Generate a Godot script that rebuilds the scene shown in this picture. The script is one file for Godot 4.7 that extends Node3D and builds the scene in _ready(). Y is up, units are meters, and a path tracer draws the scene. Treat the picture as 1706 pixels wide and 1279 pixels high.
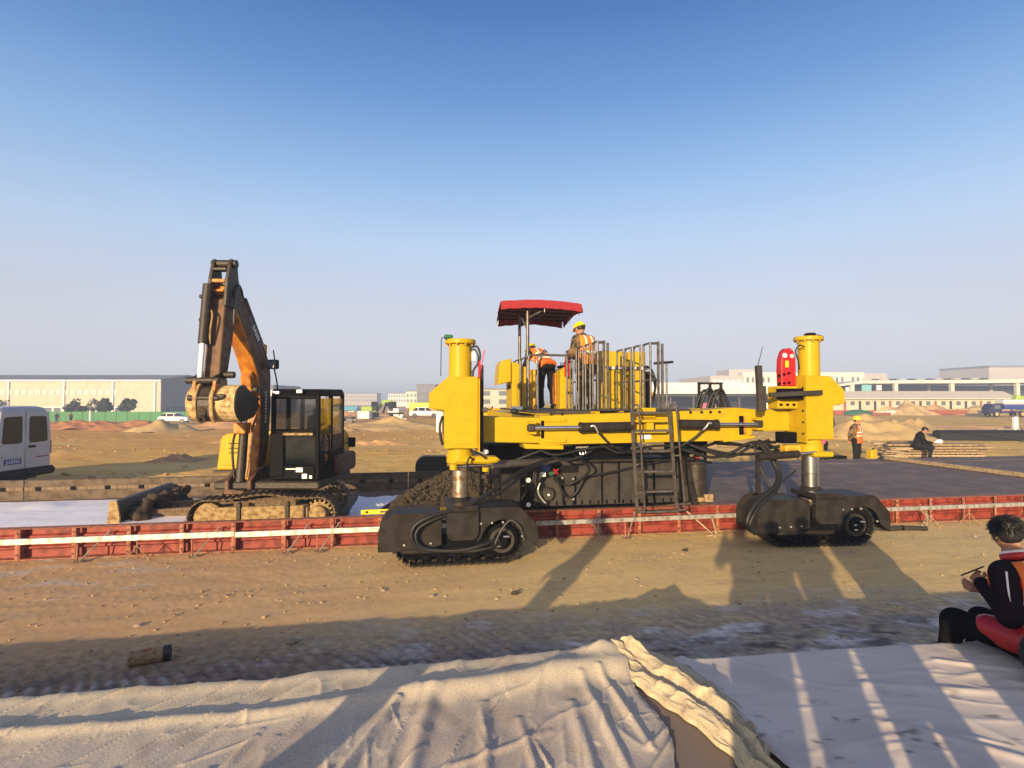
extends Node3D

const RAIL := 0.16790        # the paving lane runs at this yaw to the view
const RC := 0.98594
const RS := 0.16711
var used := {}
var M := {}
var T := {}
var rng := RandomNumberGenerator.new()
var nz := FastNoiseLite.new()
var nz2 := FastNoiseLite.new()


func _ready():
	rng.seed = 7
	nz.noise_type = FastNoiseLite.TYPE_SIMPLEX_SMOOTH
	nz.frequency = 1.0
	nz.fractal_octaves = 4
	nz.seed = 11
	var cam := Camera3D.new()
	cam.name = "camera"
	cam.position = Vector3(0, 2.4, 0)
	cam.rotation.x = 0.02712
	cam.fov = 68.47
	cam.near = 0.05
	cam.far = 4000.0
	add_child(cam)
	var sun := DirectionalLight3D.new()
	sun.name = "sun"
	var el := deg_to_rad(11.0)
	var az := deg_to_rad(21.0)
	sun.basis = Basis.looking_at(Vector3(sin(az) * cos(el), -sin(el), -cos(az) * cos(el)))
	sun.light_color = Color(1.0, 0.88, 0.70)
	sun.light_energy = 1.6
	sun.light_angular_distance = 0.5
	sun.shadow_enabled = true
	add_child(sun)
	var env := Environment.new()
	env.background_mode = Environment.BG_SKY
	env.sky = Sky.new()
	var pano := PanoramaSkyMaterial.new()
	pano.panorama = sky_image(az, el)
	env.sky.sky_material = pano
	env.tonemap_mode = Environment.TONE_MAPPER_LINEAR
	env.tonemap_exposure = 1.9
	env.sdfgi_enabled = true
	env.ssao_enabled = true
	env.ssil_enabled = true
	env.fog_enabled = true
	env.fog_density = 0.0021
	env.fog_light_color = Color(0.80, 0.88, 1.0)
	var we := WorldEnvironment.new()
	we.name = "world_environment"
	we.environment = env
	add_child(we)
	nz2.noise_type = FastNoiseLite.TYPE_SIMPLEX_SMOOTH
	nz2.frequency = 1.0
	nz2.fractal_type = FastNoiseLite.FRACTAL_NONE
	nz2.seed = 5
	make_textures()
	make_materials()
	build_ground()
	build_background()
	build_slabs()
	build_formwork()
	build_paver()
	build_excavator()
	build_vehicles()
	build_people()
	build_foreground()
	build_clutter()


func sky_image(az: float, el: float) -> ImageTexture:
	var w := 512
	var h := 256
	var data := PackedFloat32Array()
	data.resize(w * h * 3)
	var sd := Vector3(-sin(az) * cos(el), sin(el), cos(az) * cos(el))
	# radiance by elevation (degrees), before exposure
	var stops := [[-90.0, Vector3(0.1474, 0.1179, 0.0884)], [-3.0, Vector3(0.3787, 0.3465, 0.3121)], [0.0, Vector3(0.4442, 0.4420, 0.4657)], [4.0, Vector3(0.3966, 0.4076, 0.4465)],
		[9.0, Vector3(0.3566, 0.3850, 0.4539)], [15.0, Vector3(0.2802, 0.3707, 0.5044)], [21.0, Vector3(0.1723, 0.2898, 0.4704)], [28.0, Vector3(0.0813, 0.1819, 0.3792)],
		[35.0, Vector3(0.0383, 0.1105, 0.2837)], [50.0, Vector3(0.0265, 0.0737, 0.2137)], [90.0, Vector3(0.0221, 0.0589, 0.1768)]]
	for j in h:
		var e := 90.0 - (j + 0.5) / h * 180.0
		var base: Vector3 = stops[0][1]
		for k in stops.size() - 1:
			if e >= stops[k][0] and e <= stops[k + 1][0]:
				var f: float = (e - stops[k][0]) / (stops[k + 1][0] - stops[k][0])
				base = stops[k][1].lerp(stops[k + 1][1], f)
		for i in w:
			var a := (i + 0.5) / w * TAU
			var er := deg_to_rad(e)
			var d := Vector3(sin(a) * cos(er), sin(er), -cos(a) * cos(er))
			var g := maxf(0.0, d.dot(sd))
			var glow := 0.30 * pow(g, 1.3) + 0.30 * pow(g, 7.0) + 0.8 * pow(g, 50.0)
			var c := base * (1.0 - 0.17 * (1.0 - absf(d.dot(sd))))
			c *= 1.0 + 0.03 * nz.get_noise_3d(d.x * 2.0, d.y * 9.0, d.z * 2.0)
			if e > -2.0:
				c += Vector3(1.0, 0.75, 0.44) * glow
			var o := (j * w + i) * 3
			data[o] = c.x
			data[o + 1] = c.y
			data[o + 2] = c.z
	return ImageTexture.create_from_image(Image.create_from_data(w, h, false, Image.FORMAT_RGBF, data.to_byte_array()))


# ---------------------------------------------------------------- mesh building
class MB:
	var v := PackedVector3Array()
	var n := PackedVector3Array()
	var c := PackedColorArray()
	var col := Color.WHITE
	var tint := false

	func t(a: Vector3, b: Vector3, d: Vector3, na: Vector3, nb: Vector3, nd: Vector3) -> void:
		if (b - a).cross(d - a).dot(na + nb + nd) > 0.0:
			v.append(a); v.append(d); v.append(b)
			n.append(na); n.append(nd); n.append(nb)
		else:
			v.append(a); v.append(b); v.append(d)
			n.append(na); n.append(nb); n.append(nd)
		if tint:
			c.append(col); c.append(col); c.append(col)

	func q(a: Vector3, b: Vector3, d: Vector3, e: Vector3, nn: Vector3) -> void:
		t(a, b, d, nn, nn, nn)
		t(a, d, e, nn, nn, nn)

	# four corners in order, facing away from the point «inside»
	func face(a: Vector3, b: Vector3, d: Vector3, e: Vector3, inside: Vector3) -> void:
		var nn := (d - a).cross(e - b).normalized()
		if nn.dot((a + b + d + e) * 0.25 - inside) < 0.0:
			nn = -nn
		q(a, b, d, e, nn)

	func box(ct: Vector3, s: Vector3, bs := Basis.IDENTITY, e := 0.006) -> MB:
		var h := s * 0.5
		e = minf(e, minf(h.x, minf(h.y, h.z)) * 0.6)
		for ax in 3:
			var u := (ax + 1) % 3
			var w := (ax + 2) % 3
			for sg in [-1.0, 1.0]:
				var ps := []
				for k in [[-1, -1], [1, -1], [1, 1], [-1, 1]]:
					var p := Vector3.ZERO
					p[ax] = sg * h[ax]; p[u] = k[0] * (h[u] - e); p[w] = k[1] * (h[w] - e)
					ps.append(ct + bs * p)
				var nn := Vector3.ZERO
				nn[ax] = sg
				q(ps[0], ps[1], ps[2], ps[3], (bs * nn).normalized())
			if e > 0.0:
				for su in [-1.0, 1.0]:
					for sw in [-1.0, 1.0]:
						var ps := []
						for k in [[-1, 0], [1, 0], [1, 1], [-1, 1]]:
							var p := Vector3.ZERO
							p[ax] = k[0] * (h[ax] - e)
							p[u] = su * (h[u] - (e if k[1] == 1 else 0.0))
							p[w] = sw * (h[w] - (e if k[1] == 0 else 0.0))
							ps.append(ct + bs * p)
						var nn := Vector3.ZERO
						nn[u] = su; nn[w] = sw
						q(ps[0], ps[1], ps[2], ps[3], (bs * nn).normalized())
		if e > 0.0:
			for sx in [-1.0, 1.0]:
				for sy in [-1.0, 1.0]:
					for sz in [-1.0, 1.0]:
						var a := Vector3(sx * h.x, sy * (h.y - e), sz * (h.z - e))
						var b := Vector3(sx * (h.x - e), sy * h.y, sz * (h.z - e))
						var d := Vector3(sx * (h.x - e), sy * (h.y - e), sz * h.z)
						var nn := (bs * Vector3(sx, sy, sz)).normalized()
						t(ct + bs * a, ct + bs * b, ct + bs * d, nn, nn, nn)
		return self

	# a box given by two corners
	func bb(a: Vector3, b: Vector3, e := 0.006) -> MB:
		return box((a + b) * 0.5, (b - a).abs(), Basis.IDENTITY, e)

	# a rectangular bar from a to b
	func bar(a: Vector3, b: Vector3, w: float, h: float, up := Vector3.UP, e := 0.004) -> MB:
		var z := (b - a).normalized()
		if absf(z.dot(up)) > 0.97:
			up = Vector3(1, 0, 0) if absf(z.x) < 0.7 else Vector3(0, 0, 1)
		var x := up.cross(z).normalized()
		return box((a + b) * 0.5, Vector3(w, h, a.distance_to(b)), Basis(x, z.cross(x), z), e)

	func cyl(a: Vector3, b: Vector3, r0: float, r1 := -1.0, seg := 12, cap := true) -> MB:
		if r1 < 0.0:
			r1 = r0
		var z := (b - a).normalized()
		var x := z.cross(Vector3.UP if absf(z.y) < 0.9 else Vector3.RIGHT).normalized()
		var y := z.cross(x)
		var sl := (r0 - r1) / maxf(a.distance_to(b), 1e-6)
		for i in seg:
			var d0 := x * cos(TAU * i / seg) + y * sin(TAU * i / seg)
			var d1 := x * cos(TAU * (i + 1) / seg) + y * sin(TAU * (i + 1) / seg)
			var n0 := (d0 + z * sl).normalized()
			var n1 := (d1 + z * sl).normalized()
			t(a + d0 * r0, b + d0 * r1, b + d1 * r1, n0, n0, n1)
			t(a + d0 * r0, b + d1 * r1, a + d1 * r0, n0, n1, n1)
			if cap:
				if r0 > 0.0:
					t(a, a + d0 * r0, a + d1 * r0, -z, -z, -z)
				if r1 > 0.0:
					t(b, b + d0 * r1, b + d1 * r1, z, z, z)
		return self

	func tube(pts: PackedVector3Array, r: float, seg := 6, closed := false) -> MB:
		var m := pts.size()
		var rings := []
		var x := Vector3.ZERO
		for i in m:
			var d: Vector3
			if closed:
				d = pts[(i + 1) % m] - pts[(i - 1 + m) % m]
			else:
				d = pts[mini(i + 1, m - 1)] - pts[maxi(i - 1, 0)]
			d = d.normalized()
			if x == Vector3.ZERO:
				x = d.cross(Vector3.UP if absf(d.y) < 0.9 else Vector3.RIGHT).normalized()
			x = (x - d * x.dot(d)).normalized()
			var y := d.cross(x)
			var ring := []
			for k in seg:
				ring.append(x * cos(TAU * k / seg) + y * sin(TAU * k / seg))
			rings.append(ring)
		for i in (m if closed else m - 1):
			var j := (i + 1) % m
			for k in seg:
				var l := (k + 1) % seg
				var a: Vector3 = rings[i][k]; var b: Vector3 = rings[j][k]; var d: Vector3 = rings[j][l]; var e: Vector3 = rings[i][l]
				t(pts[i] + a * r, pts[j] + b * r, pts[j] + d * r, a, b, d)
				t(pts[i] + a * r, pts[j] + d * r, pts[i] + e * r, a, d, e)
		if not closed:
			for i in [0, m - 1]:
				var nn := (pts[0] - pts[1]).normalized() if i == 0 else (pts[m - 1] - pts[m - 2]).normalized()
				for k in range(1, seg - 1):
					t(pts[i] + rings[i][0] * r, pts[i] + rings[i][k] * r, pts[i] + rings[i][k + 1] * r, nn, nn, nn)
		return self

	# outline in the plane (ex, ey) at o, given depth along ez, with chamfered rims
	func prism(poly: PackedVector2Array, o: Vector3, ex: Vector3, ey: Vector3, ez: Vector3, depth: float, e := 0.006) -> MB:
		if Geometry2D.is_polygon_clockwise(poly):
			poly.reverse()
		var m := poly.size()
		var inn := PackedVector2Array()
		for i in m:
			var a := (poly[i] - poly[(i - 1 + m) % m]).normalized()
			var b := (poly[(i + 1) % m] - poly[i]).normalized()
			var na := Vector2(-a.y, a.x)
			var nb := Vector2(-b.y, b.x)
			var mm := (na + nb)
			inn.append(poly[i] + mm * (e / maxf(0.35, 1.0 + na.dot(nb))))
		var idx := Geometry2D.triangulate_polygon(inn)
		if idx.is_empty():
			inn = poly
			idx = Geometry2D.triangulate_polygon(poly)
		var d := [0.0, e, depth - e, depth]
		var at := func(p: Vector2, z: float) -> Vector3: return o + ex * p.x + ey * p.y + ez * z
		for i in range(0, idx.size(), 3):
			t(at.call(inn[idx[i]], 0.0), at.call(inn[idx[i + 1]], 0.0), at.call(inn[idx[i + 2]], 0.0), -ez, -ez, -ez)
			t(at.call(inn[idx[i]], depth), at.call(inn[idx[i + 1]], depth), at.call(inn[idx[i + 2]], depth), ez, ez, ez)
		for i in m:
			var j := (i + 1) % m
			var dd := (poly[j] - poly[i]).normalized()
			var nn := ex * dd.y - ey * dd.x
			q(at.call(poly[i], d[1]), at.call(poly[j], d[1]), at.call(poly[j], d[2]), at.call(poly[i], d[2]), nn)
			if e > 0.0:
				q(at.call(inn[i], 0.0), at.call(inn[j], 0.0), at.call(poly[j], d[1]), at.call(poly[i], d[1]), (nn - ez).normalized())
				q(at.call(inn[i], depth), at.call(inn[j], depth), at.call(poly[j], d[2]), at.call(poly[i], d[2]), (nn + ez).normalized())
		return self

	# profile of (radius, height) pairs turned about an axis
	func lathe(prof: Array, o: Vector3, ax := Vector3.UP, seg := 20) -> MB:
		ax = ax.normalized()
		var x := ax.cross(Vector3.UP if absf(ax.y) < 0.9 else Vector3.RIGHT).normalized()
		var y := ax.cross(x)
		for i in prof.size() - 1:
			var a: Vector2 = prof[i]
			var b: Vector2 = prof[i + 1]
			var tn := (b - a).normalized()
			for k in seg:
				var d0 := x * cos(TAU * k / seg) + y * sin(TAU * k / seg)
				var d1 := x * cos(TAU * (k + 1) / seg) + y * sin(TAU * (k + 1) / seg)
				var n0 := d0 * tn.y - ax * tn.x
				var n1 := d1 * tn.y - ax * tn.x
				t(o + ax * a.y + d0 * a.x, o + ax * b.y + d0 * b.x, o + ax * b.y + d1 * b.x, n0, n0, n1)
				t(o + ax * a.y + d0 * a.x, o + ax * b.y + d1 * b.x, o + ax * a.y + d1 * a.x, n0, n1, n1)
		return self

	func ball(ct: Vector3, r: Vector3, bs := Basis.IDENTITY, seg := 12, from := -1.0) -> MB:
		var rings := seg / 2
		for j in rings:
			var t0 := lerpf(from, 1.0, float(j) / rings) * PI * 0.5
			var t1 := lerpf(from, 1.0, float(j + 1) / rings) * PI * 0.5
			for i in seg:
				var a0 := TAU * i / seg
				var a1 := TAU * (i + 1) / seg
				var p := [Vector3(cos(t0) * cos(a0), sin(t0), cos(t0) * sin(a0)), Vector3(cos(t1) * cos(a0), sin(t1), cos(t1) * sin(a0)),
					Vector3(cos(t1) * cos(a1), sin(t1), cos(t1) * sin(a1)), Vector3(cos(t0) * cos(a1), sin(t0), cos(t0) * sin(a1))]
				var w := []
				var m := []
				for k in p:
					w.append(ct + bs * (k * r))
					m.append((bs * (k / r)).normalized())
				t(w[0], w[1], w[2], m[0], m[1], m[2])
				t(w[0], w[2], w[3], m[0], m[2], m[3])
		return self

	# an annular sector ring (wheel arch, tyre side) around z
	func mesh() -> ArrayMesh:
		var ar := []
		ar.resize(Mesh.ARRAY_MAX)
		ar[Mesh.ARRAY_VERTEX] = v
		ar[Mesh.ARRAY_NORMAL] = n
		if tint:
			ar[Mesh.ARRAY_COLOR] = c
		var m := ArrayMesh.new()
		m.add_surface_from_arrays(Mesh.PRIMITIVE_TRIANGLES, ar)
		return m


func mb() -> MB:
	return MB.new()


# a smooth sheet from a grid of points
func sheet(pts: PackedVector3Array, nx: int, ny: int, cols := PackedColorArray(), flip := false) -> ArrayMesh:
	var nn := PackedVector3Array()
	nn.resize(pts.size())
	for j in ny:
		for i in nx:
			var a := pts[j * nx + mini(i + 1, nx - 1)] - pts[j * nx + maxi(i - 1, 0)]
			var b := pts[mini(j + 1, ny - 1) * nx + i] - pts[maxi(j - 1, 0) * nx + i]
			var g := a.cross(b).normalized()
			nn[j * nx + i] = g if (g.y >= 0.0) != flip else -g
	var idx := PackedInt32Array()
	idx.resize((nx - 1) * (ny - 1) * 6)
	var o := 0
	var up := (pts[1] - pts[0]).cross(pts[nx] - pts[0]).dot(nn[0]) > 0.0
	for j in ny - 1:
		for i in nx - 1:
			var a := j * nx + i
			if up:
				idx[o] = a; idx[o + 1] = a + nx; idx[o + 2] = a + 1; idx[o + 3] = a + 1; idx[o + 4] = a + nx; idx[o + 5] = a + nx + 1
			else:
				idx[o] = a; idx[o + 1] = a + 1; idx[o + 2] = a + nx; idx[o + 3] = a + 1; idx[o + 4] = a + nx + 1; idx[o + 5] = a + nx
			o += 6
	var ar := []
	ar.resize(Mesh.ARRAY_MAX)
	ar[Mesh.ARRAY_VERTEX] = pts
	ar[Mesh.ARRAY_NORMAL] = nn
	ar[Mesh.ARRAY_INDEX] = idx
	if cols.size():
		ar[Mesh.ARRAY_COLOR] = cols
	var m := ArrayMesh.new()
	m.add_surface_from_arrays(Mesh.PRIMITIVE_TRIANGLES, ar)
	return m


func curve(pts: Array, sub := 6) -> PackedVector3Array:
	var r := PackedVector3Array()
	var m := pts.size()
	for i in m - 1:
		var p0: Vector3 = pts[maxi(i - 1, 0)]
		var p1: Vector3 = pts[i]
		var p2: Vector3 = pts[i + 1]
		var p3: Vector3 = pts[mini(i + 2, m - 1)]
		for k in sub:
			var t := float(k) / sub
			r.append(0.5 * (2.0 * p1 + (p2 - p0) * t + (2.0 * p0 - 5.0 * p1 + 4.0 * p2 - p3) * t * t + (3.0 * p1 - p0 - 3.0 * p2 + p3) * t * t * t))
	r.append(pts[m - 1])
	return r


func pv(a: Array) -> PackedVector2Array:
	var r := PackedVector2Array()
	for k in range(0, a.size(), 2):
		r.append(Vector2(a[k], a[k + 1]))
	return r


# ---------------------------------------------------------------- nodes
func numbered(called: String, parent: Node) -> String:
	var key := str(parent.get_instance_id()) + called
	if not used.has(key):
		used[key] = 0
		return called
	used[key] += 1
	return "%s_%03d" % [called, used[key]]


func put(m, called: String, material: Material, parent: Node = self) -> MeshInstance3D:
	var o := MeshInstance3D.new()
	o.mesh = m.mesh() if m is MB else m
	o.name = numbered(called, parent)
	o.material_override = material
	parent.add_child(o, true)
	return o


func tag(o: Node, label: String, category: String, group := "") -> Node:
	o.set_meta("label", label)
	o.set_meta("category", category)
	if group:
		o.set_meta("group", group)
	return o


func struct(m, called: String, material: Material) -> MeshInstance3D:
	var o := put(m, called, material)
	o.set_meta("kind", "structure")
	return o


func thing(called: String, label: String, category: String, at: Vector3, yaw := 0.0, group := "") -> Node3D:
	var o := Node3D.new()
	o.name = numbered(called, self)
	add_child(o, true)
	o.position = at
	o.rotation.y = yaw
	tag(o, label, category, group)
	return o


func dup(src: Node3D, called: String, label: String, at: Vector3, yaw: float) -> Node3D:
	var o: Node3D = src.duplicate()
	o.name = numbered(called, self)
	add_child(o, true)
	o.position = at
	o.rotation.y = yaw
	o.set_meta("label", label)
	return o


# lane coordinates: p along the rails to the right, q across them away from the viewer
func W(p: float, y: float, q: float) -> Vector3:
	return Vector3(p * RC - q * RS, y, -p * RS - q * RC)


func text(s: String, size: float, material: Material, parent: Node, at: Vector3, bs: Basis, called := "lettering") -> MeshInstance3D:
	var tm := TextMesh.new()
	tm.text = s
	var f := SystemFont.new()
	f.font_names = PackedStringArray(["Droid Sans"])
	f.font_weight = 700
	tm.font = f
	tm.font_size = 32
	tm.pixel_size = size / 24.0
	tm.depth = 0.004
	var o := put(tm, called, material, parent)
	o.transform = Transform3D(bs, at)
	return o


# ---------------------------------------------------------------- materials
func lin(r: float, g: float, b: float) -> Color:
	return Color(r, g, b).linear_to_srgb()


func ramp_tex(key: String, sd: int, freq: float, oct: int, stops: Array, size := 512, kind := FastNoiseLite.TYPE_SIMPLEX_SMOOTH, bump := 0.0) -> void:
	var f := FastNoiseLite.new()
	f.noise_type = kind
	f.seed = sd
	f.frequency = freq
	f.fractal_octaves = oct
	var im := f.get_seamless_image(size, size, false, false, 0.12)
	im.convert(Image.FORMAT_L8)
	if bump > 0.0:
		var b := im.duplicate()
		b.convert(Image.FORMAT_RGBA8)
		b.bump_map_to_normal_map(bump)
		T[key + "_n"] = ImageTexture.create_from_image(b)
	if stops.is_empty():
		return
	var lut := PackedByteArray()
	lut.resize(768)
	for i in 256:
		var x := i / 255.0
		var c: Color = stops[0][1]
		for k in stops.size() - 1:
			if x >= stops[k][0]:
				c = stops[k][1].lerp(stops[k + 1][1], clampf((x - stops[k][0]) / (stops[k + 1][0] - stops[k][0]), 0.0, 1.0))
		lut[i * 3] = int(clampf(c.r, 0, 1) * 255.0)
		lut[i * 3 + 1] = int(clampf(c.g, 0, 1) * 255.0)
		lut[i * 3 + 2] = int(clampf(c.b, 0, 1) * 255.0)
	var src := im.get_data()
	var dst := PackedByteArray()
	dst.resize(size * size * 3)
	for i in size * size:
		var s := src[i] * 3
		dst[i * 3] = lut[s]
		dst[i * 3 + 1] = lut[s + 1]
		dst[i * 3 + 2] = lut[s + 2]
	T[key] = ImageTexture.create_from_image(Image.create_from_data(size, size, false, Image.FORMAT_RGB8, dst))


func make_textures():
	var g := func(x: float) -> Color: return Color(x, x, x)
	ramp_tex("grain", 1, 0.02, 5, [[0.2, g.call(0.80)], [0.5, g.call(0.93)], [0.8, g.call(1.0)]], 512, FastNoiseLite.TYPE_SIMPLEX_SMOOTH, 4.0)
	ramp_tex("paint", 2, 0.014, 6, [[0.15, Color(0.95, 0.94, 0.92)], [0.42, Color(0.985, 0.98, 0.975)], [0.75, g.call(1.0)]])
	ramp_tex("dirt", 3, 0.011, 6, [[0.25, Color(0.74, 0.70, 0.64)], [0.46, Color(0.92, 0.90, 0.87)], [0.60, g.call(1.0)]], 512)
	ramp_tex("mud", 4, 0.02, 6, [[0.20, Color(0.66, 0.58, 0.49)], [0.38, Color(0.82, 0.76, 0.69)], [0.56, Color(0.95, 0.93, 0.90)], [0.7, g.call(1.0)]], 512, FastNoiseLite.TYPE_SIMPLEX_SMOOTH, 6.0)
	ramp_tex("rust", 5, 0.012, 6, [[0.25, Color(0.72, 0.60, 0.50)], [0.38, Color(0.88, 0.80, 0.74)], [0.52, g.call(1.0)]])
	ramp_tex("sand", 6, 0.11, 5, [[0.1, Color(0.76, 0.73, 0.70)], [0.40, Color(0.92, 0.91, 0.90)], [0.55, Color(0.98, 0.98, 0.97)], [0.8, g.call(1.0)]], 1024, FastNoiseLite.TYPE_SIMPLEX_SMOOTH, 2.5)
	ramp_tex("cloth", 7, 0.03, 6, [[0.22, Color(0.84, 0.81, 0.77)], [0.45, Color(0.95, 0.94, 0.92)], [0.7, g.call(1.0)]], 1024, FastNoiseLite.TYPE_SIMPLEX_SMOOTH, 4.0)
	ramp_tex("stain", 8, 0.010, 6, [[0.2, Color(0.78, 0.76, 0.75)], [0.36, Color(0.92, 0.91, 0.90)], [0.5, Color(0.98, 0.98, 0.98)], [0.7, g.call(1.0)]], 1024)
	ramp_tex("leaf", 9, 0.06, 3, [[0.2, Color(0.5, 0.55, 0.45)], [0.7, g.call(1.0)]], 256)
	ramp_tex("wave", 10, 0.006, 3, [[0.2, g.call(0.84)], [0.8, g.call(1.0)]], 512, FastNoiseLite.TYPE_SIMPLEX_SMOOTH, 1.2)
	# fine woven mesh for vests and the textile on the slab
	var im := Image.create(64, 64, false, Image.FORMAT_RGB8)
	for y in 64:
		for x in 64:
			var k := 0.86 + 0.14 * float((x / 2 + y / 2) % 2) - 0.10 * float(x % 8 == 0 or y % 8 == 0)
			im.set_pixel(x, y, Color(k, k, k))
	T["weave"] = ImageTexture.create_from_image(im)


func mk(key: String, c: Color, rough: float, metal := 0.0, tex := "", scale := 1.0, nrm := "", depth := 0.5, own := false) -> StandardMaterial3D:
	var m := StandardMaterial3D.new()
	m.albedo_color = c
	m.roughness = rough
	m.metallic = metal
	if tex or nrm:
		m.uv1_triplanar = true
		m.uv1_world_triplanar = not own
		m.uv1_scale = Vector3.ONE * scale
	if tex:
		m.albedo_texture = T[tex]
	if nrm:
		m.normal_enabled = true
		m.normal_texture = T[nrm + "_n"]
		m.normal_scale = depth
	M[key] = m
	return m


func make_materials():
	var vc := func(m: StandardMaterial3D) -> void: m.vertex_color_use_as_albedo = true
	vc.call(mk("ground", Color.WHITE, 0.97, 0.0, "sand", 1.5, "sand", 1.0))
	M["ground"].metallic_specular = 0.1
	vc.call(mk("dirt_pile", Color.WHITE, 0.97, 0.0, "sand", 0.5, "sand", 1.0))
	vc.call(mk("cloth_old", Color.WHITE, 0.95, 0.0, "cloth", 2.2))
	M["cloth_old"].metallic_specular = 0.15
	vc.call(mk("cloth_pale", Color.WHITE, 0.92, 0.0, "", 0.8))
	M["cloth_pale"].metallic_specular = 0.15
	vc.call(mk("body", Color.WHITE, 0.9))
	M["body"].metallic_specular = 0.15
	mk("yellow", lin(0.47, 0.315, 0.004), 0.5, 0.0, "paint", 0.6)
	M["yellow"].clearcoat_enabled = true
	M["yellow"].clearcoat = 0.12
	M["yellow"].metallic_specular = 0.3
	M["yellow"].clearcoat_roughness = 0.25
	mk("yellow_dull", lin(0.60, 0.36, 0.02), 0.6, 0.0, "dirt", 0.8)
	mk("yellow_bright", lin(0.80, 0.62, 0.015), 0.5, 0.0, "paint", 1.0)
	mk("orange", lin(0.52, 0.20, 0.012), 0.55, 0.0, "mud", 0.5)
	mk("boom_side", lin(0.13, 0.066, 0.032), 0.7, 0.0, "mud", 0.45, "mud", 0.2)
	mk("steel_dark", lin(0.024, 0.0205, 0.0185), 0.55, 0.0, "dirt", 0.7)
	M["steel_dark"].metallic_specular = 0.3
	mk("steel_brown", lin(0.036, 0.031, 0.026), 0.6, 0.0, "dirt", 0.6)
	mk("steel_black", lin(0.0045, 0.0045, 0.005), 0.6, 0.0, "dirt", 1.3)
	M["steel_black"].metallic_specular = 0.18
	mk("steel_grey", lin(0.12, 0.11, 0.107), 0.36, 0.35, "dirt", 1.0)
	mk("track", lin(0.016, 0.014, 0.0125), 0.75, 0.1, "mud", 1.5)
	mk("muddy", lin(0.36, 0.26, 0.12), 0.92, 0.0, "mud", 0.9, "mud", 0.5)
	mk("muddy_track", lin(0.16, 0.115, 0.07), 0.95, 0.0, "mud", 1.6, "mud", 0.8)
	mk("greasy", lin(0.034, 0.024, 0.016), 0.55, 0.1, "mud", 1.4, "mud", 0.4)
	mk("chrome", lin(0.72, 0.70, 0.66), 0.22, 1.0, "paint", 1.0)
	mk("chrome_rusty", lin(0.66, 0.56, 0.42), 0.32, 0.9, "rust", 1.4)
	mk("rubber", lin(0.007, 0.007, 0.007), 0.55)
	mk("hose_grey", lin(0.05, 0.05, 0.05), 0.5)
	mk("bolt", lin(0.55, 0.55, 0.53), 0.4, 0.6)
	mk("white", lin(0.75, 0.75, 0.73), 0.6)
	mk("white_tube", lin(0.76, 0.73, 0.66), 0.55, 0.0, "dirt", 1.1)
	mk("grey_tube", lin(0.36, 0.35, 0.33), 0.5, 0.2, "dirt", 1.2)
	mk("red_form", lin(0.255, 0.042, 0.025), 0.62, 0.0, "rust", 0.7)
	mk("red_form_b", lin(0.46, 0.075, 0.035), 0.7, 0.0, "mud", 0.55)
	mk("red_edge", lin(0.34, 0.13, 0.075), 0.75, 0.0, "rust", 1.5)
	mk("red", lin(0.42, 0.010, 0.014), 0.4, 0.0, "paint", 1.0)
	mk("red_cloth", lin(0.36, 0.016, 0.022), 0.8, 0.0, "grain", 1.5)
	M["red_cloth"].backlight_enabled = true
	M["red_cloth"].backlight = lin(0.20, 0.008, 0.008)
	mk("brown_form", lin(0.12, 0.085, 0.056), 0.8, 0.0, "dirt", 0.6)
	mk("wood", lin(0.34, 0.25, 0.145), 0.85, 0.0, "dirt", 1.3)
	mk("wood_pale", lin(0.44, 0.345, 0.22), 0.85, 0.0, "dirt", 1.8)
	mk("wood_dark", lin(0.20, 0.14, 0.09), 0.85, 0.0, "dirt", 1.5)
	mk("concrete", lin(0.30, 0.25, 0.20), 0.9, 0.0, "sand", 0.8, "sand", 0.35)
	mk("textile_slab", lin(0.26, 0.195, 0.14), 0.9, 0.0, "sand", 1.2, "sand", 0.5)
	mk("wet_slab", lin(0.19, 0.145, 0.125), 0.68, 0.0, "wave", 0.35, "wave", 0.10)
	M["wet_slab"].metallic_specular = 0.22
	mk("film", lin(0.88, 0.85, 0.86), 0.5, 0.0, "", 0.5, "cloth", 0.25)
	mk("black_film", lin(0.012, 0.011, 0.012), 0.5, 0.0, "grain", 1.0, "grain", 0.8)
	mk("fresh", lin(0.055, 0.040, 0.024), 0.95, 0.0, "mud", 1.8, "sand", 1.0)
	mk("skin", lin(0.42, 0.22, 0.14), 0.6)
	mk("helmet", lin(0.80, 0.62, 0.01), 0.3)
	mk("vest", lin(0.86, 0.17, 0.02), 0.8, 0.0, "weave", 9.0)
	mk("vest_yellow", lin(0.80, 0.27, 0.015), 0.8, 0.0, "weave", 9.0)
	mk("stripe", lin(0.72, 0.70, 0.62), 0.4)
	mk("hair", lin(0.010, 0.009, 0.009), 0.55, 0.0, "grain", 5.0, "grain", 1.0)
	mk("black_cloth", lin(0.012, 0.011, 0.012), 0.85, 0.0, "grain", 3.0)
	mk("white_paint", lin(0.44, 0.445, 0.46), 0.35, 0.0, "paint", 0.5)
	M["white_paint"].clearcoat_enabled = true
	M["white_paint"].clearcoat = 0.6
	mk("car_white", lin(0.78, 0.78, 0.77), 0.3)
	mk("tinted", lin(0.006, 0.006, 0.007), 0.15)
	mk("plastic_black", lin(0.009, 0.009, 0.009), 0.6)
	M["plastic_black"].metallic_specular = 0.2
	mk("plate_blue", lin(0.012, 0.028, 0.19), 0.4)
	mk("lamp_red", lin(0.22, 0.008, 0.008), 0.25)
	mk("blue", lin(0.015, 0.045, 0.22), 0.5)
	mk("navy", lin(0.012, 0.014, 0.07), 0.5)
	mk("cyan", lin(0.16, 0.42, 0.50), 0.6)
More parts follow.
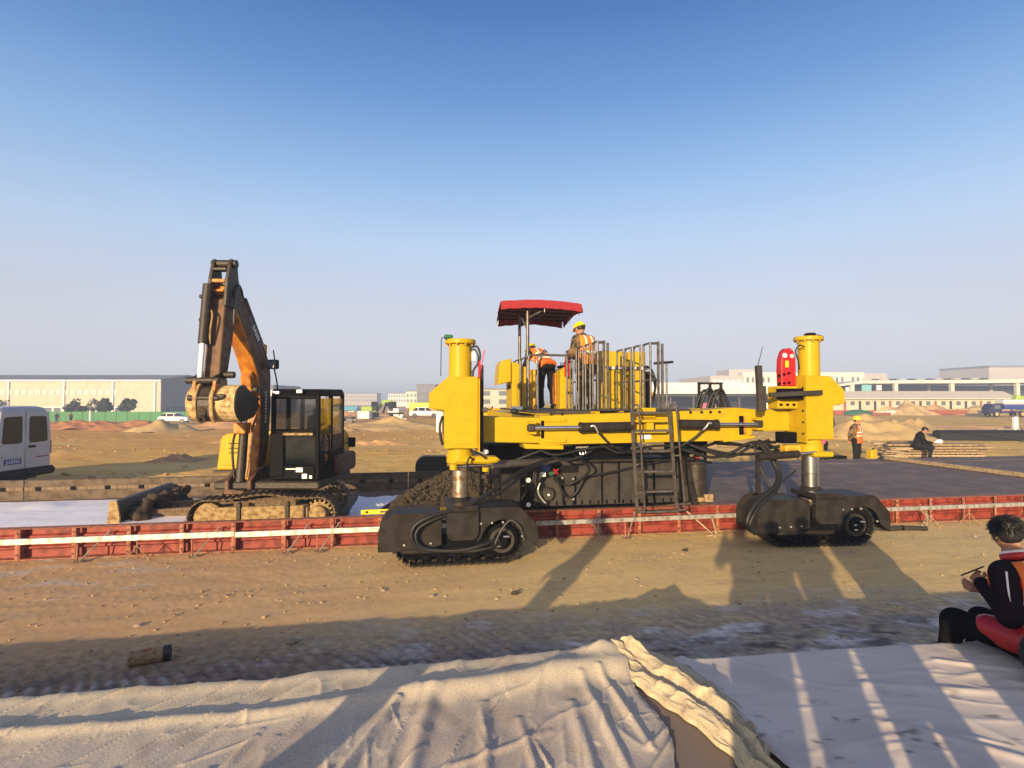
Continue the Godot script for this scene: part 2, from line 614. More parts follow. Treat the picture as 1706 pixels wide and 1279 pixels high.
	mk("wall_cream", lin(0.48, 0.46, 0.365), 0.85, 0.0, "paint", 0.08)
	mk("wall_pale", lin(0.62, 0.60, 0.54), 0.85, 0.0, "paint", 0.06)
	mk("wall_grey", lin(0.17, 0.18, 0.22), 0.8, 0.0, "paint", 0.08)
	mk("roof_grey", lin(0.14, 0.15, 0.185), 0.7, 0.0, "paint", 0.08)
	mk("roof_pale", lin(0.56, 0.53, 0.44), 0.8, 0.0, "paint", 0.12)
	mk("sheet_white", lin(0.66, 0.66, 0.65), 0.75, 0.0, "paint", 0.08)
	mk("dark_open", lin(0.022, 0.022, 0.028), 0.9)
	mk("window_far", lin(0.10, 0.12, 0.14), 0.25)
	mk("window_pale", lin(0.50, 0.50, 0.44), 0.4)
	mk("fence_green", lin(0.020, 0.18, 0.035), 0.6, 0.0, "paint", 0.3)
	mk("green_net", lin(0.02, 0.11, 0.06), 0.8)
	mk("lime", lin(0.28, 0.42, 0.06), 0.6)
	mk("leaves", lin(0.046, 0.054, 0.016), 0.8, 0.0, "leaf", 0.8)
	mk("twigs", lin(0.11, 0.095, 0.075), 0.9, 0.0, "leaf", 0.8)
	mk("bark", lin(0.07, 0.05, 0.035), 0.9)
	mk("brick_red", lin(0.32, 0.085, 0.045), 0.85, 0.0, "dirt", 0.4)
	mk("haze_block", lin(0.40, 0.37, 0.36), 0.9)
	mk("pink", lin(0.60, 0.10, 0.20), 0.8)
	mk("seat", lin(0.008, 0.008, 0.009), 0.8)
	mk("log", lin(0.30, 0.20, 0.11), 0.85, 0.0, "dirt", 2.5)
	mk("bucket_yellow", lin(0.52, 0.40, 0.20), 0.8, 0.0, "mud", 0.8, "mud", 0.5)
	mk("amber", lin(0.6, 0.25, 0.01), 0.4)
	var gl := mk("glass", Color(0.05, 0.07, 0.07, 0.30), 0.03)
	gl.transparency = BaseMaterial3D.TRANSPARENCY_ALPHA
	gl.metallic_specular = 0.6


# ---------------------------------------------------------------- ground and background
func gheight(x: float, z: float) -> float:
	var p := x * RC - z * RS
	var q := -(x * RS + z * RC)
	var d := -z
	var h := 0.0
	# the site falls away to the far left
	h -= 1.5 * smoothstep(36.0, 90.0, d) * (1.0 - smoothstep(-36.0, -8.0, x))
	h -= 0.35 * smoothstep(40.0, 90.0, d) * (1.0 - smoothstep(-8.0, 40.0, x)) * smoothstep(-36.0, -8.0, x)
	if q < 9.7 and q > 3.0:
		h += 0.005 * nz2.get_noise_2d(p * 0.5, q * 1.6) + 0.0014 * nz.get_noise_2d(p * 6.0, q * 6.0)
		# lugged tyre prints along the slab
		var left := 1.0 - smoothstep(0.2, 3.4, p)
		var band := smoothstep(4.0, 4.2, q) * (1.0 - smoothstep(5.3, 5.9, q + 0.2 * nz2.get_noise_2d(p, 3.0))) * left
		var ph := p * 15.0 + q * 8.0 + 1.6 * nz2.get_noise_2d(p * 0.6, q * 0.6)
		h += band * 0.020 * (pow(absf(sin(ph * PI * 0.5)), 3.0) + 0.5 * nz.get_noise_2d(p * 5.0, q * 2.0))
		# scuffed loose soil on the left
		var loose := (1.0 - smoothstep(-2.4, 1.2, p)) * smoothstep(5.6, 7.4, q)
		h += (0.1 + 0.9 * loose) * 0.020 * maxf(0.0, nz.get_noise_2d(p * 11.0, q * 11.0) - 0.22) + loose * 0.004 * nz2.get_noise_2d(p * 1.6, q * 2.6)
		h += 0.020 * smoothstep(9.1, 9.6, q) * absf(nz.get_noise_2d(p * 3.0, q * 3.0))
	elif q > 15.4:
		var f := smoothstep(15.4, 19.0, q)
		h += f * (0.07 * nz.get_noise_2d(x * 0.12, z * 0.2) + 0.016 * nz.get_noise_2d(x * 0.6, z * 1.1))
		var g := smoothstep(0.02, 0.34, nz.get_noise_2d(x * 0.09 + 40.0, z * 0.16))
		h += f * g * 0.10 * absf(nz.get_noise_2d(x * 0.9, z * 1.5)) * (1.0 - smoothstep(60.0, 110.0, d))
	return h


func gcolor(x: float, z: float) -> Color:
	var p := x * RC - z * RS
	var q := -(x * RS + z * RC)
	var tan_c := Color(0.72, 0.54, 0.255)
	var brown := Color(0.60, 0.39, 0.205)
	var red := Color(0.68, 0.365, 0.115)
	var grey := Color(0.36, 0.325, 0.29)
	var dark := Color(0.14, 0.125, 0.115)
	var c: Color
	var a := nz.get_noise_2d(x * 0.25, z * 0.4)
	var b := nz.get_noise_2d(x * 1.1 + 9.0, z * 1.9)
	if q < 9.75:
		c = brown.lerp(tan_c, smoothstep(-3.4, 2.0, p + a * 1.6))
		c = c.lerp(Color(0.50, 0.36, 0.25), 0.35 * smoothstep(0.05, 0.5, b))
		# cement dust in the strip along the slab
		var s := (1.0 - smoothstep(5.2, 6.7, q + 0.5 * a)) * smoothstep(-2.6, 0.8, p + 1.2 * a)
		c = c.lerp(grey, clampf(s * (0.85 + 0.5 * b), 0.0, 0.96))
		c = c.lerp(Color(0.68, 0.635, 0.585), clampf(s * 1.1 * smoothstep(0.08, 0.42, nz.get_noise_2d(p * 1.1, q * 2.2)), 0.0, 1.0))
		var s2 := (1.0 - smoothstep(5.0, 6.6, q + 0.4 * a)) * 0.85  # darker brown for the slab's shadow on the left, painted into the ground
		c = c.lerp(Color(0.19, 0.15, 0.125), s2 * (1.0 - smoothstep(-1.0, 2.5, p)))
		if q < 6.2:
			var ph := p * 15.0 + q * 8.0 + 1.6 * nz2.get_noise_2d(p * 0.6, q * 0.6)
			c = c.lerp(Color(0.52, 0.47, 0.42), 0.75 * pow(absf(sin(ph * PI * 0.5)), 4.0) * (1.0 - smoothstep(5.3, 5.9, q + 0.2 * nz2.get_noise_2d(p, 3.0))) * (1.0 - smoothstep(0.2, 3.4, p)) * smoothstep(-0.35, 0.15, nz2.get_noise_2d(p * 0.8 + 9.0, q * 2.0)))
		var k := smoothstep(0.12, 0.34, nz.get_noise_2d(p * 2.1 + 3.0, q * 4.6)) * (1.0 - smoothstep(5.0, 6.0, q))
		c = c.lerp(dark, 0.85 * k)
		var pale := smoothstep(0.10, 0.40, nz.get_noise_2d(p * 0.9 + 20.0, q * 2.2)) * smoothstep(6.8, 8.0, q) * (1.0 - smoothstep(-4.2, -2.6, p))
		c = c.lerp(Color(0.56, 0.47, 0.38), 0.7 * pale)
	elif q < 15.3:
		c = Color(0.26, 0.20, 0.14).lerp(dark, 0.5 + 0.5 * b)
	else:
		tan_c = Color(0.78, 0.54, 0.185)
		c = tan_c.lerp(Color(0.70, 0.435, 0.14), smoothstep(-0.15, 0.35, a))
		c = c.lerp(red, 0.85 * (1.0 - smoothstep(-14.0, 0.0, x + 6.0 * a)) * (0.45 + 0.55 * smoothstep(18.0, 40.0, -z)))
		c = c.lerp(Color(0.34, 0.19, 0.10), 0.35 * smoothstep(0.1, 0.4, b))
		c = c.lerp(Color(0.78, 0.57, 0.25), 0.6 * smoothstep(0.1, 0.45, nz.get_noise_2d(x * 0.05 + 70.0, z * 0.35)))
	if q < 6.6:
		var g := 1.0 + 0.55 * nz.get_noise_2d(p * 8.0, q * 10.0) * (1.0 - smoothstep(5.6, 6.6, q))
		c = Color(c.r * g, c.g * g, c.b * g)
	var f := 1.0 + 0.14 * nz.get_noise_2d(x * 7.0, z * 8.0) + 0.10 * nz.get_noise_2d(p * 0.35, q * 6.0)
	return Color(c.r * f, c.g * f, c.b * f)


func axis_steps(parts: Array) -> PackedFloat32Array:
	var r := PackedFloat32Array()
	for s in parts:
		for i in s[2]:
			var t: float = float(i) / s[2]
			if s[3] != 1.0:
				t = (pow(s[3], t) - 1.0) / (s[3] - 1.0)
			r.append(lerpf(s[0], s[1], t))
	r.append(parts[-1][1])
	return r


func build_ground():
	var xs := axis_steps([[-2500.0, -60.0, 26, 0.02], [-60.0, -9.0, 90, 0.25], [-9.0, 13.5, 640, 1.0], [13.5, 60.0, 90, 4.0], [60.0, 2500.0, 26, 50.0]])
	var zs := axis_steps([[60.0, -3.4, 16, 0.3], [-3.4, -5.8, 80, 1.0], [-5.8, -11.0, 130, 1.0], [-11.0, -16.0, 30, 1.0], [-16.0, -50.0, 190, 4.0], [-50.0, -3000.0, 70, 60.0]])
	var nx := xs.size()
	var ny := zs.size()
	var pts := PackedVector3Array()
	var cols := PackedColorArray()
	pts.resize(nx * ny)
	cols.resize(nx * ny)
	for j in ny:
		for i in nx:
			pts[j * nx + i] = Vector3(xs[i], gheight(xs[i], zs[j]), zs[j])
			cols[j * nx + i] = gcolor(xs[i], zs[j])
	struct(sheet(pts, nx, ny, cols), "ground", M.ground)


func mound(label: String, x: float, z: float, rx: float, rz: float, hh: float, c: Color, sd: float, rough := 0.25, called := "sand_mound", cat := "sand mound"):
	var m := 56
	var k := 40
	var pts := PackedVector3Array()
	var cols := PackedColorArray()
	for j in k:
		for i in m:
			var u := (float(i) / (m - 1) - 0.5) * 2.0
			var w := (float(j) / (k - 1) - 0.5) * 2.0
			var r := sqrt(u * u + w * w) * (1.0 + 0.22 * nz2.get_noise_2d(atan2(w, u) * 0.9 + sd, sd))
			var y := pow(maxf(0.0, 1.0 - r), 0.85) * hh * (1.0 + 0.35 * nz2.get_noise_2d(u * 1.6 + sd, w * 1.6))
			y += rough * hh * nz.get_noise_2d(u * 3.0 + sd, w * 3.0) * clampf(1.15 - r, 0.0, 1.0)
			var wx := x + u * rx * 1.1
			var wz := z + w * rz * 1.1
			pts.append(Vector3(u * rx * 1.1, gheight(wx, wz) - gheight(x, z) + y - 0.06 - 0.3 * maxf(0.0, r - 1.0), w * rz * 1.1))
			var f := 1.0 + 0.25 * nz.get_noise_2d(u * 2.5 + sd, w * 4.0 - sd)
			cols.append(Color(c.r * f, c.g * f, c.b * f))
	var o := put(sheet(pts, m, k, cols), called, M.dirt_pile)
	o.position = Vector3(x, gheight(x, z), z)
	tag(o, label, cat, "heaps of earth and sand on the site")


func bg(called: String, label: String, x: float, y: float, z: float) -> Node3D:
	return thing(called, label, "building", Vector3(x, y, z))


func crown_mesh(sd: int, count: int, rx: float, ry: float, leaf: float) -> MB:
	var r := RandomNumberGenerator.new()
	r.seed = sd
	var m := mb()
	var cl := []
	for i in 12:
		cl.append([Vector3(r.randf_range(-0.6, 0.6) * rx, r.randf_range(-0.65, 0.65) * ry, r.randf_range(-0.6, 0.6) * rx), r.randf_range(0.3, 0.5)])
	for i in count:
		var k: Array = cl[r.randi() % cl.size()]
		var d := Vector3(r.randfn(), r.randfn(), r.randfn()).normalized() * pow(r.randf(), 0.4)
		var at: Vector3 = k[0] + Vector3(d.x * rx, d.y * ry, d.z * rx) * k[1]
		var bs := Basis.from_euler(Vector3(r.randf() * TAU, r.randf() * TAU, r.randf() * TAU)).scaled(Vector3.ONE * leaf * r.randf_range(0.6, 1.3))
		var nn := (d + Vector3(0, 0.3, 0)).normalized()
		var a := at + bs * Vector3(-1, 0, 0)
		var b := at + bs * Vector3(0, 0, 0.6)
		var e := at + bs * Vector3(1, 0, 0)
		var g := at + bs * Vector3(0, 0, -0.6)
		m.q(a, b, e, g, (bs * Vector3.UP).normalized() if (bs * Vector3.UP).dot(nn) > 0 else -(bs * Vector3.UP).normalized())
	return m


func build_background():
	# long warehouse on the left: front wall, end wall, roof, window strips, downpipes
	var wh := bg("warehouse", "long cream warehouse with grey end wall and dark roof behind green fence", -114.0, -1.6, -125.0)
	var V := func(x: float, y: float, d: float) -> Vector3: return Vector3(x + 114.0, y + 1.6, -(d - 125.0))
	put(mb().bb(V.call(-150, -1.6, 125.0), V.call(-77.8, 6.7, 125.3), 0.0), "front_wall", M.wall_cream, wh)
	put(mb().prism(pv([0, -1.6 + 1.6, 21, 0, 21, 8.3, 10.5, 9.75, 0, 8.3]), V.call(-78.1, -1.6, 125.32), Vector3(0, 0, -1), Vector3.UP, Vector3.RIGHT, 0.3, 0.0), "end_wall", M.wall_grey, wh)
	var rf := mb()
	rf.face(V.call(-150, 6.75, 124.6), V.call(-77.6, 6.75, 124.6), V.call(-77.6, 8.25, 135.8), V.call(-150, 8.25, 135.8), V.call(-100, 0, 135))
	rf.face(V.call(-150, 6.75, 147.0), V.call(-77.6, 6.75, 147.0), V.call(-77.6, 8.25, 135.8), V.call(-150, 8.25, 135.8), V.call(-100, 0, 135))
	put(rf, "roof", M.roof_grey, wh)
	put(mb().bb(V.call(-150, 6.35, 124.5), V.call(-77.6, 6.72, 124.95), 0.03), "gutter", M.white, wh)
	for x in [-141.0, -126.0, -111.6, -99.3, -88.5, -79.2]:
		put(mb().bb(V.call(x, -1.6, 124.7), V.call(x + 0.35, 6.34, 124.98), 0.03), "downpipe", M.white, wh)
	for i in 40:
		var x := -149.0 + i * 1.55
		var fr := put(mb().bb(V.call(x, 3.4, 124.94), V.call(x + 1.25, 4.5, 124.99), 0.02), "window", M.window_pale, wh)
		put(mb().bb(V.call(x + 0.10, 3.5, 124.90), V.call(x + 1.15, 4.4, 124.935), 0.0), "pane", M.window_pale, fr)
	for i in 9:
		var x: float = -107.5 + i * 2.0 + (3.5 if i > 3 else 0.0)
		var fr := put(mb().bb(V.call(x, -0.9, 124.9), V.call(x + 1.9, 0.75, 124.98), 0.02), "window", M.white, wh)
		put(mb().bb(V.call(x + 0.15, -0.7, 124.86), V.call(x + 1.7, 0.55, 124.895), 0.0), "pane", M.window_far, fr)
	for i in 8:
		put(mb().bb(V.call(-77.79, 3.2, 127.0 + i * 2.2), V.call(-77.7, 4.3, 128.6 + i * 2.2), 0.0), "window", M.window_far, wh)
		put(mb().bb(V.call(-77.79, -1.2, 127.0 + i * 2.2), V.call(-77.7, 0.7, 128.5 + i * 2.2), 0.0), "door", M.navy, wh)
	# second shed behind
	var sh := bg("distant_shed", "grey roofed pale shed seen between bucket and boom", -72.0, -1.5, -160.0)
	put(mb().bb(Vector3(-9, 0, -20), Vector3(4, 6.6, 0), 0.0), "wall", M.sheet_white, sh)
	put(mb().bb(Vector3(-9.4, 6.6, -20.5), Vector3(4.4, 8.0, 0.3), 0.1), "roof", M.wall_grey, sh)
	# green site fence, one sheet at a time
	var fn := thing("site_fence", "green corrugated sheet fence in front of the cream warehouse", "fence", Vector3(-79, -1.6, -100.0))
	for i in 27:
		var x := -25.0 + i * 2.0
		put(mb().bb(Vector3(x, 0, -0.06), Vector3(x + 1.94, 1.78 + 0.03 * (i % 3), 0.0), 0.01), "fence_sheet", M.fence_green, fn)
		put(mb().bb(Vector3(x + 1.93, 0, -0.16), Vector3(x + 2.01, 2.0 if i % 4 == 0 else 1.82, -0.07), 0.0), "fence_post", M.steel_black, fn)
	# shrubs in front of the warehouse
	var labels := ["round dark evergreen shrub, widest one before the warehouse", "bare grey twiggy shrub between two dark shrubs", "dark evergreen shrub right of the bare grey one", "low wide dark shrub nearest the warehouse corner",
		"dark shrub tip above the van roof at the left edge", "bare grey shrub above the white van roof"]
	var spots := [[-79.8, 1.75, 2.1], [-76.6, 1.3, 1.7], [-74.6, 1.2, 2.0], [-70.4, 2.0, 1.9], [-97.0, 1.5, 2.1], [-93.6, 2.2, 1.6]]
	for i in spots.size():
		var bare := i == 1 or i == 5
		var s := thing("shrub", labels[i], "shrub", Vector3(spots[i][0], -1.5, -103.5), 0.0, "shrubs along the warehouse")
		put(crown_mesh(30 + i, 420 if bare else 1100, spots[i][1], spots[i][2] * 0.82, 0.16 if bare else 0.26), "crown", M.twigs if bare else M.leaves, s).position.y = 2.7
		put(mb().cyl(Vector3.ZERO, Vector3(0.05, 2.4, 0), 0.13, 0.08, 7), "trunk", M.bark, s)
	# right: long loading canopy
	var cn := bg("loading_canopy", "long building with white sheet fascia over dark open bays", 46.0, 0.0, -120.0)
	put(mb().bb(Vector3(-24, 3.55, -30), Vector3(17.5, 5.95, 0), 0.05), "fascia", M.sheet_white, cn)
	put(mb().bb(Vector3(-24.3, 3.05, -3), Vector3(17.8, 3.3, 0.5), 0.03), "eave_beam", M.steel_grey, cn)
	put(mb().bb(Vector3(-24, 0, -12), Vector3(17, 3.6, -11.5), 0.0), "rear_wall", M.dark_open, cn)
	for i in 9:
		put(mb().bb(Vector3(-22.0 + i * 4.9, 0, -1.2), Vector3(-21.65 + i * 4.9, 3.05, -0.8), 0.02), "column", M.wall_cream if i % 3 == 1 else M.steel_grey, cn)
	for i in 5:
		put(mb().bb(Vector3(-19.5 + i * 7.3, 0, -8), Vector3(-17.0 + i * 7.3, 1.6 + 0.4 * (i % 2), -5), 0.05), "crate", [M.brown_form, M.steel_grey, M.pink, M.steel_dark, M.white][i], cn)
	put(mb().bb(Vector3(13.0, 0, 1.0), Vector3(18.0, 3.0, 4.0), 0.05), "annex", M.wall_pale, cn)
	# big pale building far behind
	var pb := bg("pale_building", "large pale building with a row of small windows behind the canopy", 110.0, 0.0, -220.0)
	put(mb().bb(Vector3(-20, 0, -40), Vector3(27.5, 12.9, 0), 0.0), "main_wall", M.wall_pale, pb)
	put(mb().bb(Vector3(-33, 0, -40), Vector3(-20.05, 11.6, 1.0), 0.0), "low_wing", M.haze_block, pb)
	put(mb().bb(Vector3(-23, 11.6, -20), Vector3(-12, 14.4, -6), 0.0), "roof_house", M.haze_block, pb)
	put(mb().bb(Vector3(27.55, 0, -40), Vector3(37, 12.5, -1.0), 0.0), "end_block", M.haze_block, pb)
	for i in 22:
		if i % 7 != 5:
			put(mb().bb(Vector3(-18.5 + i * 2.05, 9.0, 0.0), Vector3(-17.7 + i * 2.05, 11.0, 0.12), 0.0), "window", M.window_far, pb)
	for i in 5:
		put(mb().bb(Vector3(-32.2 + i * 2.4, 8.3, 1.0), Vector3(-30.6 + i * 2.4, 10.0, 1.12), 0.0), "window", M.white, pb)
	# open steel shed under construction
	var os := bg("open_shed", "unfinished open sided shed with pale columns and ragged roof edge", 110.0, 0.0, -150.0)
	put(mb().prism(pv([-24, 6.2, -17, 7.35, 14, 7.5, 32, 7.9, 60, 8.1, 60, 7.2, 14, 6.7, -17, 6.6, -24, 5.8]), Vector3(0, 0, -30), Vector3.RIGHT, Vector3.UP, Vector3(0, 0, 1), 30.5, 0.0), "roof", M.wall_pale, os)
	put(mb().bb(Vector3(-22, 0, -10), Vector3(60, 6.3, -9.5), 0.0), "rear_wall", M.dark_open, os)
	for x in [-19.5, -7.9, 7.1, 24.5, 42.0]:
		put(mb().bb(Vector3(x - 0.4, 0, -0.8), Vector3(x + 0.5, 6.7, 0.1), 0.03), "column", M.wall_pale, os)
		put(mb().bb(Vector3(x - 0.3, 0, -8.8), Vector3(x + 0.3, 6.5, -8.2), 0.03), "column", M.haze_block, os)
	for i in 14:
		put(mb().bb(Vector3(-17.0 + i * 2.4, 7.45 + 0.02 * i, 0.2), Vector3(-15.3 + i * 2.4, 7.75 + 0.02 * i, 0.8), 0.02), "roof_batten", M.steel_dark if i % 2 else M.haze_block, os)
	for r in [[-16.5, 4.6, 2.6, 1.7], [-12.5, 4.8, 1.3, 1.4], [-23.0, 4.2, 1.2, 1.2], [-20.8, 4.4, 1.0, 1.2]]:
		put(mb().bb(Vector3(r[0], r[1], -0.9), Vector3(r[0] + r[2], r[1] + r[3], -0.82), 0.0), "cladding_sheet", M.cyan if r[2] > 2 else M.white, os)
	put(mb().bb(Vector3(-6, 3.4, -9.3), Vector3(30, 3.8, -9.0), 0.0), "inner_beam", M.haze_block, os)
	# row of workers' rooms
	var hr := bg("workers_housing", "low cream row of workers' rooms with many small doors and windows", 69.0, 0.0, -100.0)
	put(mb().bb(Vector3(-15.5, 0.45, -6), Vector3(20, 2.45, 0), 0.0), "wall", M.wall_cream, hr)
	put(mb().bb(Vector3(-15.5, 0, -6), Vector3(20, 0.44, 0.06), 0.0), "plinth", M.brick_red, hr)
	put(mb().prism(pv([0.7, 2.42, 0.7, 2.6, -3.0, 3.9, -6.7, 2.6, -6.7, 2.42]), Vector3(-16, 0, 0), Vector3(0, 0, 1), Vector3.UP, Vector3.RIGHT, 36.5, 0.0), "roof", M.roof_pale, hr)
	for i in 13:
		var x := -14.4 + i * 2.68
		var w := put(mb().bb(Vector3(x, 1.35, 0.0), Vector3(x + 0.72, 2.05, 0.05), 0.0), "window", M.wood_dark, hr)
		put(mb().bb(Vector3(x + 0.07, 1.41, 0.055), Vector3(x + 0.65, 1.99, 0.07), 0.0), "pane", M.window_far, w)
		put(mb().bb(Vector3(x + 1.45, 0.46, 0.0), Vector3(x + 1.85, 2.1, 0.06), 0.0), "door", M.brick_red if i % 3 == 1 else M.steel_brown, hr)
	var gb := bg("grey_hall", "plain grey hall rising behind the shed roof at the right edge", 240.0, 0.0, -260.0)
	put(mb().bb(Vector3(-20, 0, -30), Vector3(60, 17.2, 0), 0.0), "wall", M.haze_block, gb)
	put(mb().bb(Vector3(-20.4, 17.2, -30), Vector3(60, 18.0, 0.4), 0.0), "parapet", M.wall_grey, gb)
	for i in 12:
		put(mb().bb(Vector3(-18.5 + i * 2.6, 7.0, 0.0), Vector3(-17.2 + i * 2.6, 9.0, 0.1), 0.0), "window", M.window_far, gb)
	# hazy line of buildings in the centre
	var far := [["long low hazy apartment row on the horizon beside the cab", -92.0, -330.0, 26.0, 5.6, "haze_block", 20], ["white ribbed low block on the far horizon", -56.5, -280.0, 10.0, 5.2, "sheet_white", 8], ["pair of tall beige silos-like blocks on the horizon", -39.5, -230.0, 7.6, 5.6, "wall_pale", 5],
		["grey storeyed office block behind the left column", -27.4, -180.0, 6.0, 6.9, "wall_grey", 5], ["cream two storey block seen left of the yellow console", -2.6, -150.0, 13.0, 5.0, "wall_cream", 3],
		["hazy housing row beyond the excavator boom at the horizon", -130.0, -360.0, 22.0, 5.2, "haze_block", 14]]
	for f in far:
		var b := bg("distant_block", f[0], f[1], -1.2, f[2])
		put(mb().bb(Vector3(-f[3] * 0.5, 0, -10), Vector3(f[3] * 0.5, f[4] + 1.2, 0), 0.0), "wall", M[f[5]], b)
		put(mb().bb(Vector3(-f[3] * 0.5 - 0.2, f[4] + 1.2, -10), Vector3(f[3] * 0.5 + 0.2, f[4] + 1.6, 0.2), 0.0), "parapet", M.wall_grey, b)
		for i in f[6]:
			var x: float = -f[3] * 0.5 + (i + 0.3) * f[3] / f[6]
			for y in [2.4, 4.6]:
				put(mb().bb(Vector3(x, y, 0.0), Vector3(x + f[3] / f[6] * 0.45, y + 1.2, 0.15), 0.0), "window", M.window_far, b)
	# heaps of sand and earth
	mound("cone of clean yellow sand left of the excavator bucket", -26.4, -43.0, 2.5, 2.3, 0.95, Color(0.50, 0.35, 0.15), 1.0, 0.06)
	mound("red earth heap with dark trench side behind the yellow sand cone", -31.5, -47.0, 3.6, 2.4, 0.85, Color(0.42, 0.19, 0.085), 2.0, 0.3, "earth_mound", "earth mound")
	mound("low broken red earth heap beside the white van", -37.5, -50.0, 5.0, 2.4, 0.8, Color(0.42, 0.18, 0.08), 3.0, 0.5, "earth_mound", "earth mound")
	mound("flat red earth bank under the raised bucket", -24.0, -50.0, 6.5, 2.6, 0.9, Color(0.50, 0.28, 0.13), 4.0, 0.25, "earth_mound", "earth mound")
	mound("small dark clod heap right of the van on open ground", -13.2, -22.5, 1.2, 0.8, 0.26, Color(0.42, 0.24, 0.12), 5.0, 0.6, "earth_mound", "earth mound")
	mound("earth pile lying behind the excavator counterweight", -14.5, -31.0, 2.2, 1.0, 0.35, Color(0.46, 0.27, 0.13), 6.0, 0.6, "earth_mound", "earth mound")
	mound("broad tan soil heap between cab and left yellow column", -9.6, -46.0, 5.2, 3.4, 0.85, Color(0.50, 0.345, 0.15), 7.0, 0.25, "earth_mound", "earth mound")
	mound("lumpy clod ridge just right of the excavator cab", -14.2, -42.0, 3.4, 1.6, 0.5, Color(0.40, 0.25, 0.12), 8.0, 0.8, "earth_mound", "earth mound")
	mound("line of broken clods in the open ground right of the cab", -7.6, -30.0, 2.4, 0.7, 0.24, Color(0.46, 0.28, 0.13), 9.0, 0.8, "earth_mound", "earth mound")
	mound("red brown heap far off beside the cyan roofed hut", -28.5, -100.0, 4.2, 2.5, 1.7, Color(0.36, 0.20, 0.12), 10.0, 0.3, "earth_mound", "earth mound")
	mound("large tan sand heap behind the standing man in the vest", 22.4, -35.5, 3.8, 2.6, 1.45, Color(0.46, 0.33, 0.15), 11.0, 0.16)
	mound("second sand heap merging on the right of the large one", 25.6, -36.5, 2.6, 2.2, 1.2, Color(0.45, 0.32, 0.15), 12.0, 0.22)
	mound("sand heap half hidden by the right yellow column", 19.3, -36.0, 2.2, 2.0, 1.0, Color(0.55, 0.40, 0.19), 13.0, 0.16)
	mound("sand cone standing before the workers' rooms", 61.2, -88.0, 4.4, 3.6, 2.0, Color(0.54, 0.38, 0.17), 14.0, 0.08)
	mound("reddish sand heap with brick edge before the workers' rooms", 67.0, -90.0, 4.6, 3.4, 1.6, Color(0.48, 0.31, 0.16), 15.0, 0.12)
	mound("low sand heap left of the blue tank truck", 71.5, -88.0, 4.4, 3.2, 1.5, Color(0.54, 0.38, 0.18), 16.0, 0.12)
	mound("long low red soil bank in front of the far black liner", 34.0, -44.0, 9.0, 2.0, 0.5, Color(0.46, 0.29, 0.15), 17.0, 0.2, "earth_mound", "earth mound")
	# loose clods, too many to count
	var mm := MultiMesh.new()
	mm.transform_format = MultiMesh.TRANSFORM_3D
	mm.use_colors = true
	mm.mesh = clod_mesh(3)
	var tf := []
	for i in 2600:
		var x := rng.randf_range(-40.0, 24.0)
		var d := 17.0 + 40.0 * pow(rng.randf(), 1.5)
		var z := -d
		if absf(x) > d * 1.0 or nz.get_noise_2d(x * 0.09 + 40.0, z * 0.16) + rng.randf() * 0.35 < 0.18 or -(x * RS + z * RC) < 17.5:
			continue
		var s := 0.02 + 0.075 * pow(rng.randf(), 3.0)
		tf.append(Transform3D(Basis.from_euler(Vector3(rng.randf() * 6.0, rng.randf() * 6.0, 0)).scaled(Vector3(s, s * 0.7, s)), Vector3(x, gheight(x, z) + s * 0.2, z)))
	mm.instance_count = tf.size()
	for i in tf.size():
		mm.set_instance_transform(i, tf[i])
		var k := rng.randf_range(0.7, 1.1)
		mm.set_instance_color(i, Color(0.50 * k, 0.33 * k, 0.15 * k))
	var mi := MultiMeshInstance3D.new()
	mi.name = "loose_clods"
	mi.multimesh = mm
	mi.material_override = M.dirt_pile
	add_child(mi)
	tag(mi, "loose brown clods scattered over the open earth", "clods")
	mi.set_meta("kind", "stuff")


func clod_mesh(sd: int) -> ArrayMesh:
	var m := mb()
	m.tint = true
	m.ball(Vector3.ZERO, Vector3.ONE, Basis.IDENTITY, 8)
	for i in m.v.size():
		var d := m.v[i].normalized()
		m.v[i] = d * (1.0 + 0.45 * nz2.get_noise_3d(d.x * 1.3 + sd, d.y * 1.3, d.z * 1.3))
	for i in range(0, m.v.size(), 3):
		var g := -(m.v[i + 1] - m.v[i]).cross(m.v[i + 2] - m.v[i]).normalized()
		m.n[i] = g; m.n[i + 1] = g; m.n[i + 2] = g
	return m.mesh()


func build_slabs():
	# slab the viewer stands on
	var m := mb()
	m.prism(pv([-14, -6, 14, -6, 14, 3.66, 4.6, 3.75, 1.9, 3.82, 1.55, 4.04, -14, 4.06]), Vector3.ZERO, Vector3.RIGHT, Vector3(0, 0, -1), Vector3.UP, 0.5, 0.02)
	var o := struct(m, "foreground_slab", M.textile_slab)
	o.rotation.y = RAIL
	# the fresh slab in the lane, its near edge hard against the red formwork
	var nx := 130
	var ny := 60
	var pts := PackedVector3Array()
	for j in ny:
		for i in nx:
			var p := 5.25 + 30.0 * pow(float(i) / (nx - 1), 1.4)
			var q := lerpf(9.695, 15.18, float(j) / (ny - 1))
			var y := 0.462 + 0.004 * nz.get_noise_2d(p * 0.5, q * 0.5)
			if i == 0:
				y = 0.02
			pts.append(Vector3(p, y, -q))
	var s := struct(sheet(pts, nx, ny), "fresh_concrete_slab", M.wet_slab)
	s.rotation.y = RAIL
	# finished slab beyond the far forms
	var s2 := struct(mb().bb(Vector3(4.6, 0.0, -16.3), Vector3(45, 0.455, -15.32), 0.01), "finished_slab", M.wet_slab)
	s2.rotation.y = RAIL


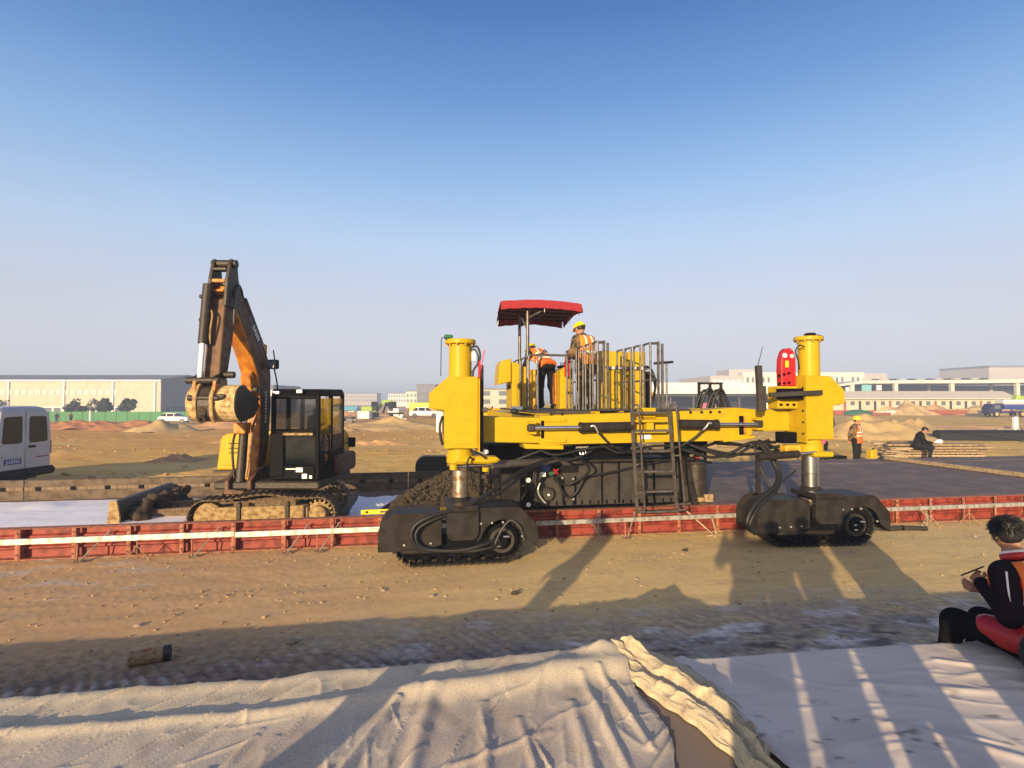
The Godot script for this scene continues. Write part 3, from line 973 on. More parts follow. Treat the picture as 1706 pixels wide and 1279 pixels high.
# ---------------------------------------------------------------- formwork and rails
func form_section(called: String, label: String, p0: float, q0: float, red: bool, group: String) -> Node3D:
	var o := thing(called, label, "formwork", W(p0, 0, q0), RAIL, group)
	var a: Material = M.red_form if red else M.brown_form
	var b: Material = M.red_edge if red else M.brown_form
	var h := 0.47
	var fr := mb().bb(Vector3(0.012, 0.0, -0.012), Vector3(2.988, h - 0.012, 0.0), 0.0)
	put(fr, "face_plate", a, o)
	if red:
		put(mb().bb(Vector3(0.004, h - 0.010, -0.03), Vector3(2.996, h, 0.13), 0.003), "top_flange", b, o)
		put(mb().bb(Vector3(0.004, 0.002, 0.0), Vector3(2.996, 0.018, 0.14), 0.003), "bottom_flange", b, o)
		for y in [0.165, 0.325]:
			# rolled stiffening ridge
			put(mb().prism(pv([0.0, -0.035, 0.035, -0.012, 0.035, 0.012, 0.0, 0.035]), Vector3(0.014, y, 0.0005), Vector3(0, 0, 1), Vector3.UP, Vector3.RIGHT, 2.972, 0.0), "stiffener", a, o)
		for i in 5:
			var x: float = clampf(i * 0.75, 0.007, 2.993)
			var rm := mb().bb(Vector3(x - 0.006, 0.019, 0.036 if i % 4 else 0.001), Vector3(x + 0.006, h - 0.011, 0.135), 0.002)
			rm.bb(Vector3(maxf(0.002, x - 0.052), 0.019, 0.128), Vector3(maxf(0.010, x - 0.0065), h - 0.011, 0.138), 0.002)
			var rib := put(rm, "rib", b, o)
			for y in [0.08, 0.40]:
				put(mb().cyl(Vector3(x - 0.03, y, 0.13), Vector3(x - 0.03, y, 0.147), 0.011, 0.011, 6), "bolt", M.steel_brown, rib)
	else:
		put(mb().bb(Vector3(0.004, h - 0.012, -0.1), Vector3(2.996, h, 0.02), 0.003), "top_flange", b, o)
		put(mb().bb(Vector3(0.01, 0.22, 0.0), Vector3(2.99, 0.30, 0.014), 0.004), "band", M.wood_dark, o)
		for i in 4:
			put(mb().bb(Vector3(0.25 + i * 0.75, 0.215, 0.014), Vector3(0.37 + i * 0.75, 0.305, 0.03), 0.004), "socket", M.steel_black, o)
	return o


func build_formwork():
	var names := ["red steel form at the left edge below the white sheet", "red steel form under the white sheet, left of the tracks", "red steel form in front of the excavator's near track", "red steel form behind the left black crawler",
		"red steel form under the ladder of the paver", "red steel form behind the right black crawler", "red steel form just right of the right crawler", "red steel form at the right edge above the seated man"]
	for i in 8:
		form_section("red_form", names[i], -8.81 + 3.0 * i, 9.69, true, "red steel forms along the near side of the lane")
	var far := ["tan steel form farthest left behind the white sheet", "tan steel form behind the white sheet by the van", "tan steel form behind the muddy blade", "shaded steel form behind the excavator tracks", "shaded steel form between excavator and heap", "shaded steel form behind the concrete heap"]
	for i in 6:
		form_section("far_form", far[i], -15.2 + 3.0 * i, 15.25, false, "steel forms along the far side of the lane")
	# guide rail of square tube, three lengths
	var r := thing("guide_rail", "long white square tube rail on the left half of the red forms", "rail", W(-9.0, 0, 9.36), RAIL, "tube rails along the red forms")
	put(mb().box(Vector3(3.13, 0.325, 0), Vector3(6.24, 0.082, 0.05), Basis.IDENTITY, 0.006), "tube", M.white_tube, r)
	r = thing("guide_rail", "white tube rail running from the joint to the left crawler", "rail", W(-2.74, 0, 9.355), RAIL, "tube rails along the red forms")
	put(mb().box(Vector3(2.35, 0.317, 0), Vector3(4.7, 0.080, 0.05), Basis.from_euler(Vector3(0, 0, 0.002)), 0.006), "tube", M.white_tube, r)
	put(mb().box(Vector3(0.0, 0.318, 0), Vector3(0.10, 0.066, 0.036), Basis.IDENTITY, 0.003), "joint_sleeve", M.wood_dark, r)
	r = thing("guide_rail", "grey tube rail between the two black crawlers under the ladder", "rail", W(1.98, 0, 9.36), RAIL, "tube rails along the red forms")
	put(mb().box(Vector3(2.3, 0.320, 0), Vector3(4.56, 0.076, 0.05), Basis.from_euler(Vector3(0, 0, 0.004)), 0.006), "tube", M.grey_tube, r)
	r = thing("guide_rail", "grey tube rail right of the right crawler to the picture edge", "rail", W(6.56, 0, 9.36), RAIL, "tube rails along the red forms")
	put(mb().box(Vector3(4.6, 0.33, 0), Vector3(9.2, 0.076, 0.05), Basis.IDENTITY, 0.006), "tube", M.grey_tube, r)
	# stakes with props
	var st := [[-6.7, 0, "stake at the far left edge of the red forms"], [-4.9, 0, "stake and slanting prop under the white rail near the left edge"], [-4.1, 1, "small tripod of wires under the white rail"], [-3.34, 0, "prop stake below the left end of the excavator track"],
		[-2.0, 0, "left of two close props below the excavator sprocket"], [-1.52, 0, "right of two close props below the excavator sprocket"], [3.05, 2, "bundle of wire stakes just left of the ladder's foot"], [3.55, 0, "prop in the shadow at the ladder's foot"],
		[5.2, 3, "splayed wooden props right of the ladder"], [9.6, 2, "tangle of wires at the foot of the right forms"], [10.5, 1, "wire tripod before the right forms"], [8.05, 3, "leaning props just beyond the right crawler"]]
	for s in st:
		var o := thing("prop_stake", s[2], "stake", W(s[0], 0, 9.30), RAIL, "props holding the red forms")
		var mt: Material = M.wood_pale if s[1] == 3 else M.grey_tube
		if s[1] == 0:
			put(mb().cyl(Vector3(0, -0.05, 0), Vector3(0.0, 0.28, 0.0), 0.012, 0.012, 7), "pin", M.red_edge, o)
			put(mb().bar(Vector3(0.03, 0.015, 0.02), Vector3(0.30, 0.40, -0.30), 0.018, 0.018), "brace", M.grey_tube, o)
			put(mb().bar(Vector3(0.26, 0.395, -0.30), Vector3(0.36, 0.27, -0.31), 0.014, 0.014), "hook", M.red_edge, o)
			put(mb().box(Vector3(0.02, 0.012, 0.0), Vector3(0.13, 0.03, 0.10), Basis.from_euler(Vector3(0, 0.4, 0.05)), 0.005), "foot_block", M.wood_dark, o)
		elif s[1] == 1:
			for a in [0.2, 2.3, 4.4]:
				put(mb().cyl(Vector3(cos(a) * 0.2, -0.02, sin(a) * 0.16), Vector3(0, 0.22, 0), 0.007, 0.007, 6), "wire_leg", M.wood, o)
			put(mb().cyl(Vector3(0, 0.2, 0), Vector3(0, 0.30, 0), 0.008, 0.008, 6), "stem", M.wood, o)
		elif s[1] == 2:
			for i in 7:
				var a := rng.randf() * TAU
				var rr := rng.randf_range(0.05, 0.28)
				put(mb().tube(curve([Vector3(cos(a) * rr, 0.0, sin(a) * rr * 0.6), Vector3(cos(a) * rr * 0.4, 0.16, 0), Vector3(rng.randf_range(-0.12, 0.12), rng.randf_range(0.26, 0.44), -0.15)], 3), 0.006, 5), "wire", M.wood_pale if i % 2 else M.grey_tube, o)
		else:
			put(mb().bar(Vector3(0, 0.0, 0.0), Vector3(-0.42, 0.42, -0.28), 0.03, 0.022), "strut", mt, o)
			put(mb().bar(Vector3(0.05, 0.0, 0.0), Vector3(0.10, 0.26, -0.26), 0.03, 0.022), "strut", mt, o)
			put(mb().bar(Vector3(-0.18, 0.012, 0.06), Vector3(0.10, 0.014, 0.02), 0.03, 0.02), "peg", mt, o)


# ---------------------------------------------------------------- slipform paver
func PL(p: float, y: float, q: float) -> Vector3:
	return Vector3(p - 3.5, y, -(q - 9.0))


func pbar(a: Array, b: Array, e := 0.008) -> MB:
	return mb().bb(PL(a[0], a[1], a[2]), PL(b[0], b[1], b[2]), e)


# outline in (p, y), from the plane q0 back to q1
func pplate(poly: Array, q0: float, q1: float, e := 0.008) -> MB:
	return mb().prism(pv(poly), PL(0, 0, q0), Vector3.RIGHT, Vector3.UP, Vector3(0, 0, -1), q1 - q0, e)


func pcyl(a: Array, b: Array, r: float, seg := 18) -> MB:
	return mb().cyl(PL(a[0], a[1], a[2]), PL(b[0], b[1], b[2]), r, r, seg)


func hose(pts: Array, r: float, m: Material, parent: Node, called := "hose") -> void:
	var a := []
	for k in pts:
		a.append(PL(k[0], k[1], k[2]))
	put(mb().tube(curve(a, 7), r, 7), called, m, parent)


# one crawler: frame mesh with shoes, covers, hub; origin on the ground under its leg
func crawler(parent: Node3D, at: Vector3, yaw: float, full: bool) -> MeshInstance3D:
	var fr := mb()
	fr.bb(Vector3(-0.62, 0.16, -0.20), Vector3(0.52, 0.46, 0.20), 0.02)
	fr.bb(Vector3(-0.95, 0.22, -0.08), Vector3(0.85, 0.38, 0.08), 0.02)
	fr.bb(Vector3(-0.14, 0.40, -0.26), Vector3(0.14, 0.84, 0.26), 0.02)
	var c := put(fr, "crawler", M.steel_black, parent)
	c.position = at
	c.rotation.y = yaw
	# belt path: bottom run, sprocket, top run, idler
	var path := []
	var x0 := -0.70
	var x1 := 0.59
	var r := 0.31
	var yc := 0.335
	var steps := 400
	var per := 2.0 * (x1 - x0) + TAU * r
	var count := 44
	var shoe := mb()
	shoe.box(Vector3(0, 0, 0), Vector3(per / count * 0.90, 0.026, 0.46), Basis.IDENTITY, 0.006)
	shoe.box(Vector3(0.018, -0.022, 0), Vector3(0.016, 0.03, 0.45), Basis.IDENTITY, 0.003)
	shoe.box(Vector3(0, 0.028, 0.07), Vector3(0.075, 0.04, 0.03), Basis.IDENTITY, 0.006)
	shoe.box(Vector3(0, 0.028, -0.07), Vector3(0.075, 0.04, 0.03), Basis.IDENTITY, 0.006)
	var sm := shoe.mesh()
	for i in count:
		var s := per * i / count
		var pos: Vector3
		var ang: float
		if s < x1 - x0:
			pos = Vector3(x0 + s, yc - r, 0)
			ang = 0.0
		elif s < x1 - x0 + PI * r:
			var a := (s - (x1 - x0)) / r
			pos = Vector3(x1 + sin(a) * r, yc - cos(a) * r, 0)
			ang = a
		elif s < 2.0 * (x1 - x0) + PI * r:
			pos = Vector3(x1 - (s - (x1 - x0) - PI * r), yc + r, 0)
			ang = PI
		else:
			var a := PI + (s - 2.0 * (x1 - x0) - PI * r) / r
			pos = Vector3(x0 + sin(a) * r, yc - cos(a) * r, 0)
			ang = a
		# the idler end rides a little higher
		if pos.x < x0 and pos.y < yc:
			pos.y += 0.10 * clampf((x0 - pos.x) / r, 0.0, 1.0)
		var o := put(sm, "track_shoe", M.track, c)
		o.transform = Transform3D(Basis.from_euler(Vector3(0, 0, ang)), pos)
	# wheels
	for w in [[x1, 0.255], [x0, 0.24]]:
		put(mb().lathe([Vector2(0.0, -0.13), Vector2(w[1], -0.13), Vector2(w[1], -0.09), Vector2(w[1] - 0.05, -0.05), Vector2(w[1] - 0.05, 0.05), Vector2(w[1], 0.09), Vector2(w[1], 0.16), Vector2(w[1] - 0.02, 0.19), Vector2(w[1] - 0.05, 0.20), Vector2(w[1] - 0.07, 0.17), Vector2(0.0, 0.17)], Vector3(w[0], yc, 0), Vector3(0, 0, 1), 26), "sprocket" if w[0] > 0.0 else "idler", M.steel_black, c)
	for i in 5:
		put(mb().lathe([Vector2(0, -0.15), Vector2(0.085, -0.15), Vector2(0.085, -0.04), Vector2(0.06, -0.03), Vector2(0.06, 0.03), Vector2(0.085, 0.04), Vector2(0.085, 0.15), Vector2(0.05, 0.17), Vector2(0, 0.17)], Vector3(x0 + 0.18 + i * 0.235, 0.135, 0), Vector3(0, 0, 1), 14), "roller", M.steel_black, c)
	# drive motor in the sprocket, with its hose couplings
	put(mb().lathe([Vector2(0.0, 0.33), Vector2(0.06, 0.33), Vector2(0.075, 0.31), Vector2(0.075, 0.26), Vector2(0.10, 0.25), Vector2(0.12, 0.23), Vector2(0.12, 0.17)], Vector3(x1, yc, 0), Vector3(0, 0, 1), 20), "drive_motor", M.steel_black, c)
	put(mb().lathe([Vector2(0.125, 0.205), Vector2(0.14, 0.225), Vector2(0.175, 0.225), Vector2(0.19, 0.205), Vector2(0.19, 0.17)], Vector3(x1, yc, 0), Vector3(0, 0, 1), 24), "hub_ring", M.steel_brown, c)
	for k in [[-0.05, 0.02], [-0.05, -0.055], [0.05, 0.075]]:
		put(mb().cyl(Vector3(x1 + k[0] - 0.05, yc + k[1], 0.30), Vector3(x1 + k[0] + 0.04, yc + k[1], 0.30), 0.022, 0.018, 8), "coupling", M.chrome, c)
	# covers, front face at +z
	var zf := 0.345
	var arch := [0.20, 0.36]
	for i in 11:
		var a := PI * 0.93 - i * (PI * 0.93 - 0.10) / 10.0
		arch.append_array([x1 + cos(a) * 0.335, yc + sin(a) * 0.335])
	var left := pv([-1.18, 0.27, -1.18, 0.55, -1.155, 0.63, -1.10, 0.71, -1.02, 0.77, -0.94, 0.80, -0.33, 0.79, -0.30, 0.76, -0.30, 0.34, -0.42, 0.31, -0.95, 0.27])
	var rp := PackedVector2Array()
	for k in [[1.10, 0.245], [1.10, 0.50], [1.075, 0.58], [0.86, 0.82], [0.80, 0.84], [0.24, 0.84], [0.20, 0.80]]:
		rp.append(Vector2(k[0], k[1]))
	rp.append_array(pv(arch))
	for s in [[left, "left"], [rp, "right"]]:
		put(mb().prism(s[0], Vector3(0, 0, zf - 0.012), Vector3.RIGHT, Vector3.UP, Vector3(0, 0, 1), 0.014, 0.003), "cover", M.steel_dark, c)
		if full:
			put(mb().prism(s[0], Vector3(0, 0, -zf), Vector3.RIGHT, Vector3.UP, Vector3(0, 0, 1), 0.012, 0.003), "cover", M.steel_dark, c)
	# top decks joining front and back covers, with rounded ends
	var decks := [[-1.18, 0.27, -1.18, 0.55, -1.155, 0.63, -1.10, 0.71, -1.02, 0.77, -0.94, 0.80, -0.33, 0.79], [0.24, 0.84, 0.80, 0.84, 0.86, 0.82, 1.075, 0.58, 1.10, 0.50, 1.10, 0.245]]
	for d in decks:
		var dk := mb()
		for k in range(0, d.size() - 2, 2):
			var a := Vector2(d[k], d[k + 1])
			var b := Vector2(d[k + 2], d[k + 3])
			var nn := Vector3(-(b - a).y, (b - a).x, 0).normalized()
			var in0 := Vector3(a.x, a.y, 0) - nn * 0.008
			var in1 := Vector3(b.x, b.y, 0) - nn * 0.008
			var z := zf - 0.013
			var zb := -z if full and d == decks[1] else -0.12
			dk.q(Vector3(a.x, a.y, z) - nn * 0.002, Vector3(b.x, b.y, z) - nn * 0.002, Vector3(b.x, b.y, zb) - nn * 0.002, Vector3(a.x, a.y, zb) - nn * 0.002, nn)
			dk.q(in0 + Vector3(0, 0, z), in1 + Vector3(0, 0, z), in1 + Vector3(0, 0, zb), in0 + Vector3(0, 0, zb), -nn)
		put(dk, "deck", M.steel_dark, c)
	for k in [[-0.82, 0.36], [-0.63, 0.365], [-0.45, 0.37], [0.26, 0.62], [0.42, 0.625], [0.58, 0.63], [0.86, 0.42]]:
		put(mb().cyl(Vector3(k[0], k[1], zf - 0.002), Vector3(k[0], k[1], zf + 0.016), 0.017, 0.014, 7), "cover_bolt", M.bolt, c)
	put(mb().bb(Vector3(-0.86, 0.245, zf - 0.02), Vector3(0.10, 0.30, zf + 0.035), 0.006), "side_bar", M.steel_dark, c)
	# centre bracket with rounded skirt carrying the leg
	put(mb().prism(pv([-0.23, 0.80, -0.23, 0.50, -0.20, 0.43, -0.14, 0.40, 0.14, 0.40, 0.20, 0.43, 0.23, 0.50, 0.23, 0.80]), Vector3(0, 0, zf - 0.06), Vector3.RIGHT, Vector3.UP, Vector3(0, 0, 1), 0.12, 0.01), "leg_bracket", M.steel_dark, c)
	put(mb().bb(Vector3(-0.22, 0.80, -0.30), Vector3(0.22, 0.885, zf + 0.05), 0.012), "leg_base", M.steel_dark, c)
	put(mb().bb(Vector3(-0.48, 0.70, 0.10), Vector3(-0.24, 0.78, zf - 0.03), 0.01), "pivot_lug", M.muddy, c)
	put(mb().cyl(Vector3(-0.5, 0.72, zf - 0.06), Vector3(-0.24, 0.72, zf - 0.06), 0.045, 0.045, 10), "pivot_pin", M.steel_grey, c)
	put(mb().cyl(Vector3(0.24, 0.74, zf - 0.06), Vector3(0.34, 0.74, zf - 0.06), 0.045, 0.045, 10), "pivot_pin", M.steel_grey, c)
	return c


func leg_column(P: Node3D, cp: float, cq: float, top: float, s: float, dy: float, detail: bool) -> void:
	# s = -1 for a left column (bracket points left), 1 for a right one
	var y0 := 1.67 + dy
	var rr := 0.118 if s < 0.0 else 0.142
	var y1 := 2.73 + dy
	var hs := pv([])
	for k in [[-0.25, y0], [0.25, y0], [0.25, y1 - 0.50], [0.47, y1 - 0.46], [0.47, y1 - 0.24], [0.20, y1], [-0.25, y1 + 0.01]]:
		hs.append(Vector2(cp + s * k[0], k[1]))
	var h := put(mb().prism(hs, PL(0, 0, cq - 0.26), Vector3.RIGHT, Vector3.UP, Vector3(0, 0, -1), 0.52, 0.012), "leg_housing", M.yellow, P)
	put(mb().bb(PL(cp - 0.225, y0 + 0.06, cq - 0.2665), PL(cp + 0.225, y1 - 0.50, cq - 0.2605), 0.004), "front_plate", M.yellow, h)
	put(mb().lathe([Vector2(0.172, y1 - 0.1), Vector2(0.172, top - 0.075), Vector2(0.225, top - 0.07), Vector2(0.235, top - 0.06), Vector2(0.235, top - 0.015), Vector2(0.225, top), Vector2(0.0, top)], PL(cp, 0, cq), Vector3.UP, 30), "leg_cylinder", M.yellow, P)
	var cy := P.get_child(P.get_child_count() - 1)
	for i in 10:
		var a := TAU * i / 10.0
		put(mb().cyl(PL(cp + cos(a) * 0.205, top - 0.095, cq + sin(a) * 0.205), PL(cp + cos(a) * 0.205, top - 0.07, cq + sin(a) * 0.205), 0.016, 0.016, 6), "flange_bolt", M.yellow_dull, cy)
	put(mb().lathe([Vector2(0.0, y0 - 0.24), Vector2(0.185, y0 - 0.24), Vector2(0.205, y0 - 0.22), Vector2(0.205, y0 - 0.10), Vector2(0.185, y0 - 0.07), Vector2(0.185, y0 + 0.02)], PL(cp, 0, cq), Vector3.UP, 28), "leg_collar", M.yellow, P)
	put(mb().lathe([Vector2(rr, 0.86), Vector2(rr, 1.14), Vector2(rr + 0.004, 1.145), Vector2(rr + 0.004, 1.155), Vector2(rr, 1.16), Vector2(rr, y0 - 0.22)], PL(cp, 0, cq), Vector3.UP, 28), "leg_rod", M.chrome_rusty if s < 0 else M.chrome, P)
	put(mb().lathe([Vector2(rr + 0.035, 0.86), Vector2(rr + 0.035, 0.90), Vector2(rr + 0.002, 0.93)], PL(cp, 0, cq), Vector3.UP, 24), "rod_gland", M.steel_dark, P)
	if detail:
		# side plate with two rows of bolts, on the beam side
		var x0 := cp - s * 0.262
		var sp := put(mb().bb(PL(x0 - 0.010, y0 - 0.05, cq - 0.285), PL(x0 + 0.010, y1 - 0.02, cq + 0.285), 0.004), "side_plate", M.yellow, P)
		for i in 5:
			for qq in [-0.21, 0.21]:
				var yy := y0 + 0.10 + i * 0.19
				put(mb().cyl(PL(x0 - 0.03, yy, cq + qq), PL(x0 + 0.03, yy, cq + qq), 0.018, 0.018, 6), "plate_bolt", M.steel_dark, sp)


func build_paver():
	var P := thing("slipform_paver", "large yellow paving machine on black crawlers straddling the lane, red canopy on top", "paver", W(3.5, 0, 9.0), RAIL)
	# legs and crawlers
	leg_column(P, 0.66, 8.62, 3.31, -1.0, 0.0, true)
	leg_column(P, 6.62, 8.66, 3.47, 1.0, 0.06, true)
	leg_column(P, 1.16, 16.3, 3.25, -1.0, 0.0, false)
	leg_column(P, 6.62, 16.3, 3.47, 1.0, 0.06, false)
	crawler(P, PL(0.66, 0.0, 8.44), 0.0, true)
	crawler(P, PL(6.55, 0.0, 8.50), -0.06, true)
	crawler(P, PL(1.16, 0.0, 16.3), 0.0, false)
	crawler(P, PL(6.62, 0.0, 16.3), 0.0, false)
	# beams: the middle box and the telescoping end beams, front and rear
	for bq in [8.78, 15.6]:
		var mid := put(pplate([1.94, 1.66, 2.40, 1.68, 4.9, 1.70, 5.40, 1.72, 5.62, 1.80, 5.62, 2.235, 5.30, 2.26, 4.66, 2.21, 1.94, 2.14], bq, bq + 0.46), "main_beam", M.yellow, P)
		put(pplate([1.00, 1.73, 1.96, 1.70, 1.96, 2.10, 1.00, 2.14], bq + 0.05, bq + 0.41), "end_beam", M.yellow, P)
		put(pplate([5.60, 1.85, 6.37, 1.86, 6.37, 2.235, 5.60, 2.225], bq + 0.05, bq + 0.41), "end_beam", M.yellow, P)
		put(pplate([1.70, 1.62, 2.32, 1.60, 2.32, 1.665, 1.66, 1.70], bq - 0.02, bq + 0.50), "beam_shoe", M.yellow, P)
		put(pplate([5.10, 1.68, 5.66, 1.74, 5.66, 1.79, 5.05, 1.73], bq - 0.02, bq + 0.50), "beam_shoe", M.yellow, P)
		if bq < 9.0:
			put(pbar([1.955, 1.78, bq - 0.012], [2.005, 2.06, bq + 0.01], 0.004), "beam_slot", M.steel_black, mid)
			put(pbar([5.38, 1.80, bq - 0.012], [5.46, 2.12, bq + 0.01], 0.004), "beam_slot", M.steel_black, mid)
			put(pbar([5.465, 1.80, bq - 0.016], [5.50, 2.10, bq + 0.01], 0.004), "slot_guide", M.orange, mid)
			put(pbar([2.01, 2.04, bq - 0.03], [2.36, 2.10, bq + 0.0], 0.006), "beam_rib", M.yellow, mid)
			put(pbar([2.01, 1.71, bq - 0.03], [2.36, 1.77, bq + 0.0], 0.006), "beam_rib", M.yellow, mid)
			put(pbar([2.375, 1.70, bq - 0.015], [2.39, 2.13, bq + 0.0], 0.003), "beam_seam", M.yellow_dull, mid)
			put(pbar([5.06, 1.75, bq - 0.015], [5.075, 2.20, bq + 0.0], 0.003), "beam_seam", M.yellow_dull, mid)
			for x in [2.12, 2.30, 4.50, 4.70, 4.86, 5.02]:
				put(mb().cyl(PL(x, 2.175 + (x - 3.5) * 0.008, bq - 0.02), PL(x, 2.175 + (x - 3.5) * 0.008, bq + 0.02), 0.024, 0.024, 8), "beam_bolt", M.steel_dark, mid)
	for cp in [2.15, 5.15]:
		put(pbar([cp - 0.2, 1.72, 9.25], [cp + 0.2, 2.10, 15.6]), "cross_beam", M.yellow, P)
	# telescoping rams on the front beam
	for s in [-1.0, 1.0]:
		var c := 3.72
		var yy := 1.955 if s < 0 else 1.985
		put(pcyl([c + s * (0.30 if s < 0 else 0.52), yy + 0.01, 8.62], [c + s * 1.14, yy, 8.62], 0.078), "ram_barrel", M.steel_dark, P)
		put(pcyl([c + s * 1.14, yy, 8.62], [c + s * 1.18, yy, 8.62], 0.086), "ram_gland", M.steel_dark, P)
		put(pcyl([c + s * 1.15, yy, 8.62], [c + s * (1.94 if s < 0 else 1.90), yy - 0.003, 8.62], 0.032), "ram_rod", M.chrome, P)
		var ex: float = c + s * (1.96 if s < 0 else 1.92)
		put(pbar([ex - 0.06, yy - 0.055, 8.565], [ex + 0.06, yy + 0.055, 8.675], 0.02), "ram_eye", M.steel_brown, P)
		put(pbar([ex - 0.03, yy - 0.10, 8.60], [ex + 0.09, yy - 0.062, 8.79], 0.008), "ram_lug", M.yellow, P)
		put(pbar([ex - 0.03, yy + 0.062, 8.60], [ex + 0.09, yy + 0.10, 8.79], 0.008), "ram_lug", M.yellow, P)
		hose([[c + s * 1.02, yy + 0.02, 8.535], [c + s * 0.97, yy + 0.03, 8.52], [c + s * 0.92, yy - 0.04, 8.53], [c + s * 0.86, yy - 0.12, 8.60]], 0.014, M.bolt, P, "ram_pipe")
		hose([[c + s * 0.90, yy - 0.06, 8.56], [c + s * 0.74, yy - 0.22, 8.6], [c + s * 0.5, yy - 0.36, 8.66], [c + s * 0.15, yy - 0.46, 8.8]], 0.016, M.rubber, P)
	put(pbar([3.46, 1.86, 8.56], [3.98, 1.90, 8.80]), "ram_bracket", M.yellow, P)
	put(pbar([3.46, 2.03, 8.56], [3.98, 2.07, 8.80]), "ram_bracket", M.yellow, P)
	put(pbar([3.66, 1.90, 8.60], [3.78, 2.03, 8.78]), "ram_web", M.yellow, P)
	put(pbar([3.56, 2.10, 8.70], [3.86, 2.26, 8.77]), "step_bracket", M.yellow, P)
	put(pbar([3.60, 1.745, 8.755], [3.80, 1.825, 8.777], 0.004), "name_plate", M.white, P)
	# ladder
	for x in [[3.37, 3.59], [4.00, 4.29]]:
		put(mb().bar(PL(x[0], 2.24, 8.52), PL(x[1], 0.52, 8.86), 0.052, 0.035, Vector3(0, 0, 1)), "ladder_stringer", M.steel_grey, P)
		hose([[x[0] + 0.02, 2.24, 8.55], [x[0] + 0.03, 2.31, 8.50], [x[0] + 0.07, 2.30, 8.44], [x[0] + 0.085, 2.20, 8.42], [(x[0] + x[1]) * 0.5 + 0.08, 1.4, 8.58], [x[1] + 0.07, 0.66, 8.72], [x[1] + 0.06, 0.58, 8.76], [x[1], 0.56, 8.82]], 0.016, M.steel_grey, P, "ladder_handrail")
	for i in 6:
		var t: float = [0.03, 0.20, 0.395, 0.59, 0.785, 0.985][i]
		var y := 2.24 - t * 1.72
		put(pbar([lerpf(3.40, 3.62, t), y - 0.017, 8.48 + 0.34 * t], [lerpf(3.97, 4.26, t), y + 0.017, 8.60 + 0.34 * t], 0.004), "ladder_rung", M.steel_grey, P)
	# operator deck
	put(pbar([1.95, 2.16, 9.25], [4.66, 2.205, 13.2], 0.006), "deck", M.steel_brown, P)
	put(pbar([2.95, 2.205, 8.98], [4.62, 2.235, 9.30], 0.006), "deck_step", M.steel_brown, P)
	for x in [2.92, 3.34, 4.44]:
		put(pbar([x, 2.05, 8.95], [x + 0.07, 2.20, 9.24], 0.006), "deck_bracket", M.yellow, P)
	# railings: inverted U hoops running back from the ladder
	var hoop := func(a: Array, b: Array, h0: float, h1: float) -> void:
		hose([[a[0], 2.2, a[1]], [a[0], 2.2 + h0 - 0.10, a[1]], [lerpf(a[0], b[0], 0.06), 2.2 + h0 - 0.02, lerpf(a[1], b[1], 0.06)], [lerpf(a[0], b[0], 0.25), 2.2 + h0 + (h1 - h0) * 0.25, lerpf(a[1], b[1], 0.25)], [lerpf(a[0], b[0], 0.75), 2.2 + h0 + (h1 - h0) * 0.75, lerpf(a[1], b[1], 0.75)], [lerpf(a[0], b[0], 0.94), 2.2 + h1 - 0.02, lerpf(a[1], b[1], 0.94)], [b[0], 2.2 + h1 - 0.10, b[1]], [b[0], 2.2, b[1]]], 0.019, M.steel_grey, P, "railing")
	for i in 5:
		hoop.call([3.06, 9.26 + 0.44 * i], [3.06, 9.53 + 0.44 * i], 1.19, 1.19)
	for i in 4:
		hoop.call([4.02, 9.28 + 0.45 * i], [4.02, 9.58 + 0.45 * i], 1.18, 1.18)
	for x in [3.14, 4.12]:
		put(pbar([x - 0.020, 2.2, 9.16], [x + 0.020, 3.40, 9.20], 0.006), "railing_post", M.steel_grey, P)
		put(pbar([x + 0.035, 2.2, 9.12], [x + 0.075, 3.36, 9.16], 0.006), "railing_post", M.steel_grey, P)
		put(pcyl([x, 3.37, 9.18], [x + 0.03, 3.40, 9.5], 0.024, 8), "railing_top", M.steel_grey, P)
		put(pcyl([x, 2.74, 9.2], [x - 0.04, 2.74, 11.4], 0.018, 8), "railing_bar", M.steel_grey, P)
	put(pcyl([4.05, 3.02, 9.2], [4.40, 3.05, 9.2], 0.022, 8), "railing_bar", M.steel_dark, P)
	put(pcyl([4.28, 2.2, 9.2], [4.28, 3.02, 9.2], 0.018, 8), "railing_post", M.steel_grey, P)
	hoop.call([2.12, 10.6], [2.10, 11.3], 1.02, 1.02)
	hoop.call([2.10, 11.4], [2.09, 12.1], 1.02, 1.02)
	hose([[2.12, 3.18, 10.6], [2.14, 3.24, 10.6], [2.22, 3.25, 10.6], [2.78, 3.25, 10.6], [2.86, 3.24, 10.6], [2.88, 3.16, 10.6], [2.88, 2.2, 10.6]], 0.022, M.steel_grey, P, "railing")
	put(pcyl([2.30, 2.2, 10.6], [2.30, 3.24, 10.6], 0.018, 8), "railing_post", M.steel_grey, P)
	# consoles, engine hood
	var eng := put(pplate([3.82, 2.205, 4.32, 2.205, 4.32, 3.40, 3.82, 3.42], 11.3, 11.75, 0.02), "engine_hood", M.yellow, P)
	put(pplate([4.42, 2.205, 4.80, 2.205, 4.80, 3.42, 4.42, 3.40], 11.32, 11.8, 0.02), "engine_hood", M.yellow, P)
	put(pbar([4.325, 2.3, 11.5], [4.415, 3.25, 11.7], 0.005), "radiator_screen", M.steel_black, eng)
	put(pbar([3.94, 3.02, 11.26], [4.82, 3.09, 11.295], 0.005), "hood_strap", M.steel_grey, eng)
	for x in [4.05, 4.2, 4.52, 4.68]:
		put(mb().cyl(PL(x, 3.055, 11.24), PL(x, 3.055, 11.262), 0.032, 0.032, 10), "hood_lamp", M.white, eng)
	put(mb().bb(PL(3.985, 2.5, 11.285), PL(4.30, 2.95, 11.297), 0.004), "hood_door", M.yellow, eng)
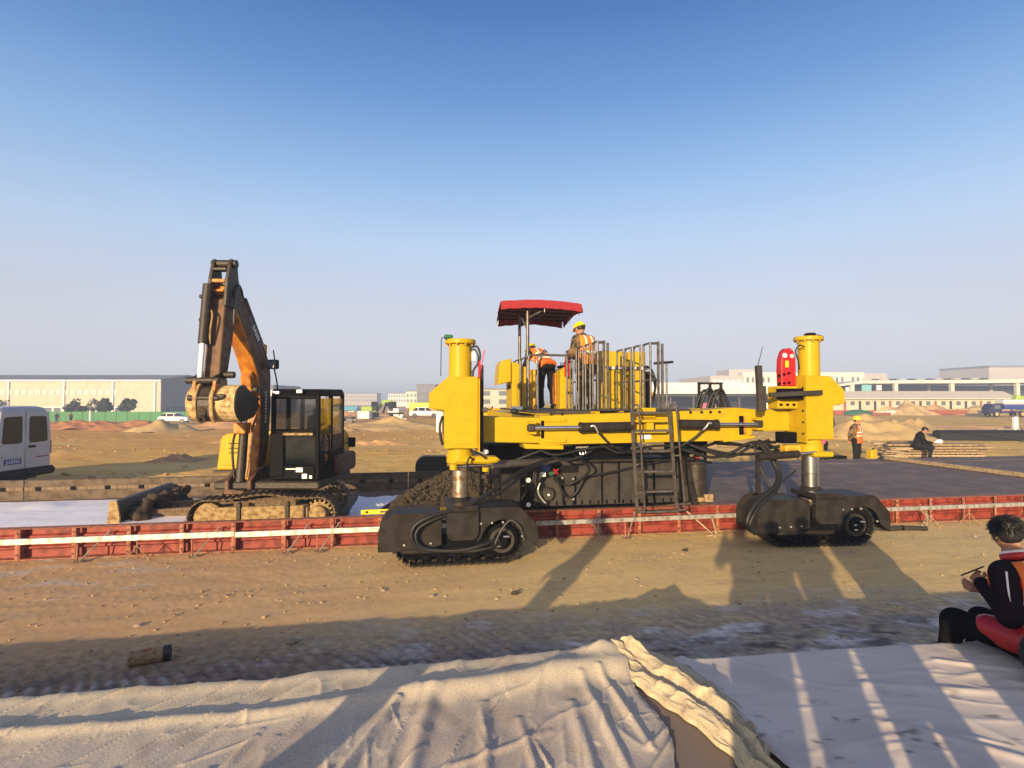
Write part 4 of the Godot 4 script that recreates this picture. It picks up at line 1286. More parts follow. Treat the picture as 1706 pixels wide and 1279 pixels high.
	put(mb().bb(PL(4.445, 2.35, 11.305), PL(4.77, 2.95, 11.318), 0.004), "hood_door", M.yellow, eng)
	put(pcyl([4.95, 2.2, 11.6], [4.95, 3.0, 11.6], 0.07), "exhaust", M.steel_black, P)
	hose([[4.86, 2.3, 11.2], [4.92, 2.7, 11.1], [4.86, 3.0, 11.15], [4.80, 3.1, 11.3]], 0.025, M.rubber, P)
	hose([[4.80, 2.3, 11.0], [4.84, 2.6, 10.95], [4.83, 2.9, 11.1], [4.75, 2.98, 11.3]], 0.02, M.rubber, P)
	put(pplate([1.94, 2.205, 2.30, 2.205, 2.30, 3.03, 2.02, 3.16, 1.94, 3.16], 11.4, 12.2, 0.015), "tool_cabinet", M.yellow, P)
	put(pplate([1.66, 2.70, 1.93, 2.76, 1.93, 3.24, 1.74, 3.20, 1.69, 3.12], 11.45, 12.1, 0.02), "cabinet_visor", M.yellow, P)
	put(pbar([1.92, 2.62, 11.6], [2.05, 2.70, 11.9], 0.01), "visor_arm", M.steel_black, P)
	put(pbar([2.30, 2.205, 11.0], [2.36, 3.0, 11.5], 0.01), "cabinet_edge", M.yellow_dull, P)
	var con := put(pplate([2.90, 2.205, 3.18, 2.205, 3.18, 3.03, 2.99, 3.06, 2.90, 2.98], 11.2, 11.9, 0.015), "control_console", M.yellow, P)
	put(pbar([2.855, 2.3, 11.5], [2.895, 2.95, 11.95], 0.004), "console_side", M.orange, con)  # orange plate: warm light on this yellow side put into its colour
	put(pbar([3.0, 2.52, 11.14], [3.11, 2.56, 11.195], 0.006), "console_latch", M.chrome, con)
	put(pbar([2.95, 3.06, 11.4], [3.14, 3.11, 11.7], 0.01), "control_panel", M.steel_black, con)
	for i in 5:
		put(pcyl([2.97 + i * 0.035, 3.1, 11.45], [2.97 + i * 0.035, 3.17, 11.44], 0.008, 6), "control_lever", M.steel_black, con)
	put(mb().lathe([Vector2(0, 2.86), Vector2(0.06, 2.86), Vector2(0.065, 2.88), Vector2(0.065, 3.16), Vector2(0.04, 3.21), Vector2(0.025, 3.22), Vector2(0.025, 3.27), Vector2(0, 3.27)], PL(3.02, 0, 11.08), Vector3.UP, 16), "fire_extinguisher", M.red, P)
	put(pbar([1.75, 2.205, 10.2], [1.93, 2.27, 10.5], 0.01), "paper_stack", M.white, P)
	put(mb().ball(PL(1.62, 2.20, 9.3), Vector3(0.07, 0.05, 0.07), Basis.IDENTITY, 10), "cable_coil", M.rubber, P)
	# canopy: four posts with braces under a red awning
	var c0 := PL(1.60, 4.30, 10.75)
	var c1 := PL(3.22, 4.29, 10.75)
	var c2 := PL(3.34, 4.22, 12.7)
	var c3 := PL(1.80, 4.20, 12.5)
	var cn := mb()
	var nx := 17
	var ny := 13
	var top := PackedVector3Array()
	for j in ny:
		for i in nx:
			var u := float(i) / (nx - 1)
			var w := float(j) / (ny - 1)
			var b := c0.lerp(c1, u).lerp(c3.lerp(c2, u), w)
			b.y += 0.16 * (sin(PI * w) * 0.5 + sin(PI * u) * 0.35) + 0.02 * nz.get_noise_2d(u * 4.0, w * 4.0) 
			top.append(b)
	var aw := put(sheet(top, nx, ny), "awning", M.red_cloth, P)
	# hanging valance on the four sides
	for s in 4:
		var vp := PackedVector3Array()
		for k in 25:
			var f := k / 24.0
			var e: Vector3
			if s == 0: e = top[int(f * 16.0)].lerp(top[mini(16, int(f * 16.0) + 1)], f * 16.0 - int(f * 16.0))
			elif s == 1: e = top[12 * nx + int(f * 16.0)].lerp(top[12 * nx + mini(16, int(f * 16.0) + 1)], f * 16.0 - int(f * 16.0))
			elif s == 2: e = top[int(f * 12.0) * nx].lerp(top[mini(12, int(f * 12.0) + 1) * nx], f * 12.0 - int(f * 12.0))
			else: e = top[int(f * 12.0) * nx + 16].lerp(top[mini(12, int(f * 12.0) + 1) * nx + 16], f * 12.0 - int(f * 12.0))
			vp.append(e)
		var all := PackedVector3Array()
		all.append_array(vp)
		var outw: Vector3 = [Vector3(0, 0, 1), Vector3(0, 0, -1), Vector3(-1, 0, 0), Vector3(1, 0, 0)][s]
		for k in 25:
			all.append(vp[k] + Vector3(0, -0.165 - 0.004 * sin(k * 1.7), 0) + outw * (0.035 + 0.005 * sin(k * 0.7 + s)))
		put(sheet(all, 25, 2, PackedColorArray(), false), "valance", M.red_cloth, aw)
	for i in 9:
		var w := (i + 0.5) / 9.0
		var a := c0.lerp(c3, w) - Vector3(0, 0.015, 0)
		var b := c1.lerp(c2, w) - Vector3(0, 0.015, 0)
		put(mb().bar(a, b, 0.06, 0.02), "awning_slat", M.wood_dark if i % 2 else M.steel_black, aw)
	for i in 14:
		var side := i % 3
		var u := rng.randf()
		var a := c0.lerp(c1, u) if side == 0 else (c0.lerp(c3, u) if side == 1 else c1.lerp(c2, u))
		put(mb().cyl(a - Vector3(0, 0.03, 0), a - Vector3(0.01, 0.10 + 0.12 * rng.randf(), 0), 0.006, 0.006, 5), "tie_string", M.white if i % 2 else M.steel_black, aw)
	for x in [[2.16, 10.9, 4.28], [2.20, 12.0, 4.26]]:
		put(pcyl([x[0], 2.2, x[1]], [x[0], x[2], x[1]], 0.034, 10), "canopy_post", M.steel_grey, P)
		put(pcyl([x[0], x[2] - 0.28, x[1]], [x[0] + 0.52, x[2] + 0.0, x[1]], 0.024, 8), "canopy_brace", M.steel_grey, P)
		put(pcyl([x[0], x[2] - 0.5, x[1]], [x[0] - 0.1, x[2] + 0.0, x[1] + (0.6 if x[1] < 11.5 else -0.5)], 0.024, 8), "canopy_brace", M.steel_grey, P)
	# mould: side form panel, body, end frames
	put(pbar([2.05, 0.50, 9.84], [5.0, 1.33, 9.90], 0.006), "side_form_panel", M.steel_brown, P)
	var sfp := P.get_child(P.get_child_count() - 1)
	for x in [2.58, 2.80, 3.30, 3.62, 4.30, 4.72]:
		put(pbar([x, 0.52, 9.80], [x + 0.022, 1.02 if x < 3.0 else 1.34, 9.838], 0.004), "panel_rib", M.steel_black, sfp)
	for k in [[2.80, 0.98], [2.80, 0.62], [2.60, 1.0], [4.0, 1.2]]:
		put(mb().cyl(PL(k[0] - 0.03, k[1], 9.79), PL(k[0] - 0.03, k[1], 9.82), 0.018, 0.018, 7), "panel_bolt", M.bolt, sfp)
	for i in 18:
		put(pbar([2.15 + i * 0.155, 0.515, 9.80], [2.165 + i * 0.155, 0.585, 9.838], 0.003), "panel_tab", M.steel_black, sfp)
	put(mb().lathe([Vector2(0, 0.05), Vector2(0.03, 0.05), Vector2(0.035, 0.03), Vector2(0.10, 0.03), Vector2(0.13, 0.0), Vector2(0.13, -0.06)], PL(2.30, 0.72, 9.78), Vector3(0, 0, 1), 24), "panel_wheel", M.steel_brown, sfp)
	put(mb().cyl(PL(2.30, 0.72, 9.74), PL(2.30, 0.72, 9.70), 0.025, 0.02, 8), "wheel_cap", M.white, sfp)
	put(pbar([2.40, 1.10, 9.76], [2.84, 1.22, 9.838], 0.01), "panel_box", M.plastic_black, sfp)
	put(pbar([2.95, 1.29, 9.60], [5.0, 1.345, 9.83], 0.01), "panel_ledge", M.steel_dark, P)
	put(pbar([1.55, 0.56, 10.2], [5.15, 1.20, 11.6], 0.03), "mould_body", M.steel_dark, P)
	put(pbar([1.55, 0.50, 11.61], [5.15, 0.92, 14.6], 0.03), "mould_pan", M.steel_dark, P)
	put(pbar([1.25, 1.34, 9.95], [4.02, 1.60, 10.3], 0.02), "mould_beam", M.steel_black, P)
	put(pbar([4.72, 1.36, 9.95], [5.25, 1.60, 10.3], 0.02), "mould_beam", M.steel_black, P)
	put(pbar([1.15, 1.18, 10.1], [2.0, 1.62, 10.4], 0.02), "auger_box", M.steel_brown, P)
	put(pbar([1.45, 0.50, 9.74], [1.80, 1.30, 9.80], 0.008), "end_plate", M.steel_dark, P)
	put(pbar([1.10, 0.50, 9.80], [1.16, 1.34, 9.92], 0.008), "end_post", M.steel_black, P)
	put(pbar([1.28, 0.50, 9.84], [1.31, 1.28, 9.90], 0.006), "end_post", M.steel_dark, P)
	put(pbar([1.12, 1.02, 9.77], [1.48, 1.09, 9.80], 0.006), "end_rail", M.steel_brown, P)
	put(pbar([1.80, 1.22, 9.78], [2.05, 1.28, 9.83], 0.006), "end_rail", M.steel_dark, P)
	put(pbar([1.80, 0.86, 9.78], [2.05, 0.90, 9.83], 0.006), "end_rail", M.steel_dark, P)
	put(mb().bar(PL(1.80, 0.6, 9.82), PL(2.0, 0.88, 9.82), 0.04, 0.03), "end_brace", M.steel_dark, P)
	put(mb().bar(PL(1.80, 1.2, 9.83), PL(1.97, 0.95, 9.83), 0.04, 0.03), "end_brace", M.steel_dark, P)
	for k in [[1.94, 0.985], [1.94, 0.56]]:
		put(mb().cyl(PL(k[0], k[1], 9.72), PL(k[0], k[1], 9.75), 0.042, 0.038, 12), "adjuster_cap", M.white, P)
	for x in [1.91, 1.985]:
		put(pcyl([x, 0.5, 9.76], [x, 1.15, 9.76], 0.028, 10), "adjuster", M.steel_black, P)
	put(pcyl([0.62, 1.39, 8.5], [1.16, 1.40, 8.62], 0.028, 10), "steering_rod", M.chrome, P)
	put(pcyl([1.14, 1.39, 8.62], [2.15, 1.37, 9.2], 0.060, 14), "steering_ram", M.steel_grey, P)
	put(pplate([0.55, 1.45, 1.08, 1.43, 1.20, 1.45, 1.25, 1.49, 1.20, 1.53, 1.0, 1.545, 0.62, 1.55], 8.40, 8.72, 0.03), "steering_arm", M.yellow, P)
	put(mb().ball(PL(1.02, 1.60, 8.55), Vector3(0.075, 0.045, 0.06), Basis.IDENTITY, 12), "lamp_cap", M.white, P)
	put(mb().cyl(PL(1.05, 1.30, 8.6), PL(1.05, 1.36, 8.6), 0.055, 0.055, 12), "steering_pin", M.yellow, P)
	put(mb().cyl(PL(0.55, 1.36, 8.42), PL(0.55, 1.44, 8.42), 0.06, 0.06, 12), "steering_pin", M.yellow, P)
	# right end of the mould
	put(mb().bar(PL(4.82, 1.40, 9.70), PL(5.05, 0.48, 9.70), 0.11, 0.06, Vector3(0, 0, 1)), "raking_leg", M.steel_dark, P)
	put(mb().lathe([Vector2(0, 0.50), Vector2(0.20, 0.50), Vector2(0.20, 1.22), Vector2(0.17, 1.26), Vector2(0, 1.26)], PL(5.24, 0, 10.05), Vector3.UP, 22), "vibrator_tank", M.greasy, P)
	for y in [0.82, 1.06]:
		put(mb().lathe([Vector2(0.20, y), Vector2(0.215, y + 0.01), Vector2(0.215, y + 0.04), Vector2(0.20, y + 0.05)], PL(5.24, 0, 10.05), Vector3.UP, 22), "tank_band", M.steel_brown, P)
	put(mb().ball(PL(5.20, 1.31, 9.92), Vector3(0.065, 0.055, 0.065), Basis.IDENTITY, 12), "red_knob", M.red, P)
	put(pbar([5.02, 1.20, 9.80], [5.46, 1.235, 10.3], 0.006), "tank_shelf", M.steel_brown, P)
	put(pbar([5.02, 1.24, 9.95], [5.08, 1.62, 10.0], 0.006), "tank_post", M.steel_black, P)
	put(pbar([5.38, 1.24, 9.95], [5.43, 1.62, 10.0], 0.006), "tank_post", M.steel_black, P)
	put(pbar([5.28, 0.50, 9.74], [5.44, 0.64, 9.82], 0.006), "rusty_bracket", M.wood, P)
	put(pbar([5.08, 0.50, 9.76], [5.26, 0.58, 9.86], 0.01), "mortar_lump", M.muddy, P)
	# machinery under the beam
	put(pbar([1.9, 1.48, 9.2], [2.7, 1.62, 9.8], 0.02), "valve_rack", M.steel_black, P)
	put(pbar([2.9, 1.42, 9.3], [3.45, 1.64, 9.75], 0.02), "pump_block", M.steel_black, P)
	put(pbar([3.55, 1.46, 9.3], [3.72, 1.66, 9.7], 0.02), "pump_block", M.steel_black, P)
	put(pbar([4.80, 1.44, 9.3], [5.1, 1.66, 9.75], 0.02), "pump_block", M.steel_black, P)
	for x in [3.66, 3.76]:
		put(mb().cyl(PL(x, 1.56, 9.16), PL(x, 1.56, 9.22), 0.038, 0.034, 12), "gauge", M.bolt, P)
	for i in 3:
		put(mb().cyl(PL(2.62 + i * 0.07, 1.60, 9.12), PL(2.70 + i * 0.07, 1.61, 9.12), 0.026, 0.02, 8), "hose_fitting", M.bolt, P)
	for i in 3:
		put(mb().cyl(PL(2.70 + i * 0.05, 1.48, 9.10), PL(2.68 + i * 0.05, 1.56, 9.12), 0.020, 0.016, 8), "hose_fitting", M.chrome, P)
	put(mb().lathe([Vector2(0, 0.11), Vector2(0.06, 0.11), Vector2(0.09, 0.06), Vector2(0.09, -0.08), Vector2(0, -0.08)], PL(2.22, 1.22, 9.66), Vector3(0, 0, 1), 16), "blue_motor", M.blue, P)
	put(pbar([2.14, 1.06, 9.58], [2.22, 1.14, 9.64], 0.006), "motor_label", M.white, P)
	for a in [-0.7, 0.7]:
		put(mb().box(PL(2.40, 1.14, 9.60), Vector3(0.13, 0.025, 0.03), Basis.from_euler(Vector3(0, 0, a * 1.2)), 0.008), "red_valve", M.red, P)
	put(mb().cyl(PL(2.28, 1.10, 9.6), PL(2.36, 1.12, 9.6), 0.035, 0.03, 8), "green_cap", M.green_net, P)
	hose([[2.12, 0.95, 9.6], [2.08, 0.85, 9.58], [2.10, 0.75, 9.6], [2.16, 0.66, 9.62], [2.22, 0.60, 9.62]], 0.016, M.bolt, P, "steel_pipe")
	var hs := [
		[[1.9, 1.62, 9.0], [2.2, 1.50, 8.95], [2.6, 1.56, 8.95], [3.0, 1.62, 8.95], [3.4, 1.60, 9.0]],
		[[1.35, 1.30, 9.2], [1.7, 1.46, 9.0], [2.1, 1.60, 8.95], [2.5, 1.66, 8.9]],
		[[2.05, 1.60, 9.1], [2.35, 1.40, 9.1], [2.6, 1.42, 9.1], [2.9, 1.54, 9.1]],
		[[2.5, 1.55, 9.15], [2.95, 1.20, 9.4], [2.70, 0.92, 9.66], [2.45, 0.95, 9.68], [2.35, 1.10, 9.66]],
		[[3.15, 1.05, 9.7], [2.95, 1.0, 9.7], [2.78, 0.72, 9.72], [2.60, 0.70, 9.72], [2.42, 1.05, 9.66]],
		[[3.2, 1.05, 9.7], [3.6, 1.12, 9.72], [4.1, 1.22, 9.72], [4.6, 1.30, 9.7]],
		[[2.05, 1.3, 9.66], [2.02, 1.0, 9.66], [2.06, 0.72, 9.68], [2.18, 0.58, 9.7]],
		[[3.0, 1.66, 8.95], [3.3, 1.52, 8.92], [3.6, 1.56, 8.95], [4.0, 1.62, 8.95], [4.5, 1.60, 8.95]],
		[[3.9, 1.56, 9.1], [4.15, 1.50, 9.05], [4.4, 1.60, 9.05]],
		[[4.25, 1.62, 8.9], [4.6, 1.50, 8.85], [4.95, 1.42, 8.85], [5.3, 1.52, 8.8], [5.6, 1.66, 8.8], [6.1, 1.66, 8.85]],
		[[4.5, 1.66, 8.9], [4.9, 1.50, 8.8], [5.25, 1.44, 8.78], [5.6, 1.60, 8.78], [5.95, 1.70, 8.8]],
		[[4.7, 1.60, 8.95], [5.2, 1.48, 8.9], [5.7, 1.46, 8.9], [6.3, 1.52, 8.9]],
		[[5.0, 1.70, 8.9], [5.5, 1.62, 8.9], [5.9, 1.56, 8.9], [6.3, 1.60, 8.85]],
		[[5.1, 1.64, 9.0], [5.6, 1.60, 9.0], [6.2, 1.46, 8.95]],
		[[5.75, 1.70, 8.8], [6.0, 1.60, 8.8], [6.2, 1.48, 8.8], [6.35, 1.46, 8.75]],
		[[4.4, 1.64, 9.2], [4.6, 1.52, 9.2], [5.0, 1.58, 9.2], [5.3, 1.68, 9.2]],
	]
	for i in hs.size():
		hose(hs[i], 0.026 if i > 8 else 0.021, M.rubber, P)
	# feed hoses to the crawlers
	hose([[2.12, 1.40, 9.1], [1.75, 1.30, 8.9], [1.25, 1.10, 8.45], [0.75, 0.88, 8.15], [0.25, 0.78, 8.0], [0.0, 0.66, 7.98], [-0.06, 0.50, 7.98], [0.02, 0.36, 7.99], [0.20, 0.30, 8.0], [0.6, 0.28, 7.99], [0.9, 0.33, 8.0], [1.18, 0.40, 8.1]], 0.030, M.rubber, P)
	hose([[2.12, 1.36, 9.15], [1.78, 1.25, 8.95], [1.30, 1.02, 8.48], [0.80, 0.84, 8.2], [0.32, 0.74, 8.03], [0.06, 0.62, 8.01], [0.0, 0.48, 8.0], [0.08, 0.35, 8.0], [0.30, 0.30, 8.01], [0.7, 0.26, 8.0], [1.0, 0.29, 8.0], [1.20, 0.33, 8.1]], 0.024, M.rubber, P)
	hose([[1.1, 0.28, 8.06], [1.20, 0.52, 8.03], [1.34, 0.66, 8.04], [1.48, 0.56, 8.04], [1.55, 0.36, 8.06]], 0.014, M.hose_grey, P)
	hose([[5.75, 1.66, 8.8], [5.82, 1.45, 8.6], [5.86, 1.20, 8.45], [5.70, 1.0, 8.3], [5.35, 0.84, 8.15], [5.12, 0.66, 8.06], [5.05, 0.45, 8.05], [5.2, 0.32, 8.06]], 0.034, M.rubber, P)
	hose([[5.85, 1.66, 8.8], [5.92, 1.40, 8.6], [5.92, 1.15, 8.45], [5.74, 0.95, 8.3], [5.40, 0.80, 8.15], [5.18, 0.62, 8.06], [5.10, 0.44, 8.05], [5.24, 0.34, 8.06]], 0.028, M.rubber, P)
	hose([[5.66, 1.64, 8.8], [5.70, 1.30, 8.7], [5.80, 0.95, 8.6], [5.85, 0.85, 8.6]], 0.02, M.rubber, P)
	hose([[6.3, 1.20, 8.6], [6.0, 1.05, 8.5], [5.85, 0.95, 8.5]], 0.016, M.rubber, P)
	put(pcyl([5.42, 1.47, 8.32], [6.2, 1.50, 8.40], 0.062, 14), "steering_ram", M.steel_dark, P)
	put(pcyl([6.2, 1.50, 8.40], [6.56, 1.52, 8.44], 0.026, 10), "steering_rod", M.chrome, P)
	put(pbar([6.50, 1.44, 8.38], [6.86, 1.53, 8.9], 0.02), "steering_arm", M.yellow, P)
	put(pbar([5.40, 0.88, 8.30], [5.46, 1.46, 8.36], 0.006), "ram_stay", M.steel_dark, P)
	put(pbar([6.02, 1.46, 8.45], [6.30, 1.64, 8.62], 0.01), "orange_box", M.yellow_dull, P)
	put(pbar([6.06, 1.66, 8.55], [6.30, 1.85, 8.80], 0.01), "hose_guide", M.steel_black, P)
	# sensors, mast and flags on the left column
	put(pbar([0.955, 1.60, 8.50], [1.005, 2.92, 8.62], 0.006), "mast_rail", M.steel_dark, P)
	put(pbar([0.925, 2.45, 8.48], [0.955, 2.98, 8.56], 0.004), "red_flag_pole", M.red, P)
	put(mb().cyl(PL(0.94, 2.75, 8.50), PL(1.02, 3.16, 8.52), 0.012, 0.010, 7), "red_whip", M.pink, P)
	put(pbar([0.96, 2.20, 8.44], [1.06, 2.28, 8.52], 0.01), "sensor_clamp", M.steel_grey, P)
	hose([[1.06, 2.26, 8.46], [1.10, 2.24, 8.45], [1.14, 2.29, 8.45]], 0.008, M.steel_black, P, "sensor_lead")
	hose([[0.80, 3.18, 8.55], [0.90, 3.20, 8.50], [0.95, 3.08, 8.5], [0.93, 2.96, 8.5], [0.85, 2.84, 8.5], [0.84, 2.72, 8.5]], 0.016, M.rubber, P)
	hose([[0.80, 3.14, 8.52], [0.87, 3.15, 8.48], [0.92, 3.04, 8.48], [0.90, 2.92, 8.5], [0.82, 2.80, 8.5]], 0.012, M.rubber, P)
	put(mb().bb(PL(0.825, 2.98, 8.50), PL(0.885, 3.12, 8.56), 0.006), "white_tag", M.white, P)
	put(pbar([0.41, 3.315, 8.50], [0.54, 3.375, 8.62], 0.015), "aerial", M.green_net, P)
	put(mb().cyl(PL(0.475, 3.30, 8.56), PL(0.475, 3.32, 8.56), 0.05, 0.05, 10), "aerial_foot", M.steel_black, P)
	hose([[0.41, 3.34, 8.55], [0.37, 3.30, 8.55], [0.365, 3.1, 8.55], [0.36, 2.75, 8.52]], 0.006, M.steel_black, P, "aerial_lead")
	put(pbar([0.30, 1.90, 8.55], [0.405, 2.26, 8.75], 0.01), "junction_box", M.white, P)
	hose([[0.39, 2.15, 8.5], [0.345, 2.0, 8.46], [0.36, 1.85, 8.46], [0.39, 1.72, 8.48]], 0.02, M.rubber, P)
	hose([[0.83, 1.50, 8.36], [0.78, 1.55, 8.30], [0.74, 1.46, 8.28], [0.80, 1.36, 8.32], [0.90, 1.32, 8.38]], 0.014, M.rubber, P)
	hose([[1.02, 1.52, 8.36], [0.92, 1.60, 8.32], [0.80, 1.64, 8.30]], 0.014, M.rubber, P)
	# fittings on the right column
	put(mb().prism(pv([5.97, 2.62, 6.24, 2.62, 6.24, 3.10, 6.20, 3.22, 6.13, 3.27, 6.07, 3.26, 6.01, 3.20, 5.97, 3.08, 5.96, 2.90]), PL(0.10, 0, 8.60), Vector3.RIGHT, Vector3.UP, Vector3(0, 0, -1), 0.16, 0.02), "red_guard", M.red, P)
	var rg := P.get_child(P.get_child_count() - 1)
	put(mb().cyl(PL(6.12, 3.14, 8.585), PL(6.12, 3.14, 8.60), 0.04, 0.04, 14), "guard_sticker", M.white, rg)
	put(mb().cyl(PL(6.25, 3.13, 8.585), PL(6.25, 3.13, 8.60), 0.032, 0.032, 14), "guard_sticker", M.white, rg)
	put(mb().bb(PL(6.13, 2.94, 8.588), PL(6.19, 3.05, 8.60), 0.003), "warning_label", M.yellow_bright, rg)
	for k in [[5.91, 2.66], [6.0, 2.67], [6.09, 2.68], [5.91, 2.80], [6.0, 2.82], [6.09, 2.84]]:
		put(mb().cyl(PL(k[0] + 0.10, k[1], 8.575), PL(k[0] + 0.10, k[1], 8.60), 0.022, 0.022, 7), "guard_bolt", M.steel_black, rg)
	put(pbar([5.97, 2.24, 8.58], [6.345, 2.62, 8.86], 0.01), "guard_base", M.yellow, P)
	for x in [6.02, 6.14, 6.26]:
		put(mb().cyl(PL(x, 2.31, 8.55), PL(x, 2.31, 8.58), 0.022, 0.022, 7), "guard_bolt", M.steel_black, P)
	put(pbar([5.93, 2.40, 8.40], [6.33, 2.58, 8.575], 0.015), "clamp_block", M.steel_black, P)
	put(mb().bar(PL(5.66, 2.47, 8.34), PL(6.60, 2.515, 8.34), 0.075, 0.075), "sensor_bar", M.steel_brown, P)
	put(mb().bar(PL(5.52, 2.20, 8.38), PL(5.49, 2.95, 8.38), 0.085, 0.085, Vector3(0, 0, 1)), "sensor_mast", M.steel_brown, P)
	put(pbar([5.57, 2.20, 8.45], [5.68, 2.62, 8.52], 0.01), "sensor_plate", M.steel_brown, P)
	put(mb().cyl(PL(5.48, 2.94, 8.38), PL(5.57, 3.26, 8.38), 0.006, 0.004, 6), "whip_aerial", M.steel_black, P)
	hose([[6.42, 3.28, 8.5], [6.30, 3.30, 8.46], [6.24, 3.20, 8.48], [6.30, 3.05, 8.5], [6.34, 2.9, 8.52]], 0.012, M.rubber, P)
	put(pbar([6.58, 3.475, 8.58], [6.72, 3.535, 8.74], 0.02), "aerial", M.plastic_black, P)
	hose([[6.72, 3.50, 8.6], [6.80, 3.49, 8.58], [6.84, 3.46, 8.6]], 0.006, M.steel_black, P, "aerial_lead")
	hose([[6.96, 2.2, 8.6], [6.99, 2.0, 8.55], [6.95, 1.85, 8.58]], 0.018, M.rubber, P)
	# hose reel frame on the far side of the beam
	for x in [5.62, 5.86, 6.10]:
		put(pbar([x, 2.22, 10.6], [x + 0.045, 2.74, 10.66], 0.005), "reel_post", M.steel_dark, P)
	put(pbar([5.62, 2.70, 10.6], [6.15, 2.745, 10.66], 0.005), "reel_top", M.steel_dark, P)
	put(pbar([5.50, 2.14, 9.22], [5.62, 2.20, 10.7], 0.01), "reel_arm", M.yellow, P)
	put(pbar([5.50, 2.14, 10.5], [6.3, 2.22, 10.8], 0.01), "reel_base", M.yellow, P)
	for k in [[5.70, 0.0], [5.80, 0.04], [5.95, 0.0], [6.04, 0.03]]:
		hose([[k[0] - 0.20, 2.22, 10.5], [k[0] - 0.12, 2.45, 10.5], [k[0], 2.58 + k[1], 10.5], [k[0] + 0.12, 2.45, 10.52], [k[0] + 0.20, 2.22, 10.52]], 0.03, M.rubber, P)
	put(pbar([3.25, 2.10, 8.80], [3.6, 2.19, 8.86], 0.006), "deck_edge", M.steel_brown, P)


# ---------------------------------------------------------------- excavator (boom plane parallel to the view axis)
const EX := Vector3(-4.53, 0.0, -10.9)


func E(x: float, y: float, d: float) -> Vector3:
	return Vector3(x, y, -d) - EX


func ebox(x0: float, y0: float, d0: float, x1: float, y1: float, d1: float, e := 0.012) -> MB:
	return mb().bb(E(x0, y0, d0), E(x1, y1, d1), e)


# outline in (distance, height), from x0 to x1
func eplate(poly: Array, x0: float, x1: float, e := 0.012) -> MB:
	return mb().prism(pv(poly), E(x0, 0, 0), Vector3(0, 0, -1), Vector3.UP, Vector3.RIGHT, x1 - x0, e)


func epipe(pts: Array, r: float, m: Material, parent: Node, called := "hose") -> void:
	var a := []
	for k in pts:
		a.append(E(k[0], k[1], k[2]))
	put(mb().tube(curve(a, 6), r, 7), called, m, parent)


func ex_track(X: Node3D, qc: float, near: bool) -> void:
	# carried in lane coordinates: p from -3.72 to -1.58
	var b := Basis(Vector3.UP, RAIL)
	var at := W(-2.65, 0, qc) - EX
	var fm := mb()
	fm.bb(Vector3(-0.72, 0.16, -0.13), Vector3(0.76, 0.50, 0.13), 0.02)
	var fr := put(fm, "track_frame", M.muddy, X)
	fr.transform = Transform3D(b, at)
	for r in [[-0.98, -0.40], [-0.34, 0.40], [0.46, 0.70]]:
		put(mb().bb(Vector3(r[0], 0.10, 0.131), Vector3(r[1], 0.53, 0.20), 0.02), "side_panel", M.muddy, fr)
	for x in [-0.37, 0.43]:
		put(mb().bb(Vector3(x - 0.025, 0.08, 0.10), Vector3(x + 0.025, 0.60, 0.215), 0.008), "guard_post", M.greasy, fr)
	var x0 := -0.90
	var x1 := 0.93
	var r := 0.30
	var yc := 0.36
	var per := 2.0 * (x1 - x0) + TAU * r
	var count := 50
	var sh := mb()
	sh.box(Vector3.ZERO, Vector3(per / count * 0.93, 0.022, 0.44), Basis.IDENTITY, 0.005)
	sh.box(Vector3(0.0, -0.022, 0), Vector3(0.014, 0.03, 0.43), Basis.IDENTITY, 0.003)
	sh.box(Vector3(0.0, 0.03, 0.0), Vector3(0.07, 0.05, 0.08), Basis.IDENTITY, 0.006)
	var sm := sh.mesh()
	for i in count:
		var s := per * i / count
		var pos: Vector3
		var ang := 0.0
		if s < x1 - x0:
			pos = Vector3(x0 + s, yc - r, 0)
		elif s < x1 - x0 + PI * r:
			ang = (s - (x1 - x0)) / r
			pos = Vector3(x1 + sin(ang) * r, yc - cos(ang) * r, 0)
		elif s < 2.0 * (x1 - x0) + PI * r:
			var f := (s - (x1 - x0) - PI * r) / (x1 - x0)
			pos = Vector3(x1 - f * (x1 - x0), yc + r + 0.05 * sin(f * PI) - 0.025 * sin(f * TAU * 1.5), 0)
			ang = PI
		else:
			ang = PI + (s - 2.0 * (x1 - x0) - PI * r) / r
			pos = Vector3(x0 + sin(ang) * r, yc - cos(ang) * r, 0)
		var o := put(sm, "track_shoe", M.muddy_track, fr)
		o.transform = Transform3D(Basis.from_euler(Vector3(0, 0, ang)), pos)
	var sp := mb()
	sp.lathe([Vector2(0, -0.1), Vector2(0.20, -0.1), Vector2(0.20, 0.06), Vector2(0.15, 0.07), Vector2(0.15, 0.16), Vector2(0.13, 0.185), Vector2(0.0, 0.19)], Vector3(x1, yc, 0), Vector3(0, 0, 1), 22)
	for i in 17:
		var a := TAU * i / 17.0
		sp.box(Vector3(x1 + cos(a) * 0.215, yc + sin(a) * 0.215, 0.03), Vector3(0.06, 0.036, 0.05), Basis.from_euler(Vector3(0, 0, a)), 0.008)
	put(sp, "sprocket", M.muddy, fr)
	put(mb().lathe([Vector2(0, -0.1), Vector2(0.24, -0.1), Vector2(0.24, 0.1), Vector2(0.2, 0.13), Vector2(0.1, 0.13), Vector2(0, 0.15)], Vector3(x0, yc, 0), Vector3(0, 0, 1), 22), "idler", M.muddy, fr)
	for i in 4:
		put(mb().lathe([Vector2(0, -0.14), Vector2(0.09, -0.14), Vector2(0.09, 0.14), Vector2(0, 0.16)], Vector3(-0.55 + i * 0.37, 0.17, 0), Vector3(0, 0, 1), 12), "roller", M.muddy_track, fr)


